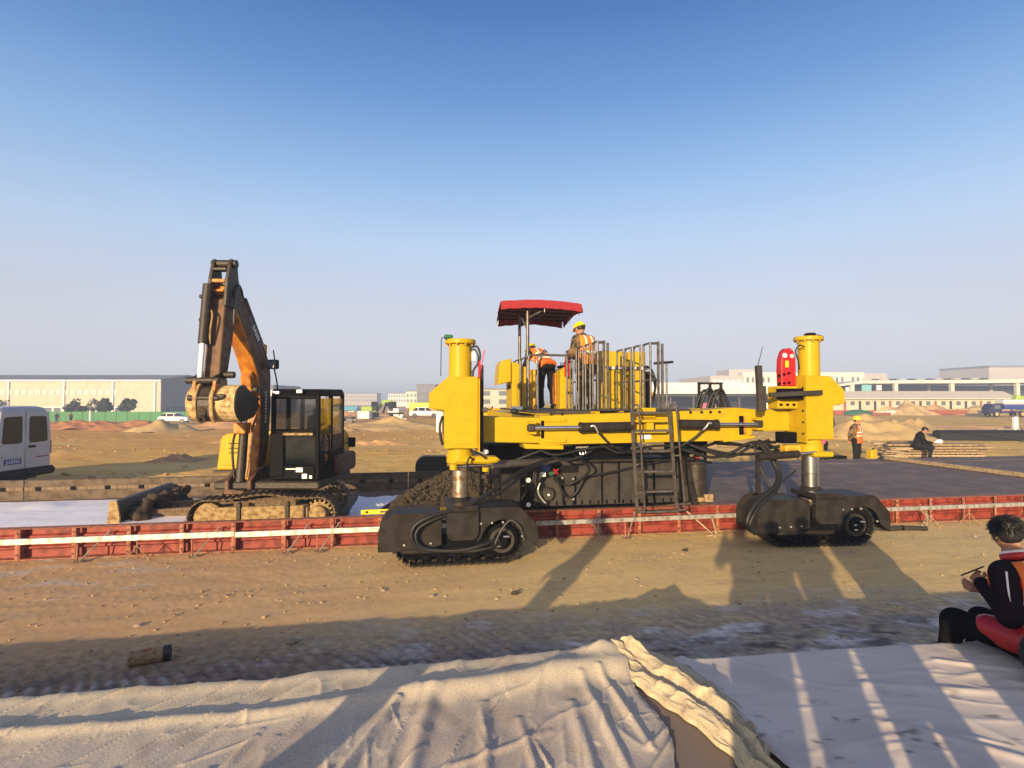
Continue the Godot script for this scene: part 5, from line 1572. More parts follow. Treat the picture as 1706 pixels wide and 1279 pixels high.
func build_excavator():
	var X := thing("excavator", "muddy orange excavator with black cab, bucket raised, standing in the lane", "excavator", EX)
	ex_track(X, 10.68, true)
	ex_track(X, 12.32, false)
	var b := Basis(Vector3.UP, RAIL)
	var LX := func(p: float, y: float, q: float) -> Vector3: return W(p, y, q) - EX
	put(mb().box(LX.call(-2.65, 0.48, 11.5), Vector3(1.1, 0.30, 1.5), b, 0.04), "car_body", M.muddy_track, X)
	put(mb().lathe([Vector2(0, 0.60), Vector2(0.52, 0.60), Vector2(0.52, 0.78), Vector2(0, 0.78)], LX.call(-2.65, 0, 11.5), Vector3.UP, 28), "swing_ring", M.greasy, X)
	# dozer blade with its mud load
	var bl := put(mb().prism(pv([0.0, 0.10, 0.10, 0.08, 0.04, 0.24, 0.04, 0.45, 0.12, 0.66, 0.02, 0.66, -0.05, 0.45, -0.05, 0.22]), LX.call(-4.98, 0, 10.55), b * Vector3(-1, 0, 0), Vector3.UP, b * Vector3(0, 0, -1), 2.3, 0.01), "blade", M.greasy, X)
	put(mb().prism(pv([-0.08, 0.06, 0.14, 0.04, 0.10, 0.68, -0.02, 0.70, -0.07, 0.45]), LX.call(-4.98, 0, 10.51), b * Vector3(-1, 0, 0), Vector3.UP, b * Vector3(0, 0, -1), 0.05, 0.008), "blade_end", M.muddy, bl)
	for q in [11.1, 11.9]:
		put(mb().bar(LX.call(-4.93, 0.34, q), LX.call(-3.2, 0.42, q), 0.12, 0.14), "blade_arm", M.muddy_track, X)
	var lumps := []
	var r3 := RandomNumberGenerator.new()
	r3.seed = 3
	for i in 70:
		var t := r3.randf()
		var w: Vector3 = LX.call(-4.90 + 0.30 * r3.randf(), 0.16 + 0.42 * r3.randf() + 0.06 * t, 10.72 + 2.1 * t)
		lumps.append([w, w + Vector3(r3.randf_range(-0.06, 0.06), r3.randf_range(-0.05, 0.05), 0.05), r3.randf_range(0.045, 0.10), r3.randf_range(0.03, 0.08), 0])
	var lm := mb()
	lm.tint = true
	nets(lm, lumps, 0.03, 60.0, [Color.WHITE])
	lm.tint = false
	put(lm, "mud_load", M.fresh, bl)
	# turntable deck
	put(ebox(-5.35, 0.78, 10.15, -3.45, 0.93, 12.1, 0.03), "deck_frame", M.greasy, X)
	put(eplate([11.68, 0.90, 12.25, 0.90, 12.40, 1.05, 12.40, 1.60, 12.2, 1.74, 11.68, 1.74], -5.55, -3.55, 0.05), "engine_cover", M.yellow_dull, X)
	var tb := put(mb().prism(pv([-5.72, 1.03, -5.02, 1.03, -5.02, 1.74, -5.48, 1.74, -5.60, 1.70, -5.65, 1.62]), E(0, 0, 10.95), Vector3.RIGHT, Vector3.UP, Vector3(0, 0, -1), 0.42, 0.03), "side_cover", M.yellow, X)
	put(mb().prism(pv([-5.60, 1.12, -5.10, 1.12, -5.10, 1.66, -5.46, 1.66, -5.54, 1.60]), E(0, 0, 10.925), Vector3.RIGHT, Vector3.UP, Vector3(0, 0, -1), 0.03, 0.006), "cover_panel", M.yellow, tb)
	for i in 3:
		put(ebox(-5.46, 1.36 + i * 0.09, 10.912, -5.12, 1.375 + i * 0.09, 10.924, 0.0), "louvre", M.steel_black, tb)
	put(ebox(-5.30, 1.16, 10.905, -5.12, 1.24, 10.924, 0.004), "cover_latch", M.steel_brown, tb)
	put(ebox(-5.78, 0.985, 10.93, -5.0, 1.022, 12.0, 0.008), "step_plate", M.steel_brown, X)
	put(ebox(-5.30, 0.86, 10.70, -5.08, 1.06, 10.90, 0.02), "fuel_box", M.yellow_bright, X)
	put(ebox(-5.40, 0.60, 10.6, -5.0, 0.80, 11.0, 0.03), "foot_step", M.boom_side, X)
	# boom foot, boom, ram
	put(eplate([10.05, 0.80, 10.95, 0.80, 10.95, 1.06, 10.70, 1.16, 10.35, 1.12, 10.05, 0.95], -5.10, -5.03, 0.01), "boom_bracket", M.boom_side, X)
	put(eplate([10.05, 0.80, 10.95, 0.80, 10.95, 1.06, 10.70, 1.16, 10.35, 1.12, 10.05, 0.95], -4.70, -4.63, 0.01), "boom_bracket", M.boom_side, X)
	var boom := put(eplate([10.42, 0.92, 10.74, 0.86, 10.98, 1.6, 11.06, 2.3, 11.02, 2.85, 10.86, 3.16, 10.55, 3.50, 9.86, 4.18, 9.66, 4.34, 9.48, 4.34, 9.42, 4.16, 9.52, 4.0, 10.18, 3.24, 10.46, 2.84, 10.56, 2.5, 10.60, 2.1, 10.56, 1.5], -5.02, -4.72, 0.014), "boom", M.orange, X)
	put(eplate([10.52, 1.0, 10.72, 0.90, 10.96, 1.62, 11.04, 2.3, 11.0, 2.84, 10.85, 3.13, 10.54, 3.47, 9.86, 4.15, 9.66, 4.31, 9.50, 4.30, 9.48, 4.18, 9.56, 4.03, 10.21, 3.27, 10.49, 2.86, 10.59, 2.5, 10.63, 2.1, 10.58, 1.5], -4.7205, -4.717, 0.0), "boom_side", M.boom_side, boom)  # thin dark facing: mud and the shade of this side put into its colour
	put(eplate([10.40, 2.94, 10.58, 2.62, 10.50, 2.45, 10.36, 2.52, 10.28, 2.80], -4.96, -4.78, 0.01), "ram_bracket", M.orange, boom)
	put(mb().cyl(E(-5.05, 2.58, 10.42), E(-4.69, 2.58, 10.42), 0.06, 0.06, 12), "ram_pin", M.greasy, boom)
	put(mb().cyl(E(-5.10, 0.98, 10.58), E(-4.64, 0.98, 10.58), 0.07, 0.07, 12), "boom_pin", M.greasy, boom)
	put(mb().cyl(E(-4.87, 0.92, 10.15), E(-4.87, 1.78, 10.27), 0.085, 0.08, 14), "boom_ram", M.greasy, X)
	put(mb().cyl(E(-4.87, 1.78, 10.27), E(-4.87, 2.58, 10.42), 0.04, 0.04, 12), "boom_ram_rod", M.chrome, X)
	put(ebox(-4.98, 1.78, 10.08, -4.76, 1.98, 10.30, 0.02), "ram_guard", M.orange, X)
	epipe([[-4.95, 1.0, 10.1], [-5.0, 1.5, 10.12], [-4.99, 1.8, 10.2], [-4.98, 2.0, 10.4]], 0.022, M.rubber, X)
	epipe([[-4.74, 1.0, 10.1], [-4.70, 1.5, 10.16], [-4.72, 1.9, 10.3], [-4.74, 2.1, 10.5]], 0.022, M.muddy, X)
	# stick ram on the boom's back, hoses, lamp
	put(mb().cyl(E(-4.87, 3.40, 10.92), E(-4.87, 4.20, 10.18), 0.075, 0.07, 14), "stick_ram", M.greasy, X)
	put(mb().cyl(E(-4.87, 4.20, 10.18), E(-4.87, 4.70, 9.66), 0.036, 0.036, 12), "stick_ram_rod", M.steel_grey, X)
	put(eplate([10.80, 3.12, 11.02, 3.28, 11.02, 3.46, 10.84, 3.48, 10.66, 3.36], -4.95, -4.79, 0.01), "ram_foot", M.orange, boom)
	for k in [-4.78, -4.96]:
		epipe([[k, 2.3, 11.10], [k, 2.9, 11.10], [k, 3.25, 10.92], [k, 3.7, 10.46], [k, 4.15, 10.02], [k, 4.32, 9.92], [k, 4.40, 9.80], [k + 0.03, 4.30, 9.66], [k + 0.06, 4.0, 9.52]], 0.022, M.rubber, X)
	epipe([[-4.68, 4.35, 9.60], [-4.66, 4.18, 9.48], [-4.66, 3.9, 9.44], [-4.68, 3.65, 9.45]], 0.02, M.hose_grey, X)
	epipe([[-4.62, 3.35, 10.9], [-4.58, 3.2, 10.86], [-4.56, 3.10, 10.82]], 0.012, M.rubber, X)
	epipe([[-4.58, 3.02, 10.84], [-4.56, 2.7, 10.95], [-4.58, 2.45, 11.0], [-4.66, 2.35, 11.0]], 0.014, M.rubber, X)
	put(ebox(-4.68, 2.98, 10.74, -4.48, 3.16, 10.86, 0.02), "work_lamp", M.plastic_black, X)
	put(ebox(-4.66, 3.00, 10.725, -4.50, 3.14, 10.74, 0.006), "lamp_glass", M.window_far, X.get_child(X.get_child_count() - 1))
	put(eplate([10.06, 3.86, 10.14, 3.93, 10.66, 3.36, 10.58, 3.29], -4.7165, -4.712, 0.0), "maker_plate", M.navy, boom)
	var td := Vector3(0, -0.735, -0.678)
	text("SANY", 0.105, M.stripe, boom, E(-4.709, 3.61, 10.36), Basis(td, Vector3.RIGHT.cross(td), Vector3.RIGHT))
	text("1391608041", 0.085, M.stripe, boom, E(-4.714, 2.25, 10.82), Basis(Vector3.UP, Vector3(0, 0, 1), Vector3.RIGHT))
	# stick with forked head
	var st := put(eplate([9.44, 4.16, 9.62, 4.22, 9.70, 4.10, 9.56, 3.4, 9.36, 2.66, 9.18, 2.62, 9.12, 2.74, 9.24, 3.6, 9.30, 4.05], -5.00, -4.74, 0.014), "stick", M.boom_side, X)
	for x in [-5.04, -4.76]:
		put(eplate([9.24, 3.95, 9.30, 4.40, 9.38, 4.66, 9.44, 4.76, 9.56, 4.76, 9.62, 4.66, 9.66, 4.45, 9.76, 4.22, 9.74, 4.05, 9.60, 3.92], x, x + 0.06, 0.01), "stick_cheek", M.greasy, st)
	put(ebox(-4.98, 4.34, 9.30, -4.76, 4.40, 9.40, 0.01), "head_web", M.orange, st)
	put(ebox(-4.98, 4.18, 9.26, -4.76, 4.22, 9.36, 0.01), "head_web", M.orange, st)
	put(ebox(-4.98, 4.55, 9.34, -4.76, 4.60, 9.50, 0.01), "head_web", M.greasy, st)
	for k in [[4.69, 9.50], [4.18, 9.58]]:
		put(mb().cyl(E(-5.07, k[0], k[1]), E(-4.66, k[0], k[1]), 0.07, 0.07, 12), "head_pin", M.greasy, st)
	put(mb().cyl(E(-4.98, 4.28, 9.20), E(-4.98, 3.30, 9.06), 0.078, 0.072, 14), "bucket_ram", M.greasy, X)
	put(mb().cyl(E(-4.98, 3.32, 9.063), E(-4.98, 2.70, 8.99), 0.040, 0.040, 12), "bucket_ram_rod", M.white, X)
	for y in [4.1, 3.72]:
		put(mb().cyl(E(-5.06, y, 9.16), E(-5.06, y - 0.05, 9.15), 0.035, 0.035, 8), "ram_port", M.greasy, X)
	epipe([[-4.90, 3.85, 9.16], [-4.86, 3.75, 9.12], [-4.88, 3.5, 9.10], [-4.89, 3.3, 9.12]], 0.016, M.muddy, X)
	# linkage
	for x in [-5.08, -4.76]:
		put(mb().bar(E(x, 2.70, 8.98), E(x, 2.80, 9.26), 0.05, 0.10), "rocker_link", M.greasy, X)
		put(mb().bar(E(x + 0.05, 2.72, 8.99), E(x + 0.05, 2.38, 8.92), 0.05, 0.11, Vector3(0, 0, 1)), "bucket_link", M.orange, X)
	put(mb().cyl(E(-5.18, 2.70, 8.98), E(-4.66, 2.70, 8.98), 0.055, 0.055, 12), "link_pin", M.greasy, X)
	put(mb().cyl(E(-5.10, 2.80, 9.26), E(-4.56, 2.80, 9.26), 0.055, 0.055, 12), "link_pin", M.greasy, X)
	# bucket: curled shell, side plates, teeth pointing back at the boom
	var bk := mb()
	var prof := []
	for i in 15:
		var a := lerpf(1.35, 4.55, i / 14.0)
		prof.append(Vector2(9.20 - 0.0 + 0.34 * -sin(a - 1.57 + 1.57) * 0.0, 0.0))
	var sh := []
	for i in 13:
		var a := lerpf(80.0, 268.0, i / 12.0) * PI / 180.0
		sh.append(Vector2(9.18 + cos(a) * 0.30, 2.335 + sin(a) * 0.30))
	sh.append(Vector2(9.55, 2.10))
	sh.append(Vector2(9.74, 2.30))
	for i in sh.size() - 1:
		var p0: Vector2 = sh[i]
		var p1: Vector2 = sh[i + 1]
		var nn2 := Vector2((p1 - p0).y, -(p1 - p0).x).normalized()
		var nn := Vector3(0, nn2.y, -nn2.x)
		if nn2.dot((p0 + p1) * 0.5 - Vector2(9.3, 2.4)) < 0.0:
			nn = -nn
		var in0 := p0 + (Vector2(9.25, 2.35) - p0).normalized() * 0.02
		var in1 := p1 + (Vector2(9.25, 2.35) - p1).normalized() * 0.02
		bk.q(E(-5.12, p0.y, p0.x), E(-4.38, p0.y, p0.x), E(-4.38, p1.y, p1.x), E(-5.12, p1.y, p1.x), nn)
		bk.q(E(-5.12, in0.y, in0.x), E(-4.38, in0.y, in0.x), E(-4.38, in1.y, in1.x), E(-5.12, in1.y, in1.x), -nn)
	var bu := put(bk, "bucket", M.bucket_yellow, X)
	var side := []
	for k in sh:
		side.append_array([k.x, k.y])
	side.append_array([9.66, 2.44, 9.30, 2.58])
	put(eplate(side, -5.145, -5.122, 0.006), "bucket_side", M.bucket_yellow, bu)
	put(eplate(side, -4.378, -4.355, 0.006), "bucket_side", M.greasy, bu)  # same plate near black, shade on this end painted into its colour
	for i in 5:
		put(mb().bar(E(-5.04 + i * 0.147, 2.31, 9.70), E(-5.04 + i * 0.147, 2.42, 9.88), 0.07, 0.05), "tooth", M.greasy, bu)
	for x in [-4.98, -4.72]:
		put(eplate([8.95, 2.02, 8.86, 2.12, 8.83, 2.30, 8.84, 2.46, 8.94, 2.62, 9.10, 2.74, 9.30, 2.72, 9.30, 2.56, 9.10, 2.60, 8.95, 2.44, 8.91, 2.28, 8.98, 2.10], x - 0.03, x + 0.03, 0.006), "bucket_ear", M.muddy, bu)
	put(eplate([8.96, 2.06, 8.875, 2.14, 8.855, 2.30, 8.87, 2.44, 8.97, 2.58, 9.10, 2.64, 9.0, 2.40, 9.0, 2.2], -4.95, -4.75, 0.01), "ear_web", M.greasy, bu)
	put(mb().cyl(E(-5.10, 2.42, 8.90), E(-4.62, 2.42, 8.90), 0.05, 0.05, 12), "bucket_pin", M.greasy, bu)
	put(mb().lathe([Vector2(0.03, 0.0), Vector2(0.065, 0.0), Vector2(0.065, 0.05), Vector2(0.03, 0.05)], E(-4.85, 2.10, 8.86), Vector3(0, -0.3, 1), 14), "lifting_eye", M.greasy, bu)
	put(mb().ball(E(-4.60, 2.42, 8.90), Vector3(0.10, 0.07, 0.03), Basis.from_euler(Vector3(0.3, 0, 0.4)), 10), "mud_clot", M.greasy, bu)
	put(mb().ball(E(-4.86, 2.20, 8.86), Vector3(0.07, 0.11, 0.03), Basis.from_euler(Vector3(-0.1, 0, 0.2)), 10), "mud_clot", M.fresh, bu)
	# cab
	var cb := put(ebox(-4.32, 0.95, 10.14, -3.46, 1.02, 11.62, 0.02), "cab", M.steel_black, X)
	put(eplate([10.16, 2.50, 10.22, 2.585, 11.5, 2.60, 11.62, 2.52, 11.64, 2.46, 10.14, 2.46], -4.335, -3.445, 0.025), "cab_roof", M.steel_black, cb)
	for k in [[-4.33, 10.13, -4.25], [-3.53, 10.13, -3.45]]:
		put(ebox(k[0], 0.98, 10.13, k[2], 2.48, 10.21, 0.02), "front_pillar", M.steel_black, cb)
	for k in [[-4.33, -4.26], [-3.52, -3.45]]:
		put(ebox(k[0], 0.98, 10.82, k[1], 2.48, 10.90, 0.015), "door_pillar", M.steel_black, cb)
		put(ebox(k[0], 0.98, 11.54, k[1], 2.48, 11.63, 0.015), "rear_pillar", M.steel_black, cb)
	put(ebox(-4.25, 2.40, 10.14, -3.53, 2.475, 10.20, 0.01), "windscreen_top", M.steel_black, cb)
	put(ebox(-4.25, 1.80, 10.135, -3.53, 1.87, 10.19, 0.01), "windscreen_bar", M.steel_black, cb)
	put(ebox(-4.10, 1.755, 10.10, -3.56, 1.80, 10.134, 0.006), "wiper_rail", M.muddy, cb)
	put(ebox(-4.25, 1.88, 10.155, -3.53, 2.395, 10.162, 0.0), "windscreen", M.glass, cb)
	put(ebox(-4.25, 1.22, 10.155, -3.53, 1.795, 10.162, 0.0), "lower_screen", M.glass, cb)
	put(ebox(-4.25, 0.97, 10.12, -3.53, 1.215, 10.20, 0.015), "front_panel", M.steel_black, cb)
	put(ebox(-4.33, 1.02, 10.10, -4.08, 1.80, 10.15, 0.015), "wiper_box", M.steel_black, cb)
	put(ebox(-4.04, 1.145, 10.112, -3.84, 1.165, 10.119, 0.0), "sticker", M.white, cb)
	put(ebox(-3.86, 1.10, 10.112, -3.74, 1.18, 10.119, 0.0), "sticker", M.white, cb)
	put(ebox(-3.75, 0.985, 10.112, -3.66, 1.07, 10.119, 0.0), "sticker", M.white, cb)
	put(ebox(-3.62, 0.985, 10.112, -3.57, 1.04, 10.119, 0.0), "sticker", M.stripe, cb)
	put(ebox(-3.85, 2.50, 10.06, -3.73, 2.585, 10.17, 0.012), "roof_lamp", M.plastic_black, cb)
	put(ebox(-3.84, 2.512, 10.05, -3.74, 2.573, 10.062, 0.004), "lamp_glass", M.white, cb)
	put(ebox(-4.28, 2.49, 10.08, -4.16, 2.55, 10.16, 0.012), "roof_lamp", M.bolt, cb)
	# right side of the cab with its windows
	put(ebox(-3.475, 1.0, 10.22, -3.452, 1.42, 11.60, 0.006), "side_panel", M.steel_black, cb)
	put(ebox(-3.475, 1.42, 10.22, -3.46, 2.42, 10.815, 0.0), "side_window", M.glass, cb)
	put(ebox(-3.475, 1.72, 10.91, -3.46, 2.42, 11.535, 0.0), "side_window", M.glass, cb)
	put(ebox(-3.478, 1.42, 10.91, -3.452, 1.72, 11.535, 0.006), "side_panel", M.boom_side, cb)
	put(ebox(-4.325, 1.0, 10.22, -4.30, 1.5, 11.60, 0.006), "side_panel", M.steel_black, cb)
	put(ebox(-4.32, 1.5, 10.22, -4.305, 2.42, 11.53, 0.0), "side_window", M.glass, cb)
	put(ebox(-4.25, 1.0, 11.56, -3.53, 1.75, 11.60, 0.006), "rear_panel", M.steel_black, cb)
	put(ebox(-4.25, 1.75, 11.58, -3.53, 2.42, 11.586, 0.0), "rear_window", M.glass, cb)
	put(ebox(-3.90, 1.75, 11.575, -3.86, 2.42, 11.60, 0.004), "rear_bar", M.steel_black, cb)
	epipe([[-3.42, 1.12, 10.45], [-3.39, 1.3, 10.45], [-3.39, 1.6, 10.5], [-3.42, 1.75, 10.5]], 0.014, M.steel_black, cb, "grab_handle")
	put(ebox(-3.455, 1.22, 10.36, -3.443, 1.42, 10.62, 0.004), "class_sticker", M.plastic_black, cb)
	text("75", 0.12, M.amber, cb, E(-3.442, 1.32, 10.49), Basis(Vector3(0, 0, -1), Vector3.UP, Vector3.RIGHT))
	put(ebox(-3.46, 0.95, 10.9, -3.30, 1.32, 12.0, 0.05), "side_skirt", M.boom_side, X)
	put(ebox(-3.36, 1.42, 11.58, -3.22, 1.62, 11.66, 0.015), "mirror", M.steel_black, X)
	put(mb().cyl(E(-3.46, 1.5, 11.6), E(-3.30, 1.52, 11.62), 0.012, 0.012, 6), "mirror_arm", M.steel_black, X)
	# inside the cab
	put(eplate([10.85, 1.02, 11.3, 1.02, 11.3, 1.42, 10.85, 1.38], -4.12, -3.68, 0.04), "seat", M.seat, cb)
	put(eplate([11.18, 1.40, 11.32, 1.40, 11.42, 2.05, 11.30, 2.08], -4.10, -3.70, 0.04), "seat_back", M.seat, cb)
	put(ebox(-4.0, 2.06, 11.32, -3.80, 2.22, 11.40, 0.03), "headrest", M.seat, cb)
	put(mb().cyl(E(-4.10, 1.02, 10.6), E(-4.12, 1.75, 10.66), 0.02, 0.02, 8), "joystick", M.seat, cb)
	put(ebox(-4.05, 1.5, 10.62, -3.92, 1.66, 10.66, 0.01), "display", M.plastic_black, cb)
	put(mb().cyl(E(-3.75, 1.02, 10.55), E(-3.74, 1.72, 10.66), 0.018, 0.018, 8), "lever", M.seat, cb)


# ---------------------------------------------------------------- van, cars and far machines
func wheel(r: float, w: float, tyre: Material, rim: Material, parent: Node3D, at: Vector3) -> void:
	var t := put(mb().lathe([Vector2(r * 0.6, -w * 0.5), Vector2(r * 0.92, -w * 0.5), Vector2(r, -w * 0.36), Vector2(r, w * 0.36), Vector2(r * 0.92, w * 0.5), Vector2(r * 0.6, w * 0.5)], Vector3.ZERO, Vector3(0, 0, 1), 22), "tyre", tyre, parent)
	t.position = at
	put(mb().lathe([Vector2(0, -w * 0.40), Vector2(r * 0.58, -w * 0.42), Vector2(r * 0.62, -w * 0.48), Vector2(r * 0.62, w * 0.48), Vector2(r * 0.58, w * 0.42), Vector2(0.0, w * 0.40)], Vector3.ZERO, Vector3(0, 0, 1), 18), "rim", rim, t)


func car(label: String, at: Vector3, yaw: float) -> void:
	var c := thing("parked_car", label, "car", at, yaw, "white cars parked far off")
	put(mb().prism(pv([-2.15, 0.30, 2.15, 0.30, 2.2, 0.55, 2.12, 0.80, 1.2, 0.98, -1.9, 1.02, -2.2, 0.85]), Vector3(0, 0, -0.85), Vector3.RIGHT, Vector3.UP, Vector3(0, 0, 1), 1.7, 0.08), "body", M.car_white, c)
	put(mb().prism(pv([-1.85, 1.0, 1.15, 0.98, 0.45, 1.46, -1.2, 1.50]), Vector3(0, 0, -0.74), Vector3.RIGHT, Vector3.UP, Vector3(0, 0, 1), 1.48, 0.05), "cabin", M.tinted, c)
	put(mb().prism(pv([-1.35, 1.45, 0.5, 1.43, 0.3, 1.52, -1.1, 1.54]), Vector3(0, 0, -0.72), Vector3.RIGHT, Vector3.UP, Vector3(0, 0, 1), 1.44, 0.03), "roof", M.car_white, c)
	for x in [-0.95, 0.1]:
		put(mb().bb(Vector3(x, 1.0, 0.735), Vector3(x + 0.09, 1.47, 0.755), 0.0), "pillar", M.car_white, c)
	for x in [-1.4, 1.4]:
		for z in [-0.78, 0.78]:
			wheel(0.34, 0.2, M.rubber, M.steel_grey, c, Vector3(x, 0.33, z))
	put(mb().bb(Vector3(-2.22, 0.72, 0.45), Vector3(-2.1, 0.86, 0.8), 0.02), "tail_lamp", M.lamp_red, c)
	put(mb().bb(Vector3(2.06, 0.62, 0.45), Vector3(2.17, 0.76, 0.8), 0.02), "headlamp", M.bolt, c)


func build_vehicles():
	# van seen from behind at the left edge: local +x is its rear
	var V := thing("delivery_van", "pale grey white van with dark rear windows, cut by the left edge", "van", Vector3(-12.72, -0.02, -14.75), -0.04)
	# body as a loft of rounded sections along x
	var secs := [[-4.75, 0.50, 1.10, 0.60], [-4.6, 0.46, 1.25, 0.76], [-3.9, 0.44, 1.45, 0.83], [-3.2, 0.44, 2.12, 0.84], [-2.8, 0.44, 2.22, 0.85], [-0.25, 0.44, 2.25, 0.85], [-0.06, 0.44, 2.22, 0.835], [0.0, 0.46, 2.14, 0.80]]
	var bm := mb()
	var ring := func(s: Array) -> Array:
		var r := []
		var hh: float = (s[2] - s[1]) * 0.5
		for k in 40:
			var a := TAU * k / 40.0
			var cx := signf(cos(a)) * pow(absf(cos(a)), 0.26)
			var cy := signf(sin(a)) * pow(absf(sin(a)), 0.26)
			var w: float = s[3] * (1.0 - 0.10 * maxf(0.0, cy) * maxf(0.0, (s[2] - 1.6)) / 0.65)
			r.append(Vector3(s[0], s[1] + hh + hh * cy, w * cx))
		return r
	for i in secs.size() - 1:
		var a: Array = ring.call(secs[i])
		var d: Array = ring.call(secs[i + 1])
		for k in 40:
			bm.face(a[k], a[(k + 1) % 40], d[(k + 1) % 40], d[k], Vector3((secs[i][0] + secs[i + 1][0]) * 0.5, 1.2, 0))
	var last: Array = ring.call(secs[-1])
	for k in 40:
		bm.t(Vector3(0.03, 1.3, 0), last[k], last[(k + 1) % 40], Vector3.RIGHT, Vector3.RIGHT, Vector3.RIGHT)
	put(bm, "body", M.white_paint, V)
	for s in [-1.0, 1.0]:
		var d := put(mb().prism(pv([s * 0.012, 0.62, s * 0.76, 0.62, s * 0.765, 1.5, s * 0.70, 2.08, s * 0.012, 2.10]), Vector3(0.012, 0, 0), Vector3(0, 0, -1), Vector3.UP, Vector3.RIGHT, 0.028, 0.01), "rear_door", M.white_paint, V)
		put(mb().prism(pv([s * 0.10, 1.34, s * 0.14, 1.28, s * 0.62, 1.29, s * 0.665, 1.34, s * 0.62, 1.93, s * 0.57, 1.97, s * 0.14, 1.98, s * 0.10, 1.93]), Vector3(0.034, 0, 0), Vector3(0, 0, -1), Vector3.UP, Vector3.RIGHT, 0.012, 0.004), "window", M.tinted, d)
		put(mb().bb(Vector3(-0.05, 0.95, s * 0.79 - 0.035), Vector3(0.03, 1.30, s * 0.79 + 0.04), 0.02), "tail_lamp", M.lamp_red, V)
		for x in [-3.85, -0.95]:
			wheel(0.34, 0.22, M.rubber, M.steel_grey, V, Vector3(x, 0.34, s * 0.72))
	put(mb().bb(Vector3(0.042, 1.15, -0.28), Vector3(0.075, 1.21, -0.08), 0.012), "handle", M.plastic_black, V)
	put(mb().bb(Vector3(-0.28, 0.40, -0.87), Vector3(0.14, 0.62, 0.87), 0.07), "bumper", M.plastic_black, V)
	put(mb().bb(Vector3(-4.2, 0.30, -0.7), Vector3(-0.25, 0.48, 0.7), 0.03), "underbody", M.plastic_black, V)
	put(mb().bb(Vector3(0.041, 0.76, 0.12), Vector3(0.052, 0.90, 0.60), 0.004), "number_plate", M.plate_blue, V)
	text("J-L5722", 0.082, M.white, V, Vector3(0.054, 0.83, 0.36), Basis(Vector3(0, 0, -1), Vector3.UP, Vector3.RIGHT))
	put(mb().bb(Vector3(0.041, 0.94, 0.05), Vector3(0.056, 1.0, 0.66), 0.008), "plate_lamp_bar", M.white_paint, V)
	put(mb().bb(Vector3(0.041, 0.88, -0.68), Vector3(0.044, 0.91, -0.30), 0.0), "badge", M.lamp_red, V)
	car("white saloon car parked before the green fence", Vector3(-52.5, -1.25, -88.0), 0.12)
	car("white hatchback parked far off just left of the yellow column", Vector3(-13.0, -0.30, -84.0), 0.1)
	# far machines
	var f := thing("distant_excavator", "small lime green excavator working far off left of the column", "excavator", Vector3(-24.6, -0.7, -98.0), 0.2)
	put(mb().bb(Vector3(-1.6, 0.0, -1.1), Vector3(1.6, 0.8, 1.1), 0.25), "track", M.steel_black, f)
	put(mb().bb(Vector3(-1.4, 0.9, -1.0), Vector3(1.1, 1.9, 1.0), 0.1), "engine_cover", M.lime, f)
	put(mb().bb(Vector3(0.2, 0.95, 0.1), Vector3(1.4, 2.7, 1.0), 0.1), "cab", M.tinted, f)
	put(mb().prism(pv([0.9, 1.3, 2.2, 3.0, 3.6, 3.0, 3.7, 2.6, 2.5, 2.5, 1.4, 1.1]), Vector3(0, 0, -0.5), Vector3.RIGHT, Vector3.UP, Vector3(0, 0, 1), 0.4, 0.03), "boom", M.lime, f)
	put(mb().bar(Vector3(3.5, 2.9, -0.3), Vector3(4.6, 0.9, -0.3), 0.3, 0.35), "stick", M.steel_black, f)
	put(mb().prism(pv([4.2, 0.5, 4.9, 0.4, 5.0, 1.0, 4.5, 1.2]), Vector3(0, 0, -0.7), Vector3.RIGHT, Vector3.UP, Vector3(0, 0, 1), 0.8, 0.03), "bucket", M.steel_dark, f)
	var g := thing("distant_excavator", "second far machine, black cab over white counterweight, by the column", "excavator", Vector3(-19.6, -0.6, -95.0), -0.4)
	put(mb().bb(Vector3(-1.3, 0.0, -0.9), Vector3(1.3, 0.7, 0.9), 0.2), "track", M.steel_black, g)
	put(mb().bb(Vector3(-1.0, 0.75, -0.9), Vector3(1.2, 1.5, 0.9), 0.1), "engine_cover", M.sheet_white, g)
	put(mb().bb(Vector3(-0.9, 0.9, -0.1), Vector3(0.2, 2.6, 0.9), 0.08), "cab", M.tinted, g)
	put(mb().bar(Vector3(-0.8, 1.2, -0.4), Vector3(-2.2, 2.4, -0.4), 0.25, 0.3), "boom", M.steel_black, g)
	put(mb().bar(Vector3(-2.1, 2.4, -0.4), Vector3(-2.8, 0.6, -0.4), 0.2, 0.25), "stick", M.steel_black, g)
	var y := thing("distant_loader", "yellow construction truck far behind the white hatchback", "truck", Vector3(-15.6, -0.5, -100.0), 0.0)
	put(mb().bb(Vector3(-2.4, 0.8, -1.2), Vector3(1.2, 2.3, 1.2), 0.1), "body", M.yellow_bright, y)
	put(mb().bb(Vector3(1.2, 0.7, -1.1), Vector3(2.6, 1.7, 1.1), 0.1), "cab", M.yellow_dull, y)
	for x in [-1.5, 1.7]:
		wheel(0.5, 0.35, M.rubber, M.steel_grey, y, Vector3(x, 0.5, 1.0))
	# blue tank truck on the right
	var k := thing("tank_truck", "small blue truck carrying a white and blue tank at the right edge", "truck", Vector3(65.4, 0.05, -75.0), 0.0)
	put(mb().bb(Vector3(-2.4, 0.55, -0.8), Vector3(2.6, 0.75, 0.8), 0.03), "chassis", M.navy, k)
	put(mb().prism(pv([-2.5, 0.5, -0.9, 0.5, -0.9, 1.75, -2.1, 1.75, -2.5, 1.2]), Vector3(0, 0, -0.75), Vector3.RIGHT, Vector3.UP, Vector3(0, 0, 1), 1.5, 0.06), "cab", M.navy, k)
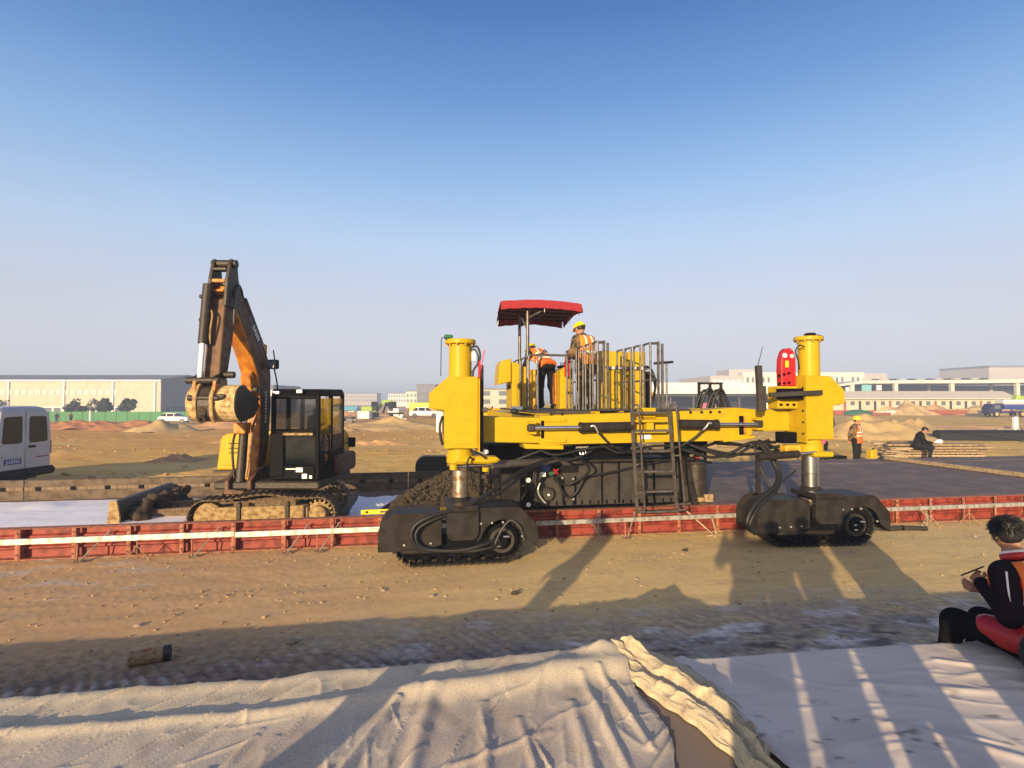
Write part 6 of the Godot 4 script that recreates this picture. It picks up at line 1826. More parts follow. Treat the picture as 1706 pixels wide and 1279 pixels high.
	put(mb().prism(pv([-2.02, 1.1, -1.2, 1.1, -1.2, 1.6, -1.9, 1.6]), Vector3(0, 0, 0.75), Vector3.RIGHT, Vector3.UP, Vector3(0, 0, 1), 0.02, 0.0), "window", M.window_far, k)
	put(mb().bb(Vector3(-0.7, 1.65, -0.8), Vector3(2.6, 2.3, 0.8), 0.2), "tank_top", M.sheet_white, k)
	put(mb().bb(Vector3(-0.6, 1.0, -0.85), Vector3(2.5, 1.66, 0.85), 0.12), "tank", M.blue, k)
	for x in [-1.7, 1.7]:
		for z in [-0.7, 0.7]:
			wheel(0.42, 0.25, M.rubber, M.wood_pale, k, Vector3(x, 0.42, z))
	put(mb().prism(pv([1.3, 2.3, 3.2, 2.3, 2.6, 2.75, 1.5, 2.95]), Vector3(0, 0, -0.6), Vector3.RIGHT, Vector3.UP, Vector3(0, 0, 1), 1.0, 0.15), "green_cover", M.lime, k)
	# hut and containers
	var hut := thing("site_hut", "low hut with cyan roof far right of the excavator cab", "hut", Vector3(-31.8, -1.0, -108.0), 0.1)
	put(mb().bb(Vector3(-2.6, 0, -1.5), Vector3(1.9, 1.3, 1.5), 0.0), "wall", M.sheet_white, hut)
	put(mb().prism(pv([-2.0, 1.3, 2.0, 1.3, 0.4, 2.1, -0.4, 2.1]), Vector3(-3.2, 0, 0), Vector3(0, 0, 1), Vector3.UP, Vector3.RIGHT, 5.6, 0.05), "roof", M.cyan, hut)
	put(mb().bb(Vector3(-1.0, 0, 1.5), Vector3(-0.3, 1.1, 1.55), 0.0), "door", M.navy, hut)
	var cw := thing("site_cabin", "white box cabin below the far lime excavator", "cabin", Vector3(-22.9, -0.6, -88.0), 0.0)
	put(mb().bb(Vector3(-0.9, 0, -1), Vector3(0.9, 1.1, 1), 0.03), "wall", M.sheet_white, cw)
	put(mb().bb(Vector3(-0.95, 1.1, -1.05), Vector3(0.95, 1.2, 1.05), 0.02), "roof", M.wall_pale, cw)
	var rt := thing("lattice_mast", "thin red lattice mast standing before the cream block", "mast", Vector3(-3.2, -0.5, -85.0), 0.0)
	for x in [-0.28, 0.28]:
		put(mb().bb(Vector3(x - 0.05, 0, -0.05), Vector3(x + 0.05, 1.9, 0.05), 0.0), "mast_leg", M.brick_red, rt)
	for i in 6:
		put(mb().bar(Vector3(-0.28, 0.3 * i, 0), Vector3(0.28, 0.3 * i + 0.3, 0), 0.06, 0.06), "mast_brace", M.brick_red, rt)


# ---------------------------------------------------------------- people: joints -> smooth joined capsules -> surface nets
# bones: [a, b, ra, rb, colour index]; planes cut the solid
func nets(out: MB, bones: Array, cell: float, k: float, cols: Array, grow := 0.0, planes := [], camo := -1) -> void:
	var lo := Vector3.INF
	var hi := -Vector3.INF
	for b in bones:
		var r: float = maxf(b[2], b[3]) + grow
		lo = lo.min(b[0] - Vector3.ONE * r).min(b[1] - Vector3.ONE * r)
		hi = hi.max(b[0] + Vector3.ONE * r).max(b[1] + Vector3.ONE * r)
	lo -= Vector3.ONE * cell * 2.5
	hi += Vector3.ONE * cell * 2.5
	var nx := int(ceil((hi.x - lo.x) / cell)) + 1
	var ny := int(ceil((hi.y - lo.y) / cell)) + 1
	var nzz := int(ceil((hi.z - lo.z) / cell)) + 1
	var s := PackedFloat32Array()
	s.resize(nx * ny * nzz)
	var best := PackedFloat32Array()
	best.resize(nx * ny * nzz)
	var who := PackedByteArray()
	who.resize(nx * ny * nzz)
	var reach := 4.0 / k + cell * 1.8
	for b in bones:
		var a: Vector3 = b[0]
		var ab: Vector3 = b[1] - a
		var ra: float = b[2] + grow
		var rb: float = b[3] + grow
		var l2 := maxf(ab.length_squared(), 1e-9)
		var rr: float = maxf(ra, rb) + reach
		var m0: Vector3 = ((a.min(b[1]) - Vector3.ONE * rr - lo) / cell).floor().max(Vector3.ZERO)
		var m1: Vector3 = ((a.max(b[1]) + Vector3.ONE * rr - lo) / cell).ceil().min(Vector3(nx - 1, ny - 1, nzz - 1))
		var ci: int = b[4]
		for z in range(int(m0.z), int(m1.z) + 1):
			for y in range(int(m0.y), int(m1.y) + 1):
				var o := (z * ny + y) * nx
				for x in range(int(m0.x), int(m1.x) + 1):
					var p := lo + Vector3(x, y, z) * cell - a
					var t := clampf(p.dot(ab) / l2, 0.0, 1.0)
					var d: float = (p - ab * t).length() - ra - (rb - ra) * t
					if d < reach:
						var e := exp(-k * d)
						s[o + x] += e
						if e > best[o + x]:
							best[o + x] = e
							who[o + x] = ci
	var f := PackedFloat32Array()
	f.resize(nx * ny * nzz)
	for i in f.size():
		f[i] = -log(s[i]) / k if s[i] > 0.0 else reach
	if planes.size():
		for z in nzz:
			for y in ny:
				for x in nx:
					var i := (z * ny + y) * nx + x
					if f[i] < reach:
						var p := lo + Vector3(x, y, z) * cell
						for pl in planes:
							f[i] = maxf(f[i], pl.distance_to(p))
	var cellv := PackedInt32Array()
	cellv.resize(nx * ny * nzz)
	cellv.fill(-1)
	var vs := PackedVector3Array()
	var ns := PackedVector3Array()
	var cs := PackedColorArray()
	var sx := 1
	var sy := nx
	var sz := nx * ny
	for z in nzz - 1:
		for y in ny - 1:
			for x in nx - 1:
				var i := (z * ny + y) * nx + x
				var c0 := f[i]; var c1 := f[i + sx]; var c2 := f[i + sy]; var c3 := f[i + sx + sy]
				var c4 := f[i + sz]; var c5 := f[i + sx + sz]; var c6 := f[i + sy + sz]; var c7 := f[i + sx + sy + sz]
				var mn := minf(minf(minf(c0, c1), minf(c2, c3)), minf(minf(c4, c5), minf(c6, c7)))
				if mn >= 0.0:
					continue
				var mx := maxf(maxf(maxf(c0, c1), maxf(c2, c3)), maxf(maxf(c4, c5), maxf(c6, c7)))
				if mx < 0.0:
					continue
				var g := Vector3(c1 + c3 + c5 + c7 - c0 - c2 - c4 - c6, c2 + c3 + c6 + c7 - c0 - c1 - c4 - c5, c4 + c5 + c6 + c7 - c0 - c1 - c2 - c3) * 0.25
				var acc := Vector3.ZERO
				var cnt := 0
				var cv := [c0, c1, c2, c3, c4, c5, c6, c7]
				for ed in [[0, 1], [2, 3], [4, 5], [6, 7], [0, 2], [1, 3], [4, 6], [5, 7], [0, 4], [1, 5], [2, 6], [3, 7]]:
					var u: float = cv[ed[0]]
					var w: float = cv[ed[1]]
					if (u < 0.0) != (w < 0.0):
						var t := u / (u - w)
						acc += Vector3(ed[0] & 1, (ed[0] >> 1) & 1, ed[0] >> 2).lerp(Vector3(ed[1] & 1, (ed[1] >> 1) & 1, ed[1] >> 2), t)
						cnt += 1
				cellv[i] = vs.size()
				var p := lo + (Vector3(x, y, z) + acc / cnt) * cell
				vs.append(p)
				ns.append(g.normalized())
				var ci := who[i]
				if best[i + sx + sy + sz] > best[i]:
					ci = who[i + sx + sy + sz]
				var c: Color = cols[ci]
				if ci == camo or (camo == 1 and ci == 5):
					var h := nz.get_noise_3d(p.x * 6.0, p.y * 6.0, p.z * 6.0)
					if h > 0.12: c = Color(0.20, 0.115, 0.055)
					elif h < -0.16: c = Color(0.028, 0.026, 0.02)
					elif h < -0.02: c = Color(0.13, 0.10, 0.06)
				cs.append(c)
	for z in range(1, nzz - 1):
		for y in range(1, ny - 1):
			for x in range(1, nx - 1):
				var i := (z * ny + y) * nx + x
				var here := f[i] < 0.0
				for ax in 3:
					var st: int = [sx, sy, sz][ax]
					if here != (f[i + st] < 0.0):
						var u: int = [sy, sz, sx][ax]
						var w: int = [sz, sx, sy][ax]
						var q0 := cellv[i]; var q1 := cellv[i - u]; var q2 := cellv[i - u - w]; var q3 := cellv[i - w]
						if q0 < 0 or q1 < 0 or q2 < 0 or q3 < 0:
							continue
						for tr in [[q0, q1, q2], [q0, q2, q3]]:
							var a: Vector3 = vs[tr[0]]; var b: Vector3 = vs[tr[1]]; var d: Vector3 = vs[tr[2]]
							var flip := (b - a).cross(d - a).dot(ns[tr[0]] + ns[tr[1]] + ns[tr[2]]) > 0.0
							for e in ([tr[0], tr[2], tr[1]] if flip else tr):
								out.v.append(vs[e]); out.n.append(ns[e]); out.c.append(cs[e])


func hand(out: MB, elbow: Vector3, wrist: Vector3, thumb: Vector3, curl: float, cols: Array, ci: int) -> void:
	var f := (wrist - elbow).normalized()
	var s := (thumb - f * thumb.dot(f)).normalized()
	var n := f.cross(s)
	var bs := [[wrist - f * 0.03, wrist + f * 0.01, 0.030, 0.028, ci]]
	for i in 4:
		var off := s * (0.030 - 0.020 * i)
		bs.append([wrist + f * 0.015 + off * 0.6, wrist + f * 0.085 + off, 0.015, 0.012, ci])
	for i in 4:
		var off := s * (0.030 - 0.020 * i)
		var len: float = [0.070, 0.078, 0.072, 0.056][i]
		var p := wrist + f * 0.085 + off
		var d := f
		for j in 3:
			d = (d * cos(curl) + n * sin(curl)).normalized()
			var e: Vector3 = p + d * len * [0.45, 0.32, 0.23][j]
			bs.append([p, e, 0.0095 - 0.001 * j, 0.009 - 0.001 * j, ci])
			p = e
	var t0 := wrist + f * 0.02 + s * 0.025
	var t1 := t0 + (f * 0.5 + s * 0.8 + n * 0.3).normalized() * 0.04
	var t2 := t1 + (f * 0.9 + s * 0.2 + n * 0.5).normalized() * 0.032
	bs.append([t0, t1, 0.015, 0.012, ci])
	bs.append([t1, t2, 0.011, 0.009, ci])
	nets(out, bs, 0.0045, 260.0, cols)


# J: joints (facing +z). L: looks
func person(label: String, at: Vector3, yaw: float, J: Dictionary, L: Dictionary) -> Node3D:
	var o := thing("person", label, "person", at, yaw, L.get("group", ""))
	var b := []
	var up: Vector3 = (J.neck - J.pelvis).normalized()
	var side: Vector3 = (J.sl - J.sr).normalized()
	var fwd: Vector3 = side.cross(up).normalized()
	var bulk: float = L.get("bulk", 1.0)
	var leg: float = L.get("leg", 1.0)
	var hemmed: bool = L.get("coat", false)
	var waist: Vector3 = J.pelvis.lerp(J.neck, 0.36) - fwd * 0.01
	var chest: Vector3 = J.pelvis.lerp(J.neck, 0.70)
	b.append([J.hl.lerp(J.hr, 0.18), J.hr.lerp(J.hl, 0.18), 0.118 * bulk, 0.118 * bulk, 1 if hemmed else 0])
	b.append([waist + side * 0.06, waist - side * 0.06, 0.118 * bulk, 0.118 * bulk, 5])
	b.append([chest + side * 0.085, chest - side * 0.085, 0.122 * bulk, 0.122 * bulk, 5])
	b.append([J.sl.lerp(J.sr, 0.12) - up * 0.02, J.sr.lerp(J.sl, 0.12) - up * 0.02, 0.075 * bulk, 0.075 * bulk, 1])
	b.append([chest, J.neck, 0.09, 0.062, 1])
	for s in ["l", "r"]:
		b.append([J["s" + s], J["e" + s], 0.070 * bulk, 0.058 * bulk, 1])
		b.append([J["e" + s], J["w" + s], 0.056 * bulk, 0.042 * bulk, 1])
		b.append([J["h" + s], J["k" + s], 0.094 * bulk * leg, 0.068 * bulk * leg, 0])
		if hemmed:
			b.append([J["h" + s], J["h" + s].lerp(J["k" + s], 0.32), 0.108 * bulk, 0.112 * bulk, 1])
		b.append([J["k" + s], J["a" + s], 0.067 * bulk * leg, 0.050 * leg, 0])
		b.append([J["a" + s] - Vector3(0, 0.02, 0), J["t" + s], 0.048, 0.038, 3])
	b.append([J.neck - up * 0.03, J.head - up * 0.06, 0.056, 0.052, 2])
	var m := mb()
	m.tint = true
	var cols := [L.trousers, L.jacket, Color(0.38, 0.20, 0.13), Color(0.03, 0.028, 0.025), Color(0.28, 0.11, 0.09), L.get("panel", L.jacket)]
	nets(m, b, L.get("cell", 0.018), 42.0, cols, 0.0, [], L.get("camo", -1))
	# head with a face, on its own finer grid
	var hu: Vector3 = J.get("hup", Vector3.UP).normalized()
	var hf: Vector3 = J.face.normalized()
	hf = (hf - hu * hf.dot(hu)).normalized()
	var hs := hu.cross(hf).normalized()
	var c: Vector3 = J.head
	var hb := [[c + hu * 0.030 - hf * 0.012, c + hu * 0.024 - hf * 0.02, 0.090, 0.090, 2], [c + hu * 0.02 + hf * 0.03, c - hu * 0.02 + hf * 0.035, 0.066, 0.064, 2], [c - hu * 0.055 + hf * 0.045, c - hu * 0.07 + hf * 0.055, 0.050, 0.036, 2],
		[c + hf * 0.094 + hu * 0.012, c + hf * 0.112 - hu * 0.022, 0.010, 0.014, 2], [J.neck - up * 0.02, c - hu * 0.05 - hf * 0.012, 0.055, 0.050, 2],
		[c + hf * 0.082 - hu * 0.052 + hs * 0.014, c + hf * 0.082 - hu * 0.052 - hs * 0.014, 0.010, 0.010, 4], [c + hf * 0.088 + hu * 0.034 + hs * 0.035, c + hf * 0.088 + hu * 0.034 - hs * 0.035, 0.010, 0.010, 2]]
	for s in [-1.0, 1.0]:
		hb.append([c + hs * s * 0.078 + hu * 0.018 - hf * 0.012, c + hs * s * 0.080 - hu * 0.026 - hf * 0.004, 0.016, 0.010, 2])
	nets(m, hb, 0.007, 130.0, cols)
	for s in ["l", "r"]:
		hand(m, J["e" + s], J["w" + s], J.get("th" + s, side * (-1.0 if s == "l" else 1.0) + fwd), L.get("curl", 0.5), cols, 2)
	put(m, "body", M.body, o)
	for s in [-1.0, 1.0]:
		put(mb().ball(c + hf * 0.086 + hu * 0.014 + hs * s * 0.032, Vector3.ONE * 0.010, Basis.IDENTITY, 8), "eye", M.plastic_black, o)
	# head wear and hair
	var hbs := Basis(hs, hu, hf)
	if L.has("helmet"):
		var h := put(mb().ball(c + hu * 0.045 - hf * 0.008, Vector3(0.118, 0.118, 0.136), hbs, 20, 0.0), "helmet", M[L.helmet], o)
		put(mb().ball(c + hu * 0.045 - hf * 0.008, Vector3(0.022, 0.126, 0.140), hbs, 16, 0.1), "helmet_ridge", M[L.helmet], h)
		put(mb().lathe([Vector2(0.112, 0.0), Vector2(0.134, -0.006), Vector2(0.134, -0.012), Vector2(0.108, -0.01)], c + hu * 0.050 + hf * 0.004, hu, 22), "helmet_brim", M[L.helmet], h)
		put(mb().box(c + hu * 0.043 + hf * 0.135, Vector3(0.15, 0.008, 0.06), hbs, 0.004), "helmet_peak", M[L.helmet], h)
		put(mb().ball(c + hu * 0.02 - hf * 0.03, Vector3(0.098, 0.075, 0.092), hbs, 14), "hair", M.hair, o)
	elif L.has("cap"):
		var h := put(mb().ball(c + hu * 0.035 - hf * 0.006, Vector3(0.106, 0.092, 0.118), hbs, 18, 0.0), "cap", M[L.cap], o)
		put(mb().box(c + hu * 0.040 + hf * 0.135, Vector3(0.14, 0.008, 0.09), hbs, 0.004), "cap_peak", M[L.cap], h)
		put(mb().ball(c + hu * 0.01 - hf * 0.03, Vector3(0.098, 0.08, 0.090), hbs, 14), "hair", M.hair, o)
	else:
		var hm := mb()
		var r2 := RandomNumberGenerator.new()
		r2.seed = 5
		hm.ball(c + hu * 0.042 - hf * 0.024, Vector3(0.102, 0.088, 0.104), hbs, 22)
		hm.ball(c + hu * 0.004 - hf * 0.040, Vector3(0.094, 0.085, 0.080), hbs, 18)
		# tufts
		for i in 900:
			var d := (hu * r2.randf_range(-0.35, 1.0) + hs * r2.randfn() * 0.7 - hf * r2.randf_range(-0.35, 1.0)).normalized()
			var p := c + hu * 0.034 - hf * 0.028 + d * 0.096
			var tdir := (d * 0.55 - hu * 0.5 + hs * r2.randf_range(-0.5, 0.5) + hf * r2.randf_range(-0.4, 0.4)).normalized()
			hm.cyl(p, p + tdir * r2.randf_range(0.018, 0.05), 0.0034, 0.0008, 5, false)
		put(hm, "hair", M.hair, o)
	# vest over the torso with reflective bands
	if L.has("vest"):
		var tb := []
		for i in 5:
			tb.append(b[i])
		tb.append([J.pelvis - side * 0.06 - up * 0.06, J.pelvis + side * 0.06 - up * 0.06, 0.118 * bulk, 0.118 * bulk, 0])
		var pl := [Plane(side, side.dot(J.sl) + 0.005), Plane(-side, -side.dot(J.sr) + 0.005), Plane(up, up.dot(J.neck) - 0.012), Plane(-up, -up.dot(J.pelvis) + L.get("hem", 0.09))]
		var vm := mb()
		vm.tint = true
		var vp := pl.duplicate()
		nets(vm, tb, L.get("cell", 0.018) * 0.8, 42.0, [Color.WHITE, Color.WHITE, Color.WHITE, Color.WHITE, Color.WHITE, Color.WHITE], 0.020, vp)
		vm.tint = false
		var v := put(vm, "vest", M[L.vest], o)
		for band in L.get("bands", [0.28, 0.46]):
			var h: Vector3 = J.pelvis.lerp(J.neck, band)
			var rp := [pl[0], pl[1], Plane(up, up.dot(h) + 0.026), Plane(-up, -up.dot(h) + 0.026)]
			var rm := mb()
			rm.tint = true
			nets(rm, tb, L.get("cell", 0.018) * 0.6, 42.0, [Color.WHITE, Color.WHITE, Color.WHITE, Color.WHITE, Color.WHITE, Color.WHITE], 0.026, rp)
			rm.tint = false
			put(rm, "reflective_band", M.stripe, v)
		for s in [-1.0, 1.0]:
			var rp2 := [Plane(side, side.dot(chest) + s * 0.085 + 0.024), Plane(-side, -side.dot(chest) - s * 0.085 + 0.024), Plane(up, up.dot(J.neck) - 0.014), Plane(-up, -up.dot(J.pelvis.lerp(J.neck, 0.46)))]
			var rm2 := mb()
			rm2.tint = true
			nets(rm2, tb, L.get("cell", 0.018) * 0.6, 42.0, [Color.WHITE, Color.WHITE, Color.WHITE, Color.WHITE, Color.WHITE, Color.WHITE], 0.0255, rp2)
			rm2.tint = false
			put(rm2, "shoulder_band", M.stripe, v)
	return o


func standing() -> Dictionary:
	return {"pelvis": Vector3(0, 0.94, 0), "neck": Vector3(0, 1.45, -0.01), "head": Vector3(0, 1.60, 0.02), "face": Vector3(0, 0, 1), "sl": Vector3(0.185, 1.39, 0), "sr": Vector3(-0.185, 1.39, 0),
		"el": Vector3(0.25, 1.11, -0.03), "er": Vector3(-0.25, 1.11, -0.03), "wl": Vector3(0.25, 0.88, 0.06), "wr": Vector3(-0.25, 0.88, 0.06), "hl": Vector3(0.095, 0.90, 0), "hr": Vector3(-0.095, 0.90, 0),
		"kl": Vector3(0.11, 0.49, 0.02), "kr": Vector3(-0.11, 0.49, 0.02), "al": Vector3(0.12, 0.09, -0.02), "ar": Vector3(-0.12, 0.09, -0.02), "tl": Vector3(0.14, 0.04, 0.13), "tr": Vector3(-0.14, 0.04, 0.13)}


func build_people():
	var blk := Color(0.012, 0.012, 0.014)
	# man in camouflage on the machine, looking down to the left
	var J := standing()
	J.merge({"neck": Vector3(0.0, 1.45, 0.08), "head": Vector3(0, 1.585, 0.16), "face": Vector3(0, -0.55, 1), "hup": Vector3(0, 1, 0.45), "sl": Vector3(0.19, 1.38, 0.06), "sr": Vector3(-0.19, 1.38, 0.06), "el": Vector3(0.26, 1.10, 0.10), "wl": Vector3(0.16, 1.05, 0.34), "er": Vector3(-0.26, 1.10, 0.10), "wr": Vector3(-0.12, 1.04, 0.34)}, true)
	var camo := person("worker in brown camouflage coat and orange vest on the machine deck, looking down", W(3.30, 2.207, 10.75), deg_to_rad(-143), J, {"jacket": Color(0.09, 0.06, 0.035), "trousers": blk, "helmet": "helmet", "vest": "vest_yellow", "camo": 1, "coat": true, "bulk": 1.24, "bands": [0.30], "cell": 0.016})
	# bent worker further back
	J = standing()
	J.merge({"neck": Vector3(0, 1.24, 0.40), "head": Vector3(0, 1.27, 0.56), "face": Vector3(0, -0.75, 0.7), "hup": Vector3(0, 0.75, 0.65), "sl": Vector3(0.185, 1.20, 0.36), "sr": Vector3(-0.185, 1.20, 0.36), "el": Vector3(0.22, 0.92, 0.44), "wl": Vector3(0.14, 0.76, 0.60), "er": Vector3(-0.22, 0.92, 0.44), "wr": Vector3(-0.14, 0.76, 0.60),
		"pelvis": Vector3(0, 0.93, -0.06), "hl": Vector3(0.095, 0.89, -0.06), "hr": Vector3(-0.095, 0.89, -0.06), "kl": Vector3(0.12, 0.49, 0.0), "kr": Vector3(-0.16, 0.49, 0.02), "al": Vector3(0.13, 0.09, -0.06), "ar": Vector3(-0.20, 0.09, -0.04), "tl": Vector3(0.15, 0.04, 0.09), "tr": Vector3(-0.24, 0.04, 0.10)}, true)
	person("worker in red orange vest and black trousers bending forward behind the railing", W(2.70, 2.207, 11.70), deg_to_rad(-150), J, {"jacket": blk, "trousers": blk, "helmet": "helmet", "vest": "vest", "bands": [0.22, 0.5], "cell": 0.017})
	# standing man by the timber
	J = standing()
	J.merge({"face": Vector3(0.35, -0.15, 1), "el": Vector3(0.27, 1.12, -0.09), "wl": Vector3(0.16, 0.94, -0.16), "er": Vector3(-0.27, 1.12, -0.09), "wr": Vector3(-0.16, 0.94, -0.16), "head": Vector3(0, 1.61, 0.03)}, true)
	person("man in orange vest with white bands and yellow helmet standing beyond the slab", Vector3(12.42, 0.02, -20.4), deg_to_rad(38), J, {"jacket": Color(0.07, 0.07, 0.045), "trousers": blk, "helmet": "helmet", "vest": "vest", "camo": 1, "bulk": 1.32, "bands": [0.26, 0.48], "hem": 0.14})
	# seated man in black with cap
	J = {"pelvis": Vector3(0, 0.78, 0), "neck": Vector3(0, 1.24, 0.16), "head": Vector3(0, 1.34, 0.27), "face": Vector3(0, -0.6, 0.8), "hup": Vector3(0, 0.85, 0.5), "sl": Vector3(0.19, 1.17, 0.14), "sr": Vector3(-0.19, 1.17, 0.14), "el": Vector3(0.26, 0.92, 0.22), "wl": Vector3(0.10, 0.86, 0.46), "er": Vector3(-0.26, 0.92, 0.22), "wr": Vector3(-0.08, 0.86, 0.46),
		"hl": Vector3(0.11, 0.76, 0.02), "hr": Vector3(-0.11, 0.76, 0.02), "kl": Vector3(0.17, 0.72, 0.46), "kr": Vector3(-0.17, 0.70, 0.45), "al": Vector3(0.15, 0.26, 0.44), "ar": Vector3(-0.15, 0.26, 0.36), "tl": Vector3(0.17, 0.22, 0.60), "tr": Vector3(-0.18, 0.22, 0.52)}
	person("man in black with a black cap sitting on the timber stack, head bowed", Vector3(15.55, -0.12, -21.75), deg_to_rad(62), J, {"jacket": blk, "trousers": Color(0.016, 0.016, 0.02), "cap": "black_cloth", "bulk": 1.12, "curl": 0.9})
	# person in pink, mostly hidden behind the right column
	J = standing()
	J.merge({"neck": Vector3(0, 1.15, 0.42), "head": Vector3(0, 1.14, 0.58), "face": Vector3(0, -0.8, 0.6), "hup": Vector3(0, 0.6, 0.8), "sl": Vector3(0.185, 1.12, 0.38), "sr": Vector3(-0.185, 1.12, 0.38), "el": Vector3(0.22, 0.82, 0.44), "wl": Vector3(0.18, 0.58, 0.50), "er": Vector3(-0.22, 0.82, 0.44), "wr": Vector3(-0.18, 0.58, 0.50), "pelvis": Vector3(0, 0.88, -0.05)}, true)
	person("person in pink top bending, half hidden behind the right yellow column", Vector3(10.98, -0.06, -20.0), deg_to_rad(-70), J, {"jacket": Color(0.55, 0.10, 0.20), "trousers": blk})
	# seated man in the foreground
	J = {"pelvis": Vector3(0, 0.68, 0.0), "neck": Vector3(0, 1.22, 0.14), "head": Vector3(0, 1.385, 0.20), "face": Vector3(-0.40, -0.55, 0.8), "hup": Vector3(0, 0.9, 0.45), "sl": Vector3(0.20, 1.14, 0.12), "sr": Vector3(-0.20, 1.14, 0.12), "el": Vector3(0.27, 0.86, 0.05), "wl": Vector3(0.13, 1.00, 0.30), "er": Vector3(-0.30, 0.88, 0.14), "wr": Vector3(-0.02, 0.92, 0.36),
		"hl": Vector3(0.11, 0.66, 0.04), "hr": Vector3(-0.11, 0.66, 0.04), "kl": Vector3(0.18, 0.67, 0.46), "kr": Vector3(-0.20, 0.62, 0.48), "al": Vector3(0.20, 0.20, 0.56), "ar": Vector3(-0.18, 0.12, 0.58), "tl": Vector3(0.22, 0.12, 0.72), "tr": Vector3(-0.2, 0.05, 0.74),
		"thl": Vector3(-0.4, 1, 0), "thr": Vector3(0.4, 1, 0)}
	var s := person("black haired man seated on the slab edge at right, looking at a phone", Vector3(3.80, 0.0, -4.10), deg_to_rad(-158), J, {"jacket": Color(0.012, 0.011, 0.013), "trousers": Color(0.010, 0.010, 0.011), "vest": "vest", "panel": Color(0.42, 0.010, 0.014), "bulk": 1.14, "leg": 1.08, "cell": 0.013, "bands": [0.46], "hem": -0.10, "curl": 0.75})
	# red hem and side panel of his jacket
	var hm := mb()
	hm.tint = true
	nets(hm, [[J.hl + Vector3(0.02, 0.02, 0.0), J.kl.lerp(J.hl, 0.5) + Vector3(0.0, 0.02, 0), 0.116, 0.10, 0], [J.hr + Vector3(-0.02, 0.02, 0), J.kr.lerp(J.hr, 0.5) + Vector3(0, 0.02, 0), 0.116, 0.10, 0], [J.hl, J.hr, 0.142, 0.142, 0]], 0.012, 50.0, [Color.WHITE], 0.0, [Plane(Vector3(0, -1, 0), -0.60)])
	hm.tint = false
	put(hm, "jacket_hem", M.red, s)
	var col := mb()
	col.tube(curve([J.neck + Vector3(0.10, 0.0, 0.04), J.neck + Vector3(0.07, 0.045, -0.06), J.neck + Vector3(-0.07, 0.045, -0.06), J.neck + Vector3(-0.10, 0.0, 0.04), J.neck + Vector3(-0.04, -0.03, 0.11)], 5), 0.030, 8)
	put(col, "collar", M.red, s)
	put(mb().tube(curve([J.neck + Vector3(0.10, 0.035, 0.05), J.neck + Vector3(0.07, 0.078, -0.07), J.neck + Vector3(-0.07, 0.078, -0.07), J.neck + Vector3(-0.10, 0.035, 0.05)], 5), 0.012, 6), "collar_piping", M.stripe, s)
	for sd in ["l", "r"]:
		var sg := 1.0 if sd == "l" else -1.0
		put(mb().tube(curve([J["s" + sd] + Vector3(sg * 0.06, 0.03, -0.05), J["s" + sd].lerp(J["e" + sd], 0.5) + Vector3(sg * 0.055, 0, -0.045), J["e" + sd] + Vector3(sg * 0.03, -0.02, -0.055), J["e" + sd].lerp(J["w" + sd], 0.5) + Vector3(sg * 0.02, -0.05, -0.02)], 5), 0.0075, 6), "sleeve_piping", M.stripe, s)
	put(mb().box(J.wl + Vector3(-0.03, 0.07, 0.075), Vector3(0.078, 0.16, 0.010), Basis.from_euler(Vector3(-0.95, 0.2, 0.15)), 0.004), "phone_case", M.plastic_black, s)
	# bystanders out of frame behind the viewer, whose shadows reach the lane
	var dark := {"jacket": blk, "trousers": blk, "bulk": 1.12, "group": "bystanders behind the viewer", "cap": "black_cloth", "cell": 0.022}
	J = standing()
	J.merge({"el": Vector3(0.28, 1.20, 0.14), "wl": Vector3(0.12, 1.42, 0.30), "er": Vector3(-0.28, 1.20, 0.14), "wr": Vector3(-0.12, 1.42, 0.30)}, true)
	var a := person("man in dark coat standing behind the viewer with raised hands", W(-0.02, 0.52, -0.42), PI + RAIL, J, dark)
	a.scale = Vector3.ONE * 1.09
	J = standing()
	J.merge({"el": Vector3(0.23, 1.12, 0.0), "wl": Vector3(0.14, 0.98, 0.16), "er": Vector3(-0.23, 1.12, 0.0), "wr": Vector3(-0.14, 0.98, 0.16)}, true)
	var c := person("bystander in dark coat right beside the man with raised hands", W(0.55, 0.52, -0.30), PI + 0.5, J, dark)
	c.scale = Vector3.ONE * 1.08
	dup(c, "person", "bystander in dark coat third from the left behind the viewer", W(1.18, 0.52, -0.10), PI - 0.4)
	dup(c, "person", "bystander in dark coat farthest right behind the viewer", W(2.10, 0.52, 0.05), PI + 0.2)
	dup(c, "person", "bystander in dark coat left of the viewer, out of the picture", W(-1.98, 0.52, 0.75), PI + 0.9)


# ---------------------------------------------------------------- foreground sheets and loose things
func ridge(p: float, q: float, r: Array) -> float:
	# r: p0, q0, p1, q1, half width, height
	var a := Vector2(r[0], r[1])
	var ab := Vector2(r[2], r[3]) - a
	var t := clampf((Vector2(p, q) - a).dot(ab) / ab.length_squared(), 0.0, 1.0)
	var d = (Vector2(p, q) - a - ab * t).length() / r[4]
	if d > 2.5:
		return 0.0
	return r[5] * exp(-d * d * 1.4) * (0.35 + 0.65 * sin(PI * clampf(t, 0.06, 0.94)))


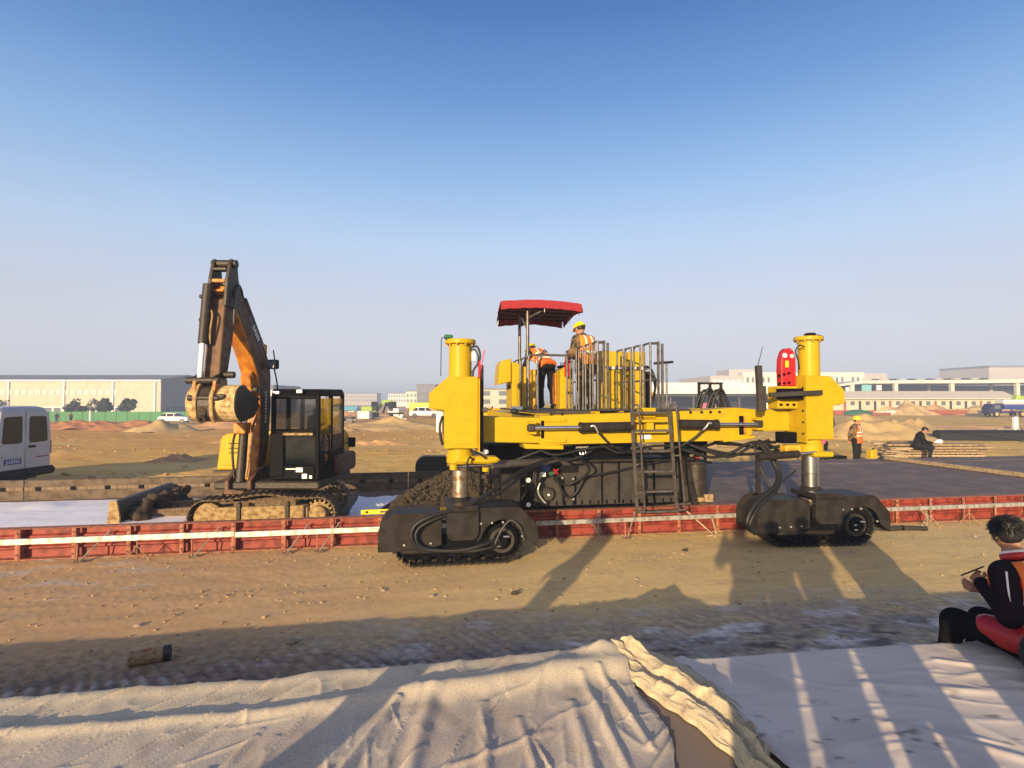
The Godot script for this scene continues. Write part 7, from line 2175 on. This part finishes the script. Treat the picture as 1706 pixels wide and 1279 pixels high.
func build_foreground():
	var rr := RandomNumberGenerator.new()
	rr.seed = 21
	var rid := [[-0.62, 2.3, -0.10, 3.62, 0.035, 0.050], [-0.10, 2.6, 0.12, 3.7, 0.06, 0.045], [-0.42, 2.2, 0.15, 3.55, 0.10, -0.025], [0.30, 2.3, 0.42, 3.5, 0.04, 0.020], [0.62, 2.3, 0.60, 3.3, 0.03, 0.018], [0.85, 2.4, 0.95, 3.4, 0.04, 0.024], [1.05, 2.6, 1.10, 3.7, 0.035, 0.030], [1.25, 2.9, 1.24, 3.75, 0.03, 0.032], [0.98, 3.0, 1.22, 3.5, 0.025, 0.020],
		[-1.6, 2.2, -1.05, 3.1, 0.03, 0.020], [-1.25, 2.2, -0.75, 3.35, 0.028, 0.018], [-2.4, 2.5, -1.5, 3.2, 0.03, 0.016], [-1.0, 3.0, -0.86, 3.45, 0.02, 0.014], [0.05, 2.9, 0.75, 3.15, 0.03, 0.012]]
	for i in 90:
		var p := rr.randf_range(-4.5, 1.35)
		var q := rr.randf_range(2.0, 3.5)
		var l := rr.randf_range(0.15, 0.6)
		var an := rr.randf_range(0.9, 1.9) if rr.randf() < 0.75 else rr.randf_range(0.1, 0.9)
		rid.append([p, q, p + cos(an) * l, q + sin(an) * l, rr.randf_range(0.008, 0.020), rr.randf_range(0.004, 0.012)])
	var nx := 470
	var ny := 250
	var pts := PackedVector3Array()
	var cols := PackedColorArray()
	pts.resize(nx * ny)
	cols.resize(nx * ny)
	for j in ny:
		var v := float(j) / (ny - 1)
		for i in nx:
			var u := float(i) / (nx - 1)
			var q := 0.6 + 1.5 * minf(v / 0.12, 1.0) + maxf(0.0, v - 0.12) / 0.88 * 2.06
			var edge := 1.46 + 0.05 * sin(q * 5.0) - 0.22 * smoothstep(3.3, 2.6, q) - 0.2 * smoothstep(2.7, 1.0, q) + 0.012 * nz.get_noise_2d(q * 9.0, 3.0)
			var p := lerpf(-7.0, edge, pow(u, 0.62))
			var qe := q
			if v > 0.9:
				qe += (v - 0.9) * 0.5 * nz.get_noise_2d(p * 1.5, 7.0)
			var y := 0.527
			y += 0.014 * nz2.get_noise_2d(p * 0.7 + 5.0, q * 0.5) + 0.007 * nz2.get_noise_2d(p * 2.4 - q * 0.9, q * 1.0) + 0.002 * nz2.get_noise_2d(p * 7.0, q * 4.0)
			y += 0.011 * pow(1.0 - absf(nz2.get_noise_2d(p * 1.8 - q * 1.0, q * 0.7 + 4.0)), 9.0) + 0.0035 * pow(1.0 - absf(nz2.get_noise_2d(p * 4.5 - q * 1.8 + 8.0, q * 1.6)), 7.0)
			for r in rid:
				y += ridge(p, q, r)
			# hem: a ridge, a hollow, and the free edge
			var hq := 3.70 + 0.06 * nz2.get_noise_2d(p * 0.6, 2.0) + 0.10 * smoothstep(-1.0, 0.4, p)
			var puff := smoothstep(-1.4, 1.2, p)
			y += (0.018 + 0.034 * puff) * exp(-pow((q - hq + 0.03) / (0.055 + 0.07 * puff), 2.0))
			y -= 0.020 * smoothstep(hq, hq + 0.07, q) * (1.0 - puff)
			y += 0.012 * exp(-pow((q - 4.05) / 0.07, 2.0)) * (1.0 - 0.5 * puff)
			# peaked corner
			var dc := Vector2(p - 1.38, (q - 4.02) * 1.2).length()
			y += 0.09 * exp(-pow(dc / 0.17, 2.0)) + 0.03 * exp(-pow(Vector2(p - 1.05, q - 3.95).length() / 0.22, 2.0))
			# limp right border
			y -= 0.010 * smoothstep(edge - 0.03, edge, p)
			if q > 4.09:
				y -= (q - 4.09) * 1.2
			y = maxf(y, 0.503 + 0.004 * u) if q < 4.05 else y
			pts[j * nx + i] = Vector3(p, y, -qe)
			var st := smoothstep(-0.25, 0.35, nz.get_noise_2d(p * 0.9 + 30.0, q * 0.9))
			var c := Color(0.58, 0.51, 0.42).lerp(Color(0.46, 0.39, 0.325), st * 0.7 * smoothstep(3.75, 3.3, q))
			c = c.lerp(Color(0.63, 0.55, 0.39), 0.6 * smoothstep(3.3, 3.75, q))
			c = c.lerp(Color(0.36, 0.28, 0.19), 0.3 * smoothstep(0.22, 0.45, nz.get_noise_2d(p * 2.0, q * 2.4 + 50.0)))
			cols[j * nx + i] = c
	var o := put(sheet(pts, nx, ny, cols), "cloth_sheet", M.cloth_old)
	o.rotation.y = RAIL
	tag(o, "yellowed creased cloth covering the slab on the left foreground", "cloth", "cloths spread on the foreground slab")
	# bunched strip of the same cloth
	var qs := [4.06, 3.86, 3.66, 3.45, 3.25, 3.03, 2.80, 2.62, 2.3, 1.9]
	var pl := [1.40, 1.40, 1.42, 1.47, 1.55, 1.60, 1.64, 1.66, 1.64, 1.60]
	var pr := [1.66, 1.74, 1.90, 1.95, 1.95, 1.92, 1.87, 1.80, 1.74, 1.68]
	nx = 60
	ny = 150
	pts = PackedVector3Array()
	cols = PackedColorArray()
	for j in ny:
		var f := float(j) / (ny - 1) * (qs.size() - 1)
		var k := mini(int(f), qs.size() - 2)
		var t := f - k
		t = t * t * (3.0 - 2.0 * t) * 0.4 + t * 0.6
		for i in nx:
			var u := float(i) / (nx - 1)
			var wob := 0.02 * nz2.get_noise_2d(f * 1.3, 4.0)
			var p := lerpf(lerpf(pl[k], pl[k + 1], t), lerpf(pr[k], pr[k + 1], t), u) + wob
			var q := lerpf(qs[k], qs[k + 1], t) + 0.03 * nz2.get_noise_2d(u * 3.0, f)
			var ph := u * 2.5 + 0.22 * sin(f * 0.5 + 0.6) + 0.16 * nz2.get_noise_2d(f * 0.5, u * 1.5)
			var y := 0.530 + 0.075 * pow(absf(sin(ph * PI)), 1.5) * sin(PI * clampf(u, 0.04, 0.96)) * (0.8 + 0.35 * nz2.get_noise_2d(f * 0.5 + 9.0, u * 2.0)) + 0.014 * pow(1.0 - absf(nz2.get_noise_2d(f * 0.9, u * 7.0)), 4.0) + 0.005 * nz2.get_noise_2d(p * 9.0, q * 5.0)
			y += 0.05 * exp(-pow((f - 0.5) / 0.6, 2.0)) * sin(PI * u)
			y += 0.03 * sin(PI * u)
			if i == 0 or i == nx - 1:
				y = 0.512
			pts.append(Vector3(p, maxf(y, 0.508), -q))
			var st := smoothstep(0.0, 0.4, nz.get_noise_2d(p * 4.0, q * 3.0))
			cols.append(Color(0.60, 0.51, 0.34).lerp(Color(0.44, 0.35, 0.235), 0.55 * st))
	o = put(sheet(pts, nx, ny, cols), "cloth_roll", M.cloth_old)
	o.rotation.y = RAIL
	tag(o, "bunched strip of yellowed cloth folded between the two sheets", "cloth", "cloths spread on the foreground slab")
	# pale sheet on the right
	var rd := [[2.9, 3.35, 3.9, 3.05, 0.05, 0.016], [3.7, 3.55, 4.6, 3.0, 0.035, 0.022], [3.9, 3.2, 5.0, 2.5, 0.04, 0.022], [4.1, 3.55, 5.2, 3.35, 0.03, 0.018], [2.6, 3.0, 3.4, 2.3, 0.05, 0.014], [4.2, 3.0, 5.2, 2.3, 0.03, 0.016], [4.3, 3.4, 5.3, 3.0, 0.02, 0.014], [2.2, 3.3, 3.0, 3.3, 0.08, 0.010]]
	for i in 22:
		var p := rr.randf_range(2.0, 5.5)
		var q := rr.randf_range(1.9, 3.6)
		var an := rr.randf_range(-0.7, 0.2)
		var l := rr.randf_range(0.2, 0.7)
		rd.append([p, q, p + cos(an) * l, q + sin(an) * l, rr.randf_range(0.015, 0.03), rr.randf_range(0.005, 0.011)])
	nx = 200
	ny = 140
	pts = PackedVector3Array()
	cols = PackedColorArray()
	for j in ny:
		var v := float(j) / (ny - 1)
		for i in nx:
			var u := pow(float(i) / (nx - 1), 1.3)
			var p := lerpf(1.86 + 0.05 * sin(v * 6.0), 7.5, u)
			var q := lerpf(1.0, 3.905 - 0.033 * (p - 1.9), pow(v, 0.8))
			var y := 0.516 + 0.009 * nz2.get_noise_2d(p * 0.9, q * 0.9) + 0.006 * pow(1.0 - absf(nz2.get_noise_2d(p * 1.3 + q * 0.5, q * 2.4)), 9.0) + 0.0012 * nz2.get_noise_2d(p * 6.0, q * 9.0)
			for r in rd:
				y += ridge(p, q, r)
			y += 0.03 * exp(-pow((p - 1.9) / 0.05, 2.0))
			y = maxf(y, 0.505)
			if v > 0.99:
				y -= 0.02
			pts.append(Vector3(p, y, -q))
			var c := Color(0.65, 0.57, 0.485).lerp(Color(0.58, 0.50, 0.42), smoothstep(0.0, 0.4, nz.get_noise_2d(p * 0.8, q * 1.4 + 12.0)))
			c = c.lerp(Color(0.60, 0.54, 0.45), 0.8 * smoothstep(3.2, 4.4, p))
			var sp := smoothstep(0.30, 0.42, nz.get_noise_2d(p * 2.4 - 3.0, q * 5.5)) * smoothstep(3.5, 2.9, q)
			c = c.lerp(Color(0.13, 0.12, 0.12), 0.75 * sp * smoothstep(0.0, 0.25, nz.get_noise_2d(p * 9.0, q * 16.0)))
			var gr := smoothstep(0.12, 0.35, nz.get_noise_2d(p * 0.9 + 4.0, q * 4.0 + 1.0))
			c = c.lerp(Color(0.42, 0.39, 0.36), 0.14 * gr)
			cols.append(c)
	o = put(sheet(pts, nx, ny, cols), "pale_sheet", M.cloth_pale)
	o.rotation.y = RAIL
	tag(o, "smoother grey white sheet with dark smears on the right foreground", "sheet", "cloths spread on the foreground slab")


func build_clutter():
	# white film on the lane floor, left
	var nx := 110
	var ny := 60
	var pts := PackedVector3Array()
	for j in ny:
		for i in nx:
			var p := lerpf(-14.0, -3.9, float(i) / (nx - 1))
			var q := lerpf(9.72, 14.7 - 0.6 * smoothstep(-6.0, -4.0, p), float(j) / (ny - 1))
			var y := 0.05 + 0.26 * smoothstep(12.5, 11.9, q) + 0.012 * nz.get_noise_2d(p * 0.5, q * 0.8) + 0.004 * nz.get_noise_2d(p * 2.0, q * 3.0) + 0.12 * smoothstep(10.2, 9.8, q)
			y += 0.10 * exp(-pow((q - 14.0) / 0.5, 2.0)) * smoothstep(0.0, 0.5, nz2.get_noise_2d(p * 0.7, 1.0))
			if j == 0:
				y = 0.44
			pts.append(Vector3(p, maxf(y, 0.02), -q))
	var o := put(sheet(pts, nx, ny), "white_film", M.film)
	o.rotation.y = RAIL
	tag(o, "wide white plastic film laid in the lane left of the excavator", "plastic sheet", "white plastic films in the lane")
	pts = PackedVector3Array()
	for j in 30:
		for i in 50:
			var u := float(i) / 49.0
			var v := float(j) / 29.0
			var p := -1.35 + 1.9 * u
			var q := 11.6 + 2.3 * v + 0.15 * nz2.get_noise_2d(u * 4.0, v)
			pts.append(Vector3(p, 0.05 + 0.09 * absf(nz.get_noise_2d(p * 2.0, q * 2.0)) + 0.03 * nz.get_noise_2d(p * 6.0, q * 6.0), -q))
	o = put(sheet(pts, 50, 30), "white_film", M.film)
	o.rotation.y = RAIL
	tag(o, "crumpled white film between the excavator and the concrete heap", "plastic sheet", "white plastic films in the lane")
	# heap of fresh concrete
	pts = PackedVector3Array()
	for j in 110:
		for i in 120:
			var u := float(i) / 119.0
			var v := float(j) / 109.0
			var p := -0.75 + 2.9 * u
			var q := 10.2 + 4.4 * v
			var dx := (p - 1.1) / 1.75
			var dq := (q - 12.2) / 2.0
			var r := sqrt(dx * dx + dq * dq)
			var y := 0.98 * pow(maxf(0.0, 1.0 - r * (1.0 + 0.15 * nz2.get_noise_2d(p, q))), 0.8)
			var lump := absf(nz.get_noise_2d(p * 3.4, q * 3.4)) * 0.16 + absf(nz.get_noise_2d(p * 9.0, q * 9.0)) * 0.06
			y += lump * clampf(1.25 - r, 0.0, 1.0) - 0.03
			pts.append(Vector3(p, y, -q))
	o = put(sheet(pts, 120, 110), "concrete_heap", M.fresh)
	o.rotation.y = RAIL
	tag(o, "dark brown heap of fresh concrete in front of the paver", "concrete heap")
	var mm := MultiMesh.new()
	mm.transform_format = MultiMesh.TRANSFORM_3D
	mm.mesh = clod_mesh(9)
	mm.instance_count = 2600
	for i in 2600:
		var a := rng.randf() * TAU
		var r := sqrt(rng.randf()) * 1.05
		var p := 1.1 + cos(a) * r * 1.75
		var q := 12.2 + sin(a) * r * 2.0
		var s := 0.010 + 0.045 * pow(rng.randf(), 2.0)
		mm.set_instance_transform(i, Transform3D(Basis.from_euler(Vector3(rng.randf() * 6.0, rng.randf() * 6.0, 0)).scaled(Vector3.ONE * s), W(p, 0.98 * pow(maxf(0.0, 1.0 - r), 0.8) + 0.05, q)))
	var mi := MultiMeshInstance3D.new()
	mi.name = "concrete_crumbs"
	mi.multimesh = mm
	mi.material_override = M.fresh
	add_child(mi)
	tag(mi, "crumbs of dark concrete scattered over the heap", "crumbs")
	mi.set_meta("kind", "stuff")
	# yellow straightedge
	var s := thing("straightedge", "long yellow aluminium straightedge lying on the red form by the left crawler", "straightedge", W(-0.17, 0.485, 9.74), RAIL)
	put(mb().box(Vector3(0, 0.035, 0), Vector3(1.46, 0.075, 0.03), Basis.IDENTITY, 0.004), "bar", M.yellow_bright, s)
	put(mb().bb(Vector3(-0.42, 0.018, 0.0155), Vector3(-0.26, 0.054, 0.018), 0.0), "label", M.wood_dark, s)
	put(mb().bb(Vector3(0.20, 0.018, 0.0155), Vector3(0.36, 0.054, 0.018), 0.0), "label", M.wood_dark, s)
	put(mb().bb(Vector3(-0.655, 0.018, 0.0155), Vector3(-0.61, 0.054, 0.018), 0.0), "end_mark", M.plastic_black, s)
	# log
	var lg := thing("log", "short cut log with black wrapped end lying in the shade, left foreground", "log", W(-2.38, 0.0, 5.68), RAIL + 0.30)
	put(mb().lathe([Vector2(0, -0.17), Vector2(0.055, -0.17), Vector2(0.066, -0.155), Vector2(0.066, 0.10), Vector2(0.064, 0.12)], Vector3(0, 0.066, 0), Vector3(1, 0, 0), 18), "wood", M.log, lg)
	put(mb().lathe([Vector2(0.0, 0.17), Vector2(0.055, 0.17), Vector2(0.071, 0.165), Vector2(0.071, 0.105), Vector2(0.0, 0.10)], Vector3(0, 0.066, 0), Vector3(1, 0, 0), 18), "black_wrap", M.black_film, lg)
	put(mb().box(Vector3(-0.02, 0.130, 0.015), Vector3(0.07, 0.004, 0.03), Basis.from_euler(Vector3(0.2, 0.2, 0)), 0.0), "red_mark", M.brick_red, lg)
	# canvas hose right of the right crawler
	var hs := thing("canvas_hose", "short dark canvas hose lying right of the right crawler", "hose", W(8.78, 0, 9.1), RAIL)
	put(mb().tube(curve([Vector3(-0.9, 0.05, -0.06), Vector3(-0.5, 0.05, -0.02), Vector3(-0.25, 0.045, 0.06), Vector3(0.0, 0.045, 0.04), Vector3(0.42, 0.04, 0.14)], 6), 0.042, 10), "hose", M.steel_brown, hs)
	put(mb().cyl(Vector3(-0.03, 0.045, 0.03), Vector3(0.02, 0.045, 0.05), 0.048, 0.048, 10), "hose_band", M.steel_black, hs)
	# bag behind the seated man
	var bag := thing("bag", "black padded bag with grey straps behind the seated man, lower right corner", "bag", Vector3(3.62, 0.53, -3.74), 0.3)
	put(mb().ball(Vector3(0, 0.17, 0), Vector3(0.26, 0.20, 0.22), Basis.IDENTITY, 20), "body", M.black_cloth, bag)
	put(mb().tube(curve([Vector3(-0.2, 0.24, 0.13), Vector3(-0.05, 0.34, 0.16), Vector3(0.1, 0.36, 0.1), Vector3(0.2, 0.28, 0.0)], 5), 0.012, 6), "strap", M.steel_grey, bag)
	put(mb().tube(curve([Vector3(-0.22, 0.16, 0.14), Vector3(0.0, 0.19, 0.225), Vector3(0.2, 0.14, 0.14)], 5), 0.006, 6), "zip", M.steel_grey, bag)
	# beam laid across the fresh slab
	var bm := thing("cross_beam", "long tan timber beam laid across the fresh slab", "beam", W(14.85, 0.47, 13.5), RAIL)
	put(mb().bb(Vector3(-0.07, 0, -2.4), Vector3(0.07, 0.11, 2.4), 0.012), "beam", M.wood, bm)
	put(mb().bb(Vector3(-0.09, 0, -2.6), Vector3(0.09, 0.08, -2.41), 0.02), "end_shoe", M.steel_brown, bm)
	# timber stack
	var tm := thing("timber_stack", "stack of long weathered planks the man in black sits on", "timber", Vector3(14.75, 0.02, -22.6), -0.03)
	for l in 6:
		for i in 3:
			var ln := 3.8 + rng.randf_range(-0.5, 0.4)
			var x := rng.randf_range(-0.15, 0.25)
			put(mb().box(Vector3(x + ln * 0.5, 0.06 + l * 0.105, 0.30 - i * 0.32 + rng.randf_range(-0.09, 0.06)), Vector3(ln, 0.075, 0.26), Basis.from_euler(Vector3(0, rng.randf_range(-0.015, 0.015), rng.randf_range(-0.006, 0.006))), 0.012), "plank", [M.wood, M.wood_pale, M.wood_dark, M.wood, M.log][rng.randi() % 5], tm)
	for i in 7:
		put(mb().box(Vector3(rng.randf_range(0.0, 0.6), 0.02 + rng.randf_range(0.0, 0.5), 0.52 + rng.randf_range(0.0, 0.15)), Vector3(0.7, 0.05, 0.10), Basis.from_euler(Vector3(0, rng.randf_range(-0.4, 0.4), rng.randf_range(-0.1, 0.1))), 0.01), "offcut", M.wood_pale, tm)
	put(mb().box(Vector3(0.9, 0.69, 0.0), Vector3(1.3, 0.05, 0.22), Basis.from_euler(Vector3(0, 0.1, 0.02)), 0.01), "dark_plank", M.wood_dark, tm)
	var wb := thing("white_bag", "small crumpled white bag lying on the timber stack", "bag", Vector3(17.0, 0.66, -22.5), 0.4)
	put(mb().ball(Vector3(0, 0.06, 0), Vector3(0.16, 0.10, 0.12), Basis.IDENTITY, 10), "body", M.white, wb)
	put(mb().ball(Vector3(-0.22, 0.04, 0.02), Vector3(0.18, 0.05, 0.10), Basis.IDENTITY, 10), "loose_end", M.white, wb)
	var jc := thing("canister", "yellow plastic canister standing beside the man in the vest", "canister", Vector3(13.72, 0.02, -21.6), 0.2)
	put(mb().box(Vector3(0, 0.24, 0), Vector3(0.28, 0.46, 0.30), Basis.IDENTITY, 0.035), "body", M.yellow, jc)
	put(mb().cyl(Vector3(0.08, 0.46, 0), Vector3(0.08, 0.52, 0), 0.04, 0.035, 10), "cap", M.plastic_black, jc)
	put(mb().box(Vector3(-0.05, 0.50, 0), Vector3(0.14, 0.03, 0.04), Basis.IDENTITY, 0.01), "handle", M.yellow, jc)
	var bs := thing("dark_skid", "dark wooden skid on the ground left of the standing man", "skid", Vector3(12.35, 0.0, -21.9), 0.05)
	put(mb().bb(Vector3(-0.55, 0.10, -0.12), Vector3(0.55, 0.22, 0.12), 0.01), "plank", M.steel_black, bs)
	put(mb().bb(Vector3(-0.45, 0.0, -0.1), Vector3(-0.3, 0.10, 0.1), 0.01), "foot", M.wood_dark, bs)
	put(mb().bb(Vector3(0.3, 0.0, -0.1), Vector3(0.45, 0.10, 0.1), 0.01), "foot", M.wood_dark, bs)
	# black liner wall at the right
	var bw := thing("black_liner", "long low bank wrapped in black film on the far right", "film bank", Vector3(24.9, 0.0, -33.0), 0.0)
	put(mb().prism(pv([0.25, 0.0, 0.22, 0.46, 0.0, 0.60, -0.5, 0.55, -0.6, 0.0]), Vector3(0, 0, 0), Vector3(0, 0, 1), Vector3.UP, Vector3.RIGHT, 20.0, 0.03), "film", M.black_film, bw)
	put(mb().bb(Vector3(0.0, 0.56, -0.25), Vector3(20, 0.60, 0.03), 0.02), "top_fold", M.black_film, bw)
	var wp := thing("marker_post", "white marker post on bricks beyond the black film bank", "post", Vector3(37.4, 0.1, -42.0), 0.0)
	put(mb().bb(Vector3(-0.14, 0, -0.14), Vector3(0.14, 1.0, 0.14), 0.03), "post", M.white, wp)
	for i in 5:
		put(mb().box(Vector3(-1.2 + i * 0.45, 0.07, 0.1 * (i % 2)), Vector3(0.4, 0.14, 0.2), Basis.from_euler(Vector3(0, 0.3 * i, 0)), 0.01), "brick", M.concrete, wp)
	var wt := thing("survey_stake", "thin white stake with crosspipe on the red earth left", "stake", Vector3(-44.8, -0.9, -60.0), 0.0)
	put(mb().cyl(Vector3(0, 0, 0), Vector3(0, 2.1, 0), 0.09, 0.09, 8), "stake", M.white, wt)
	put(mb().cyl(Vector3(-3.9, 0.15, 0.3), Vector3(0.1, 0.35, 0.2), 0.06, 0.06, 8), "pipe", M.white, wt)
	put(mb().cyl(Vector3(0, 0.2, 0), Vector3(0.35, 0.3, 0), 0.12, 0.12, 8), "red_cap", M.brick_red, wt)
	var wr := thing("cable", "thin dark cable stretched low over the slab at the right", "cable", Vector3(24.0, 0.62, -31.0), 0.0)
	put(mb().tube(curve([Vector3(0, 0, 0), Vector3(-1.6, -0.06, 6.0), Vector3(-3.6, -0.10, 11.0), Vector3(-5.2, -0.05, 14.0)], 8), 0.012, 6), "wire", M.steel_black, wr)
	var gn := thing("green_net", "dark green net over spoil before the workers' rooms", "net", Vector3(52.0, 0.0, -85.0), 0.0)
	put(mb().ball(Vector3(0, 0.1, 0), Vector3(2.2, 0.75, 1.2), Basis.IDENTITY, 16, 0.0), "net", M.green_net, gn)
	var rb := thing("rubble", "pale rubble heap between green net and sand cone", "rubble", Vector3(57.2, 0.0, -86.0), 0.0)
	for i in 14:
		put(mb().box(Vector3(rng.randf_range(-2.0, 2.0), rng.randf_range(0.1, 0.5), rng.randf_range(-0.5, 0.5)), Vector3.ONE * rng.randf_range(0.3, 0.7), Basis.from_euler(Vector3(rng.randf() * 3.0, rng.randf() * 3.0, 0)), 0.04), "block", M.wall_pale, rb)
	var br := thing("brick_edging", "low red brick edging under the reddish sand heap", "brick wall", Vector3(66.0, 0.0, -85.5), 0.0)
	put(mb().prism(pv([-3.2, 0.1, 2.6, 0.1, 3.4, 0.75, -2.6, 0.75]), Vector3(0, 0, 0), Vector3.RIGHT, Vector3.UP, Vector3(0, 0, -1), 0.4, 0.02), "wall", M.brick_red, br)
	put(mb().bb(Vector3(-18.0, 0.05, 0.3), Vector3(-9.0, 0.40, 0.6), 0.02), "low_wall", M.brick_red, br)
	# pebbles and crumbs on the near ground
	mm = MultiMesh.new()
	mm.transform_format = MultiMesh.TRANSFORM_3D
	mm.use_colors = true
	mm.mesh = clod_mesh(4)
	var tf := []
	for i in 12000:
		var p := rng.randf_range(-7.5, 13.0)
		var q := rng.randf_range(4.3, 9.6)
		if nz.get_noise_2d(p * 0.7, q * 1.6) + rng.randf() * 0.6 - 0.16 * smoothstep(-2.0, 2.0, p) < 0.16:
			continue
		var sc := 0.003 + 0.016 * pow(rng.randf(), 9.0)
		var w := W(p, 0, q)
		tf.append(Transform3D(Basis.from_euler(Vector3(rng.randf() * 6.0, rng.randf() * 6.0, 0)).scaled(Vector3(sc * 1.2, sc * 0.8, sc)), Vector3(w.x, gheight(w.x, w.z) + sc * 0.3, w.z)))
	mm.instance_count = tf.size()
	for i in tf.size():
		mm.set_instance_transform(i, tf[i])
		var k := rng.randf_range(0.6, 1.15)
		mm.set_instance_color(i, Color(0.42 * k, 0.295 * k, 0.16 * k))
	mi = MultiMeshInstance3D.new()
	mi.name = "pebbles"
	mi.multimesh = mm
	mi.material_override = M.dirt_pile
	add_child(mi)
	tag(mi, "small stones and crumbs scattered on the near ground", "pebbles")
	mi.set_meta("kind", "stuff")
	# clods big enough to see
	var big := [[1.2, 6.9, 0.05, "dark clod of mud in front of the left crawler"], [0.2, 7.0, 0.035, "pale stone lying left of the mud clod"], [-0.4, 7.3, 0.03, "small stone below the left crawler's idler end"], [-2.9, 6.6, 0.035, "white pebble at the edge of the shade on the left"], [2.9, 7.2, 0.03, "small stone beside the long shadow under the ladder"], [4.2, 8.4, 0.05, "dark crumbled clod between ladder and right crawler"], [11.0, 8.0, 0.05, "pale lump on the ground before the seated man's head"], [-1.2, 5.9, 0.06, "rough grey lump beside the cut log"]]
	for b in big:
		var c := put(clod_mesh(int(b[0] * 7.0)), "clod", M.fresh if b[3].contains("dark") else M.concrete)
		c.position = W(b[0], b[2] * 0.35, b[1])
		c.scale = Vector3(b[2] * 1.1, b[2] * 0.5, b[2] * 0.7)
		tag(c, b[3], "clod", "clods on the near ground")
	var piles := [["stack of grey pipes far off below the office block", -22.0, -76.0, "steel_grey"], ["pale sacks piled on a pallet beside the far white hatchback", -16.2, -80.0, "wall_pale"], ["rusty red drum stack left of the white box cabin", -26.0, -86.0, "brick_red"], ["blue crate stack far off right of the cyan roofed hut", -27.6, -92.0, "blue"],
		["dark heap of sheeting under the far lime excavator", -23.8, -82.0, "steel_black"], ["tan boards stacked between far machine and hatchback", -18.0, -82.0, "wood"], ["white panels leaning together below the cream block", -4.4, -78.0, "sheet_white"], ["orange crates stacked below the cream block", -6.0, -80.0, "orange"], ["grey concrete blocks stacked far behind the left column", -9.5, -82.0, "concrete"]]
	for k in piles:
		var o2 := thing("material_stack", k[0], "material stack", Vector3(k[1], gheight(k[1], k[2]), k[2]), rng.randf_range(-0.4, 0.4), "materials stacked far off")
		for a in 7:
			put(mb().box(Vector3(rng.randf_range(-1.0, 1.0), 0.15 + 0.28 * (a % 3), rng.randf_range(-0.3, 0.3)), Vector3(rng.randf_range(0.5, 1.3), 0.27, 0.6), Basis.from_euler(Vector3(0, rng.randf_range(-0.3, 0.3), 0)), 0.03), "piece", M[k[3]], o2)
	var far_p := [["far worker in dark clothes beside the green fence", -72.5, -90.0, 0.3], ["far worker in brown beside the first far worker", -69.5, -89.0, 1.2]]
	for f in far_p:
		var J := standing()
		person(f[0], Vector3(f[1], -1.4, f[2]), f[3], J, {"jacket": Color(0.03, 0.03, 0.04) if f[3] < 1.0 else Color(0.2, 0.08, 0.05), "trousers": Color(0.02, 0.02, 0.02), "cell": 0.04, "cap": "black_cloth"})
